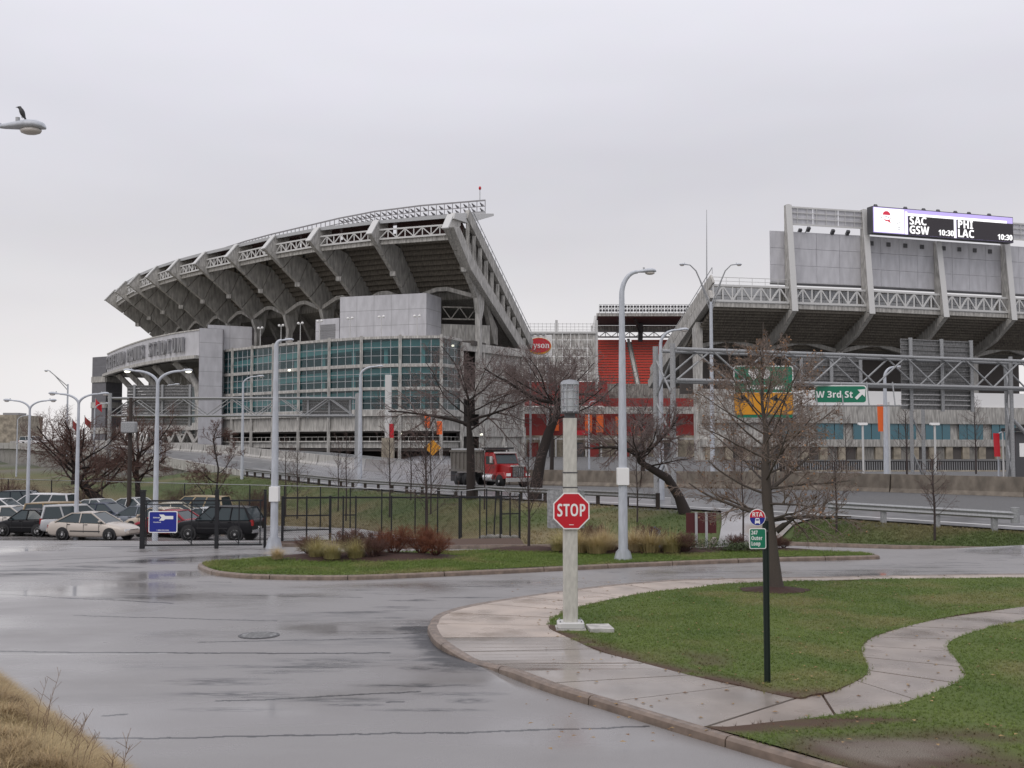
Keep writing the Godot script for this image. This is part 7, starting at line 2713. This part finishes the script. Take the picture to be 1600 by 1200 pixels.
	for q in [[-37.0, 80.5, 1.0, "dark reddish thicket at the far left edge behind the cars"], [-35.0, 79.8, 0.85, "dark reddish thicket just inside the left edge, beside the farthest double lamp"], [-23.0, 76.5, 0.8, "brown brush behind the fence near the utility pole"], [-18.5, 79.5, 0.75, "brown brush on the bank left of the freeway lamp, under the left gantry"], [-17.0, 77.0, 0.6, "brown brush on the bank behind the dark off-road car"], [-31.5, 81.5, 0.75, "brown brush under the broad leaning tree"]]:
		var t := thing("brush", q[3], "shrub", V(q[0], G(q[0], q[1]) - 0.1, q[1]), n * 1.1, "brown brush behind the car park")
		n += 1
		t.scale = Vector3.ONE * q[2]
		obj("twigs", s3, M.twig, t)

func scatter(called: String, mesh: Mesh, mat: Material, places: Array, label := "") -> void:
	var mm := MultiMesh.new()
	mm.transform_format = MultiMesh.TRANSFORM_3D
	mm.use_colors = true
	mm.mesh = mesh
	mm.instance_count = places.size()
	var buf := PackedFloat32Array()
	buf.resize(places.size() * 16)
	var i := 0
	for p in places:
		var a: float = p[1]
		var s: float = p[2]
		var c := cos(a) * s
		var k := sin(a) * s
		var h: float = p[3]
		var o: Vector3 = p[0]
		var t: Color = p[4]
		buf[i] = c; buf[i + 2] = k; buf[i + 3] = o.x
		buf[i + 5] = h; buf[i + 7] = o.y
		buf[i + 8] = -k; buf[i + 10] = c; buf[i + 11] = o.z
		buf[i + 12] = t.r; buf[i + 13] = t.g; buf[i + 14] = t.b; buf[i + 15] = 1.0
		i += 16
	mm.buffer = buf
	var o := MultiMeshInstance3D.new()
	o.name = called
	o.multimesh = mm
	o.material_override = mat
	add_child(o, true)
	stuff(o)
	if label: tag(o, label, "grass")

func lawn_grass():
	var white := Color(1, 1, 1)
	var short := tuft(0.055, 9, 0.045, 0.15, 0.0022, 51, Color(1.05, 1.05, 1.05), Color(1.4, 1.4, 1.4)).mesh()
	var r := RandomNumberGenerator.new()
	r.seed = 99
	var put := func(poly: PackedVector2Array, n: int, hf: Callable, tint: Callable, size: float, keep: Callable) -> Array:
		var b := Rect2(poly[0], Vector2.ZERO)
		for p in poly: b = b.expand(p)
		var out := []
		for i in n:
			var p := Vector2(r.randf_range(b.position.x, b.end.x), r.randf_range(b.position.y, b.end.y))
			if not Geometry2D.is_point_in_polygon(p, poly): continue
			if not keep.call(p): continue
			var s := size * r.randf_range(0.7, 1.3)
			var c: Color = tint.call(p.x, p.y)
			c *= r.randf_range(0.75, 1.25)
			out.append([V(p.x, hf.call(p.x, p.y) - 0.005, p.y), r.randf() * TAU, s, s * r.randf_range(0.7, 1.2), c])
		return out
	var near := func(p: Vector2) -> bool: return r.randf() < clampf(22.0 / p.y, 0.0, 1.0) and r.randf() > bare(p.x, p.y) * 0.97 and p.x < p.y * 0.85
	scatter("lawn_blades", short, M.blade, put.call(lawn_poly, 150000, lawn_h, lawn_tint, 1.0, near), "short mown grass of the lawn between sidewalk and winding path")
	scatter("lawn_blades", short, M.blade, put.call(lawn2_poly, 130000, lawn_h, lawn_tint, 1.0, near), "short mown grass right of the winding path")
	scatter("island_grass", short, M.blade, put.call(isle_poly, 60000, lawn_h, lawn_tint, 1.5, func(_p): return true), "short mown grass of the long island in the road")
	# ragged grass along the cut edges, and litter
	var edge := []
	for line in [lawn_poly, lawn2_poly]:
		for i in line.size() - 1:
			var p: Vector2 = line[i]
			var q: Vector2 = line[i + 1]
			if p.x > 14 or p.distance_to(q) > 3: continue
			for k in int(p.distance_to(q) * 26):
				var s := p.lerp(q, r.randf()) + Vector2(r.randf_range(-0.07, 0.07), r.randf_range(-0.07, 0.07))
				if r.randf() < bare(s.x, s.y) * 0.85: continue
				var z := r.randf_range(0.6, 1.7)
				edge.append([V(s.x, lawn_h(s.x, s.y) - 0.015, s.y), r.randf() * TAU, z, z, lawn_tint(s.x, s.y) * r.randf_range(0.8, 1.1)])
	scatter("edge_grass", short, M.blade, edge, "ragged grass growing over the edges of the sidewalk and path")
	var lf := MB.new()
	lf.used = true
	lf.quad(Vector3(-0.03, 0.004, 0), Vector3(0, 0.012, 0.02), Vector3(0.035, 0.003, 0), Vector3(0, 0.014, -0.022))
	var leaves := []
	for i in 520:
		var p := Vector2(r.randf_range(-2, 11), r.randf_range(14, 32))
		var on := Geometry2D.is_point_in_polygon(p, lawn_poly) or Geometry2D.is_point_in_polygon(p, lawn2_poly)
		if not on and p.x < 0: continue
		var c := Color(0.16, 0.08, 0.035).lerp(Color(0.34, 0.23, 0.1), r.randf())
		leaves.append([V(p.x, (lawn_h(p.x, p.y) + 0.035) if on else 0.132, p.y), r.randf() * TAU, r.randf_range(0.7, 1.5), 1.0, c])
	scatter("fallen_leaves", lf.mesh(), M.leaf, leaves, "brown fallen leaves scattered over the lawn and sidewalk")
	var long := tuft(0.16, 8, 0.12, 0.2, 0.006, 52, Color(0.8, 0.8, 0.8), white).mesh()
	var bank := PackedVector2Array([Vector2(-40, 83), Vector2(-33, 79.4), Vector2(-21.5, 72.8), Vector2(-11.6, 67.2), Vector2(-5.4, 61.8), Vector2(-1.0, 56.5), Vector2(0.5, 47), Vector2(0.6, 42.7), Vector2(5.4, 43), Vector2(7.6, 43.2), Vector2(8.4, 46), Vector2(9.3, 50), Vector2(9.9, 53.2), Vector2(7.0, 56.2), Vector2(-3.6, 71), Vector2(-12.4, 85.5), Vector2(-26, 108)])
	var gt := func(x: float, d: float) -> Color: return ground_tint(x, d)
	var gh := func(x: float, d: float) -> float: return G(x, d) - 0.08
	scatter("bank_grass", long, M.blade, put.call(bank, 60000, gh, gt, 1.0, func(_p): return true), "rough grass on the long bank below the freeway")
	var bank2 := PackedVector2Array([Vector2(10.7, 44.0), Vector2(14.6, 42.3), Vector2(19, 41.3), Vector2(24, 39), Vector2(21, 43), Vector2(14.4, 48.9), Vector2(13.4, 49), Vector2(12.2, 47.6)])
	scatter("bank_grass", long, M.blade, put.call(bank2, 22000, gh, gt, 0.8, func(_p): return true), "rough grass on the right bank in front of the guard rail")
	# dry foreground bank
	var dry := tuft(0.2, 14, 0.2, 0.5, 0.0026, 53, Color(0.75, 0.72, 0.68), white).mesh()
	var fb := PackedVector2Array([Vector2(-7, 3.5), Vector2(-0.9, 3.5), Vector2(-0.9, 6.2), Vector2(-7, 14)])
	var dt := func(x: float, d: float) -> Color:
		var k := noise.get_noise_2d(x * 5, d * 5) * 0.5 + 0.5
		return Color(0.46, 0.36, 0.19).lerp(Color(0.31, 0.22, 0.11), ss(0.35, 0.7, k)).lerp(Color(0.12, 0.075, 0.05), 0.8 * ss(0.74, 0.86, k))
	scatter("dry_grass", dry, M.blade, put.call(fb, 60000, mound, dt, 0.75, func(p): return mound(p.x, p.y) > 0.4), "matted tan dry grass of the bank in the near left corner")
	# a few tall dead weed stalks on the bank's edge
	var wn := 0
	for q in [[-3.0, 6.95, 0.45, "dead weed stalk with a seed head, tallest on the dry bank"], [-2.92, 6.85, 0.26, "short dark weed stalk on the dry bank's edge"], [-2.45, 6.2, 0.32, "sparse dead weed stalk low on the dry bank"], [-2.1, 5.8, 0.3, "dead weed stalk nearest the bottom edge"], [-2.65, 6.5, 0.3, "thin dead weed stalk in the middle of the dry bank's edge"]]:
		var m := MB.new()
		m.used = true
		m.tint(Color(0.22, 0.15, 0.1))
		for k in 4:
			var lean := r.randf_range(-0.15, 0.5)
			var h: float = q[2] * r.randf_range(0.5, 1.0)
			var p := PackedVector3Array([Vector3(k * 0.03, 0, 0), Vector3(k * 0.03 + lean * h * 0.4, h * 0.55, 0.02), Vector3(k * 0.03 + lean * h, h, 0)])
			m.tube(p, PackedFloat32Array([0.0018, 0.0014, 0.001]), 4)
			for s in 5:
				var a := p[1].lerp(p[2], s / 5.0)
				m.rod(a, a + Vector3(r.randf_range(-0.05, 0.06), 0.05, r.randf_range(-0.05, 0.05)), 0.0011, 4)
		var o := obj("weed_stalks", m, M.twig)
		o.position = V(q[0], mound(q[0], q[1]), q[1])
		tag(o, q[3], "weed")
		wn += 1

func wheel(t: Node3D, at: Vector3, r: float, w: float, rim: Material, spokes := true):
	var hub := Node3D.new()
	hub.name = "wheel"
	hub.position = at
	t.add_child(hub, true)
	var s := signf(at.z)
	var m := MB.new()
	var pts := PackedVector3Array()
	for q in [[-w / 2, 0.7], [-w / 2, 0.96], [-w / 2 + 0.03, 1.0], [w / 2 - 0.03, 1.0], [w / 2, 0.96], [w / 2, 0.68]]: pts.append(Vector3(0, 0, q[0]))
	m.tube(pts, PackedFloat32Array([r * 0.62, r * 0.95, r, r, r * 0.95, r * 0.62]), 18, false)
	m.prism(rot_poly(18, r * 0.66, r * 0.66), w * 0.6, Transform3D.IDENTITY)
	obj("tyre", m, M.rubber, hub)
	var k := MB.new()
	if spokes:
		for i in 6:
			var a := TAU * i / 6
			k.box(Vector3(cos(a) * r * 0.34, sin(a) * r * 0.34, s * w * 0.36), Vector3(r * 0.56, r * 0.2, 0.03), Basis(Vector3(0, 0, 1), a))
		k.prism(rot_poly(12, r * 0.17, r * 0.17), 0.05, face(Vector3(0, 0, s * w * 0.38)))
		for i in 18:
			var a := TAU * i / 18
			k.box(Vector3(cos(a) * r * 0.61, sin(a) * r * 0.61, s * w * 0.4), Vector3(r * 0.07, r * 0.24, 0.04), Basis(Vector3(0, 0, 1), a))
	else:
		k.prism(rot_poly(18, r * 0.64, r * 0.64), 0.04, face(Vector3(0, 0, s * w * 0.4)), 0.015)
		k.prism(rot_poly(10, r * 0.2, r * 0.2), 0.08, face(Vector3(0, 0, s * w * 0.4)), 0.015)
	obj("rim", k, rim, hub)

# [stations x, bottom, top, half width], then the cabin: rear foot, rear roof, front roof, front foot (x, y), half widths at foot and roof
var BODY := {
	"sedan": [[[-2.34, 0.38, 0.62, 0.62], [-2.27, 0.3, 0.9, 0.78], [-2.05, 0.24, 0.985, 0.84], [-1.6, 0.21, 1.0, 0.875], [-0.5, 0.19, 0.955, 0.885], [0.85, 0.19, 0.94, 0.88], [1.3, 0.21, 0.9, 0.87], [1.85, 0.24, 0.8, 0.83], [2.18, 0.28, 0.68, 0.74], [2.32, 0.36, 0.56, 0.6]], [-1.85, 0.97, -0.95, 1.39, 0.2, 1.41, 1.12, 0.92], 0.8, 0.6, 1.42, -1.32, 0.31],
	"suv": [[[-2.2, 0.5, 0.95, 0.76], [-2.14, 0.42, 1.12, 0.84], [-1.9, 0.38, 1.14, 0.88], [-0.5, 0.34, 1.1, 0.9], [0.85, 0.34, 1.08, 0.9], [1.3, 0.37, 1.05, 0.88], [1.9, 0.4, 0.98, 0.84], [2.1, 0.45, 0.9, 0.78], [2.2, 0.5, 0.75, 0.66]], [-2.1, 1.12, -1.75, 1.7, 0.25, 1.73, 1.0, 1.08], 0.83, 0.68, 1.35, -1.3, 0.37],
	"wagon": [[[-2.35, 0.48, 0.85, 0.8], [-2.3, 0.36, 1.02, 0.86], [-2.0, 0.3, 1.05, 0.89], [-0.5, 0.28, 1.03, 0.9], [1.0, 0.28, 1.02, 0.9], [1.4, 0.3, 0.98, 0.88], [1.9, 0.33, 0.9, 0.82], [2.2, 0.38, 0.78, 0.74], [2.32, 0.44, 0.66, 0.6]], [-2.28, 1.04, -2.1, 1.62, 0.55, 1.66, 1.55, 0.98], 0.84, 0.7, 1.42, -1.4, 0.33]}

func car(label: String, x: float, d: float, yaw: float, type: String, paint: Color, sx := 1.0, rim := true, dy := 0.0) -> Node3D:
	var t := thing("parked_car", label, "car", V(x, G(x, d) + dy, d), deg_to_rad(yaw), "cars parked in the lot")
	var B: Array = BODY[type]
	var pm := plain(paint.r, paint.g, paint.b, 0.28)
	pm.metallic_specular = 0.5 if paint.g > 0.1 else 0.28
	pm.clearcoat_enabled = paint.g > 0.1
	pm.clearcoat = 0.35
	pm.clearcoat_roughness = 0.1
	var m := MB.new()
	var rows := []
	for q in B[0]:
		var w: float = q[3]
		var h: float = q[2] - q[1]
		var ring := PackedVector3Array()
		for p in [[0.86, 0.0], [0.97, 0.12], [1.0, 0.4], [1.0, 0.62], [0.965, 0.84], [0.86, 0.96], [0.5, 1.0], [0, 1.015]]: ring.append(Vector3(q[0] * sx, q[1] + h * p[1], w * p[0]))
		for p in [[0.5, 1.0], [0.86, 0.96], [0.965, 0.84], [1.0, 0.62], [1.0, 0.4], [0.97, 0.12], [0.86, 0.0]]: ring.append(Vector3(q[0] * sx, q[1] + h * p[1], -w * p[0]))
		rows.append(ring)
	m.loft(rows)
	obj("body", m, pm, t)
	var C: Array = B[1]
	var wb: float = B[2]
	var wt: float = B[3]
	var rb := Vector2(C[0] * sx, C[1] - 0.03)
	var rt := Vector2(C[2] * sx, C[3])
	var ft := Vector2(C[4] * sx, C[5])
	var fb := Vector2(C[6] * sx, C[7] - 0.03)
	var P := func(v: Vector2, w: float, s: int) -> Vector3: return Vector3(v.x, v.y, w * s)
	var ws := MB.new()
	ws.quad(P.call(ft, wt, -1), P.call(ft, wt, 1), P.call(fb, wb - 0.04, 1), P.call(fb, wb - 0.04, -1))
	obj("windscreen", ws, M.car_glass, t)
	var rw := MB.new()
	rw.quad(P.call(rt, wt, 1), P.call(rt, wt, -1), P.call(rb, wb - 0.04, -1), P.call(rb, wb - 0.04, 1))
	obj("rear_window", rw, M.car_glass, t)
	var cuts := [0.0, 0.5, 1.0] if type == "sedan" else [0.0, 0.36, 0.68, 1.0]
	for s in [-1, 1]:
		for i in cuts.size() - 1:
			var q := MB.new()
			q.quad(P.call(rt.lerp(ft, cuts[i]), wt, s), P.call(rt.lerp(ft, cuts[i + 1]), wt, s), P.call(rb.lerp(fb, cuts[i + 1]), wb, s), P.call(rb.lerp(fb, cuts[i]), wb, s))
			obj("side_window", q, M.car_glass, t)
	var roof := MB.new()
	var mid := rt.lerp(ft, 0.5) + Vector2(0, 0.05)
	var line := [rt + Vector2(-0.04, -0.015), rt.lerp(ft, 0.2) + Vector2(0, 0.035), mid, rt.lerp(ft, 0.8) + Vector2(0, 0.035), ft + Vector2(0.04, -0.015)]
	var rr := []
	for v in line:
		var ring := PackedVector3Array()
		for k in [-1.03, -0.9, -0.5, 0.0, 0.5, 0.9, 1.03]: ring.append(Vector3(v.x, v.y + 0.025 - 0.05 * k * k, wt * k))
		rr.append(ring)
	roof.loft(rr, false)
	obj("roof", roof, pm, t)
	var pl := MB.new()
	for s in [-1, 1]:
		pl.beam(P.call(rb, wb - 0.02, s), P.call(rt, wt, s), 0.13 if type == "sedan" else 0.1, 0.06)
		pl.beam(P.call(fb, wb - 0.02, s), P.call(ft, wt, s), 0.06, 0.05)
		pl.beam(P.call(rt, wt, s), P.call(ft, wt, s), 0.05, 0.05)
		for i in range(1, cuts.size() - 1): pl.beam(P.call(rb.lerp(fb, cuts[i]), wb + 0.005, s), P.call(rt.lerp(ft, cuts[i]), wt + 0.005, s), 0.05, 0.07)
	obj("pillars", pl, pm, t)
	var r: float = B[6]
	var wy := r
	for wx in [B[4], B[5]]:
		for s in [-1, 1]:
			var bw: float = (0.885 if type == "sedan" else 0.9)
			var a := MB.new()
			a.prism(rot_poly(18, r * 1.17, r * 1.17), 0.24, face(Vector3(wx * sx, wy + 0.02, s * (bw - 0.105))))
			obj("arch_shade_disc", a, M.black, t)  # black disc stands in for the shade inside the wheel well
			wheel(t, Vector3(wx * sx, wy, s * (bw - 0.07)), r, 0.2, M.rim, rim)
	var fx: float = B[0][-1][0] * sx
	var rx: float = B[0][0][0] * sx
	var fy: float = B[0][-1][2]
	var ry: float = B[0][1][2]
	for s in [-1, 1]:
		var h := MB.new()
		h.box(Vector3(fx - 0.1, fy - 0.0, s * 0.55), Vector3(0.16, 0.13, 0.3), Basis(Vector3.UP, -s * 0.35))
		obj("headlight", h, M.head, t)
		var l := MB.new()
		if type == "sedan": l.box(Vector3(rx + 0.08, ry - 0.2, s * 0.6), Vector3(0.14, 0.16, 0.34), Basis(Vector3.UP, s * 0.25))
		else: l.box(Vector3(rx + 0.04, ry - 0.16, s * 0.72), Vector3(0.16, 0.3, 0.16))
		obj("tail_light", l, M.tail, t)
		var mi := MB.new()
		mi.ball(P.call(fb.lerp(ft, 0.16) + Vector2(-0.12, 0.03), wb + 0.08, s), Vector3(0.07, 0.06, 0.09))
		obj("mirror", mi, pm if type == "sedan" else M.black, t)
		var st := MB.new()
		st.box(Vector3(0, 0.5 if type == "sedan" else 0.66, s * (0.889 if type == "sedan" else 0.905)), Vector3(1.75 * sx, 0.05, 0.02))
		obj("trim_strip", st, M.black, t)
		var sm := MB.new()
		for k in ([-1.05, -0.08, 0.82] if type == "sedan" else [-1.2, -0.25, 0.8]): sm.box(Vector3(k * sx, C[1] - 0.3, s * (B[0][4][3] + 0.0)), Vector3(0.018, 0.5, 0.012))
		obj("door_seam", sm, M.black, t)
		var dh := MB.new()
		for k in [0.05, -0.95]: dh.box(Vector3(k, C[1] - 0.14, s * (wb + 0.065)), Vector3(0.16, 0.03, 0.025))
		obj("door_handle", dh, M.black if paint.g > 0.1 else pm, t)
	var bu := MB.new()
	bu.box(Vector3(fx - 0.01, 0.48, 0), Vector3(0.14, 0.16, 1.2))
	bu.box(Vector3(rx + 0.01, 0.52, 0), Vector3(0.14, 0.16, 1.45))
	obj("bumper", bu, pm if type == "sedan" else M.cladding_dark, t)
	var gl := MB.new()
	gl.box(Vector3(fx + 0.0, fy - 0.02, 0), Vector3(0.06, 0.1, 0.7))
	obj("grille", gl, M.black, t)
	var np := MB.new()
	np.box(Vector3(rx - 0.04, 0.68, 0), Vector3(0.03, 0.14, 0.32))
	obj("number_plate", np, M.sign_white, t)
	return t

func vehicles():
	var beige := Color(0.47, 0.42, 0.37)
	car("champagne saloon car parked side-on in front, left of the gate sign", -21.6, 57.2, -13, "sedan", beige, 0.98, false)
	car("black off-road car with a rear tail light, behind the black gate", -15.05, 57.0, 167, "suv", Color(0.012, 0.012, 0.014), 0.98)
	car("tan and wood-sided estate car with red rear lamp behind the champagne saloon", -25.3, 62.6, 10, "wagon", Color(0.33, 0.24, 0.13), 0.95, false)
	car("silver hatchback half hidden behind the champagne saloon's left end", -23.6, 60.0, 24, "wagon", Color(0.44, 0.45, 0.46), 0.8, false)
	car("black hatchback at left with its bonnet towards the left edge", -26.2, 60.0, 174, "sedan", Color(0.013, 0.013, 0.015), 0.72, false)
	car("pale beige saloon cut by the left edge of the photo, behind the black hatchback", -28.4, 62.8, -6, "sedan", Color(0.5, 0.47, 0.43), 0.95, false)
	car("white people carrier at the far left behind the beige saloon", -31.0, 66.4, -2, "wagon", Color(0.66, 0.66, 0.66), 1.0, false)
	car("dark navy saloon right of the champagne saloon's roof", -24.2, 66.2, -20, "sedan", Color(0.06, 0.07, 0.1), 0.95, false)
	car("grey-blue saloon behind the black gate post at left", -21.4, 63.3, 165, "sedan", Color(0.16, 0.18, 0.21), 0.95, false)
	car("pale silver saloon farthest back above the navy saloon", -26.4, 71.0, -25, "sedan", Color(0.55, 0.56, 0.56), 0.95, false)
	car("second pale silver saloon farthest back, right of the other silver one", -24.6, 72.6, -25, "sedan", Color(0.6, 0.61, 0.6), 0.95, false)
	car("tan saloon just left of the gate sign, behind the red car", -19.6, 61.5, 150, "sedan", Color(0.46, 0.39, 0.3), 0.92, false)
	car("dark red saloon peeking out left of the blue gate sign", -18.4, 59.3, 158, "sedan", Color(0.26, 0.02, 0.03), 0.85, false)
	car("pale champagne saloon behind the top of the blue gate sign", -20.2, 66.8, 10, "sedan", Color(0.5, 0.47, 0.39), 1.0, false)
	car("tan people carrier right of the blue gate sign, in the back row", -20.1, 70.4, 170, "wagon", Color(0.44, 0.35, 0.22), 0.9, false)
	car("silver saloon in front of the black off-road car's bonnet", -17.2, 61.6, 165, "sedan", Color(0.52, 0.54, 0.56), 0.95, false)
	car("dark off-road car with a roof rack, back row at left", -33.5, 76.5, 5, "suv", Color(0.02, 0.025, 0.035), 1.0, false)
	car("white van-like estate in the back row between the two left double lamps", -31.4, 73.5, 175, "wagon", Color(0.68, 0.68, 0.7), 1.0, false)
	car("grey car at the far left end of the back row", -36.8, 77.5, 0, "sedan", Color(0.12, 0.13, 0.15), 1.0, false)
	# red dump truck on the freeway
	truck()
	# white van on the elevated road
	var v := car("white van driving on the elevated road at the far left", -110.0, 247.0, -121, "wagon", Color(0.72, 0.72, 0.72), 1.35, false)
	v.position = V(-107.5, 3.75, 247.0)
	v.name = "white_van"
	v.set_meta("category", "van")
	v.set_meta("group", "vehicles on the freeway")
	v.scale = Vector3(1.0, 1.25, 1.1)
	v.rotation.y = deg_to_rad(-15)

func truck():
	var t := thing("dump_truck", "red dump truck with a grey box body driving on the freeway in spray", "truck", V(-1.5, 0.75, 85.0), deg_to_rad(-57), "vehicles on the freeway")
	var red := plain(0.28, 0.009, 0.011, 0.4)
	var grey := tex(plain(0.17, 0.155, 0.135, 0.75), M.fine, 0.8)
	# +x is forward
	var ch := MB.new()
	ch.box(Vector3(-0.4, 0.85, 0), Vector3(7.4, 0.25, 0.9))
	obj("chassis", ch, M.black, t)
	var bx := MB.new()
	bx.prism(PackedVector2Array([Vector2(-4.4, 1.15), Vector2(0.35, 1.15), Vector2(0.35, 2.75), Vector2(-4.5, 2.75)]), 2.4, Transform3D.IDENTITY, 0.05)
	obj("dump_body", bx, grey, t)
	var rib := MB.new()
	for i in 8:
		for s in [-1, 1]: rib.box(Vector3(-4.2 + i * 0.62, 1.95, s * 1.23), Vector3(0.1, 1.55, 0.09))
	for s in [-1, 1]:
		rib.box(Vector3(-2.05, 2.72, s * 1.23), Vector3(4.9, 0.14, 0.12))
		rib.box(Vector3(-2.05, 1.2, s * 1.23), Vector3(4.9, 0.16, 0.12))
	obj("body_ribs", rib, grey, t)
	var tp := MB.new()
	tp.box(Vector3(-1.9, 2.86, 0), Vector3(5.0, 0.12, 2.3))
	obj("load_cover", tp, M.steel_grey, t)
	var sh := MB.new()
	sh.box(Vector3(0.75, 2.95, 0), Vector3(1.0, 0.12, 2.3))
	obj("cab_shield", sh, M.black, t)
	var cab := MB.new()
	cab.prism(PackedVector2Array([Vector2(0.5, 0.9), Vector2(2.15, 0.9), Vector2(2.15, 1.75), Vector2(1.75, 2.6), Vector2(0.6, 2.65), Vector2(0.5, 2.5)]), 2.1, Transform3D.IDENTITY, 0.08)
	obj("cab", cab, red, t)
	var hood := MB.new()
	hood.prism(PackedVector2Array([Vector2(2.1, 0.75), Vector2(3.55, 0.75), Vector2(3.6, 1.6), Vector2(2.1, 1.78)]), 1.5, Transform3D.IDENTITY, 0.1)
	obj("bonnet", hood, red, t)
	for s in [-1, 1]:
		var fe := MB.new()
		fe.prism(PackedVector2Array([Vector2(2.1, 0.75), Vector2(2.35, 1.15), Vector2(3.3, 1.2), Vector2(3.6, 0.85), Vector2(3.6, 0.7), Vector2(2.1, 0.6)]), 0.4, face(Vector3(0, 0, s * 0.9)), 0.05)
		obj("wing", fe, red, t)
		var w := MB.new()
		w.quad(Vector3(0.75, 2.35, s * 1.06), Vector3(1.65, 2.35, s * 1.06), Vector3(1.9, 1.75, s * 1.06), Vector3(0.75, 1.75, s * 1.06))
		obj("side_window", w, M.car_glass, t)
		var st := MB.new()
		st.rod(Vector3(0.42, 1.0, s * 1.0), Vector3(0.42, 3.1, s * 1.0), 0.08, 8)
		obj("exhaust_stack", st, M.chrome, t)
		var he := MB.new()
		he.box(Vector3(3.6, 1.0, s * 0.85), Vector3(0.1, 0.22, 0.32))
		obj("headlight", he, M.head, t)
		var mi := MB.new()
		mi.box(Vector3(1.95, 2.1, s * 1.35), Vector3(0.08, 0.5, 0.2))
		mi.rod(Vector3(1.9, 2.2, s * 1.05), Vector3(1.95, 2.2, s * 1.35), 0.02)
		obj("mirror", mi, M.chrome, t)
		var tk := MB.new()
		tk.rod(Vector3(0.6, 0.75, s * 1.0), Vector3(1.9, 0.75, s * 1.0), 0.3, 12)
		obj("fuel_tank", tk, M.chrome, t)
	var ws := MB.new()
	ws.quad(Vector3(1.8, 2.5, -0.9), Vector3(1.8, 2.5, 0.9), Vector3(2.14, 1.8, 0.95), Vector3(2.14, 1.8, -0.95))
	for i in ws.v.size(): ws.v[i].x += 0.03
	obj("windscreen", ws, M.car_glass, t)
	var vz := MB.new()
	vz.box(Vector3(1.85, 2.62, 0), Vector3(0.3, 0.12, 1.9))
	obj("sun_visor", vz, M.steel_white, t)
	var gr := MB.new()
	gr.box(Vector3(3.6, 1.2, 0), Vector3(0.08, 0.75, 1.0))
	obj("grille", gr, M.dark_steel, t)
	var gf := MB.new()
	gf.box(Vector3(3.6, 1.64, 0), Vector3(0.14, 0.1, 1.3))
	gf.box(Vector3(3.7, 0.62, 0), Vector3(0.15, 0.3, 2.2))
	for i in 6: gf.box(Vector3(3.65, 1.2, -0.4 + i * 0.16), Vector3(0.03, 0.7, 0.03))
	obj("front_trim", gf, M.chrome, t)
	for wx in [2.75, -2.0, -3.3]:
		for s in [-1, 1]: wheel(t, Vector3(wx, 0.5, s * 1.02), 0.5, 0.3 if wx > 0 else 0.5, M.rim, false)
	var mf := MB.new()
	for s in [-1, 1]: mf.box(Vector3(-4.3, 0.75, s * 0.95), Vector3(0.03, 0.85, 0.6))
	obj("mud_flap", mf, M.black, t)
	# spray thrown up behind the truck
	for q in [[-6.5, 1.6, 91.0, 11.0, 3.0, 7.0, 0.10], [-13.5, 1.5, 101.0, 20.0, 2.4, 9.0, 0.045]]:
		var f := FogVolume.new()
		f.name = "spray"
		f.shape = RenderingServer.FOG_VOLUME_SHAPE_ELLIPSOID
		f.size = Vector3(q[3], q[4], q[5])
		f.position = V(q[0], q[1], q[2])
		f.rotation.y = deg_to_rad(-50)
		var fm := FogMaterial.new()
		fm.density = q[6]
		fm.albedo = Color(0.92, 0.92, 0.94)
		f.material = fm
		add_child(f, true)
		stuff(f)
		tag(f, "white water spray behind the red dump truck", "spray")
	var gp := thing("warning_sign", "yellow diamond warning sign on a post just behind the dump truck", "road sign", V(-7.2, 0.7, 100.0))
	var q := MB.new()
	q.prism(rot_poly(4, 0.75, 0.75), 0.03, face(Vector3(0, 3.0, 0)))
	obj("plate", q, M.sign_amber, gp)
	var q2 := MB.new()
	q2.rod(Vector3(0, 0, -0.05), Vector3(0, 6.0, -0.05), 0.06)
	obj("post", q2, M.galv, gp)
	var q3 := MB.new()
	q3.box(Vector3(0.6, 4.8, 0), Vector3(0.5, 1.2, 0.05))
	q3.box(Vector3(-0.5, 5.4, 0), Vector3(0.5, 1.2, 0.05))
	obj("flags", q3, M.orange, gp)
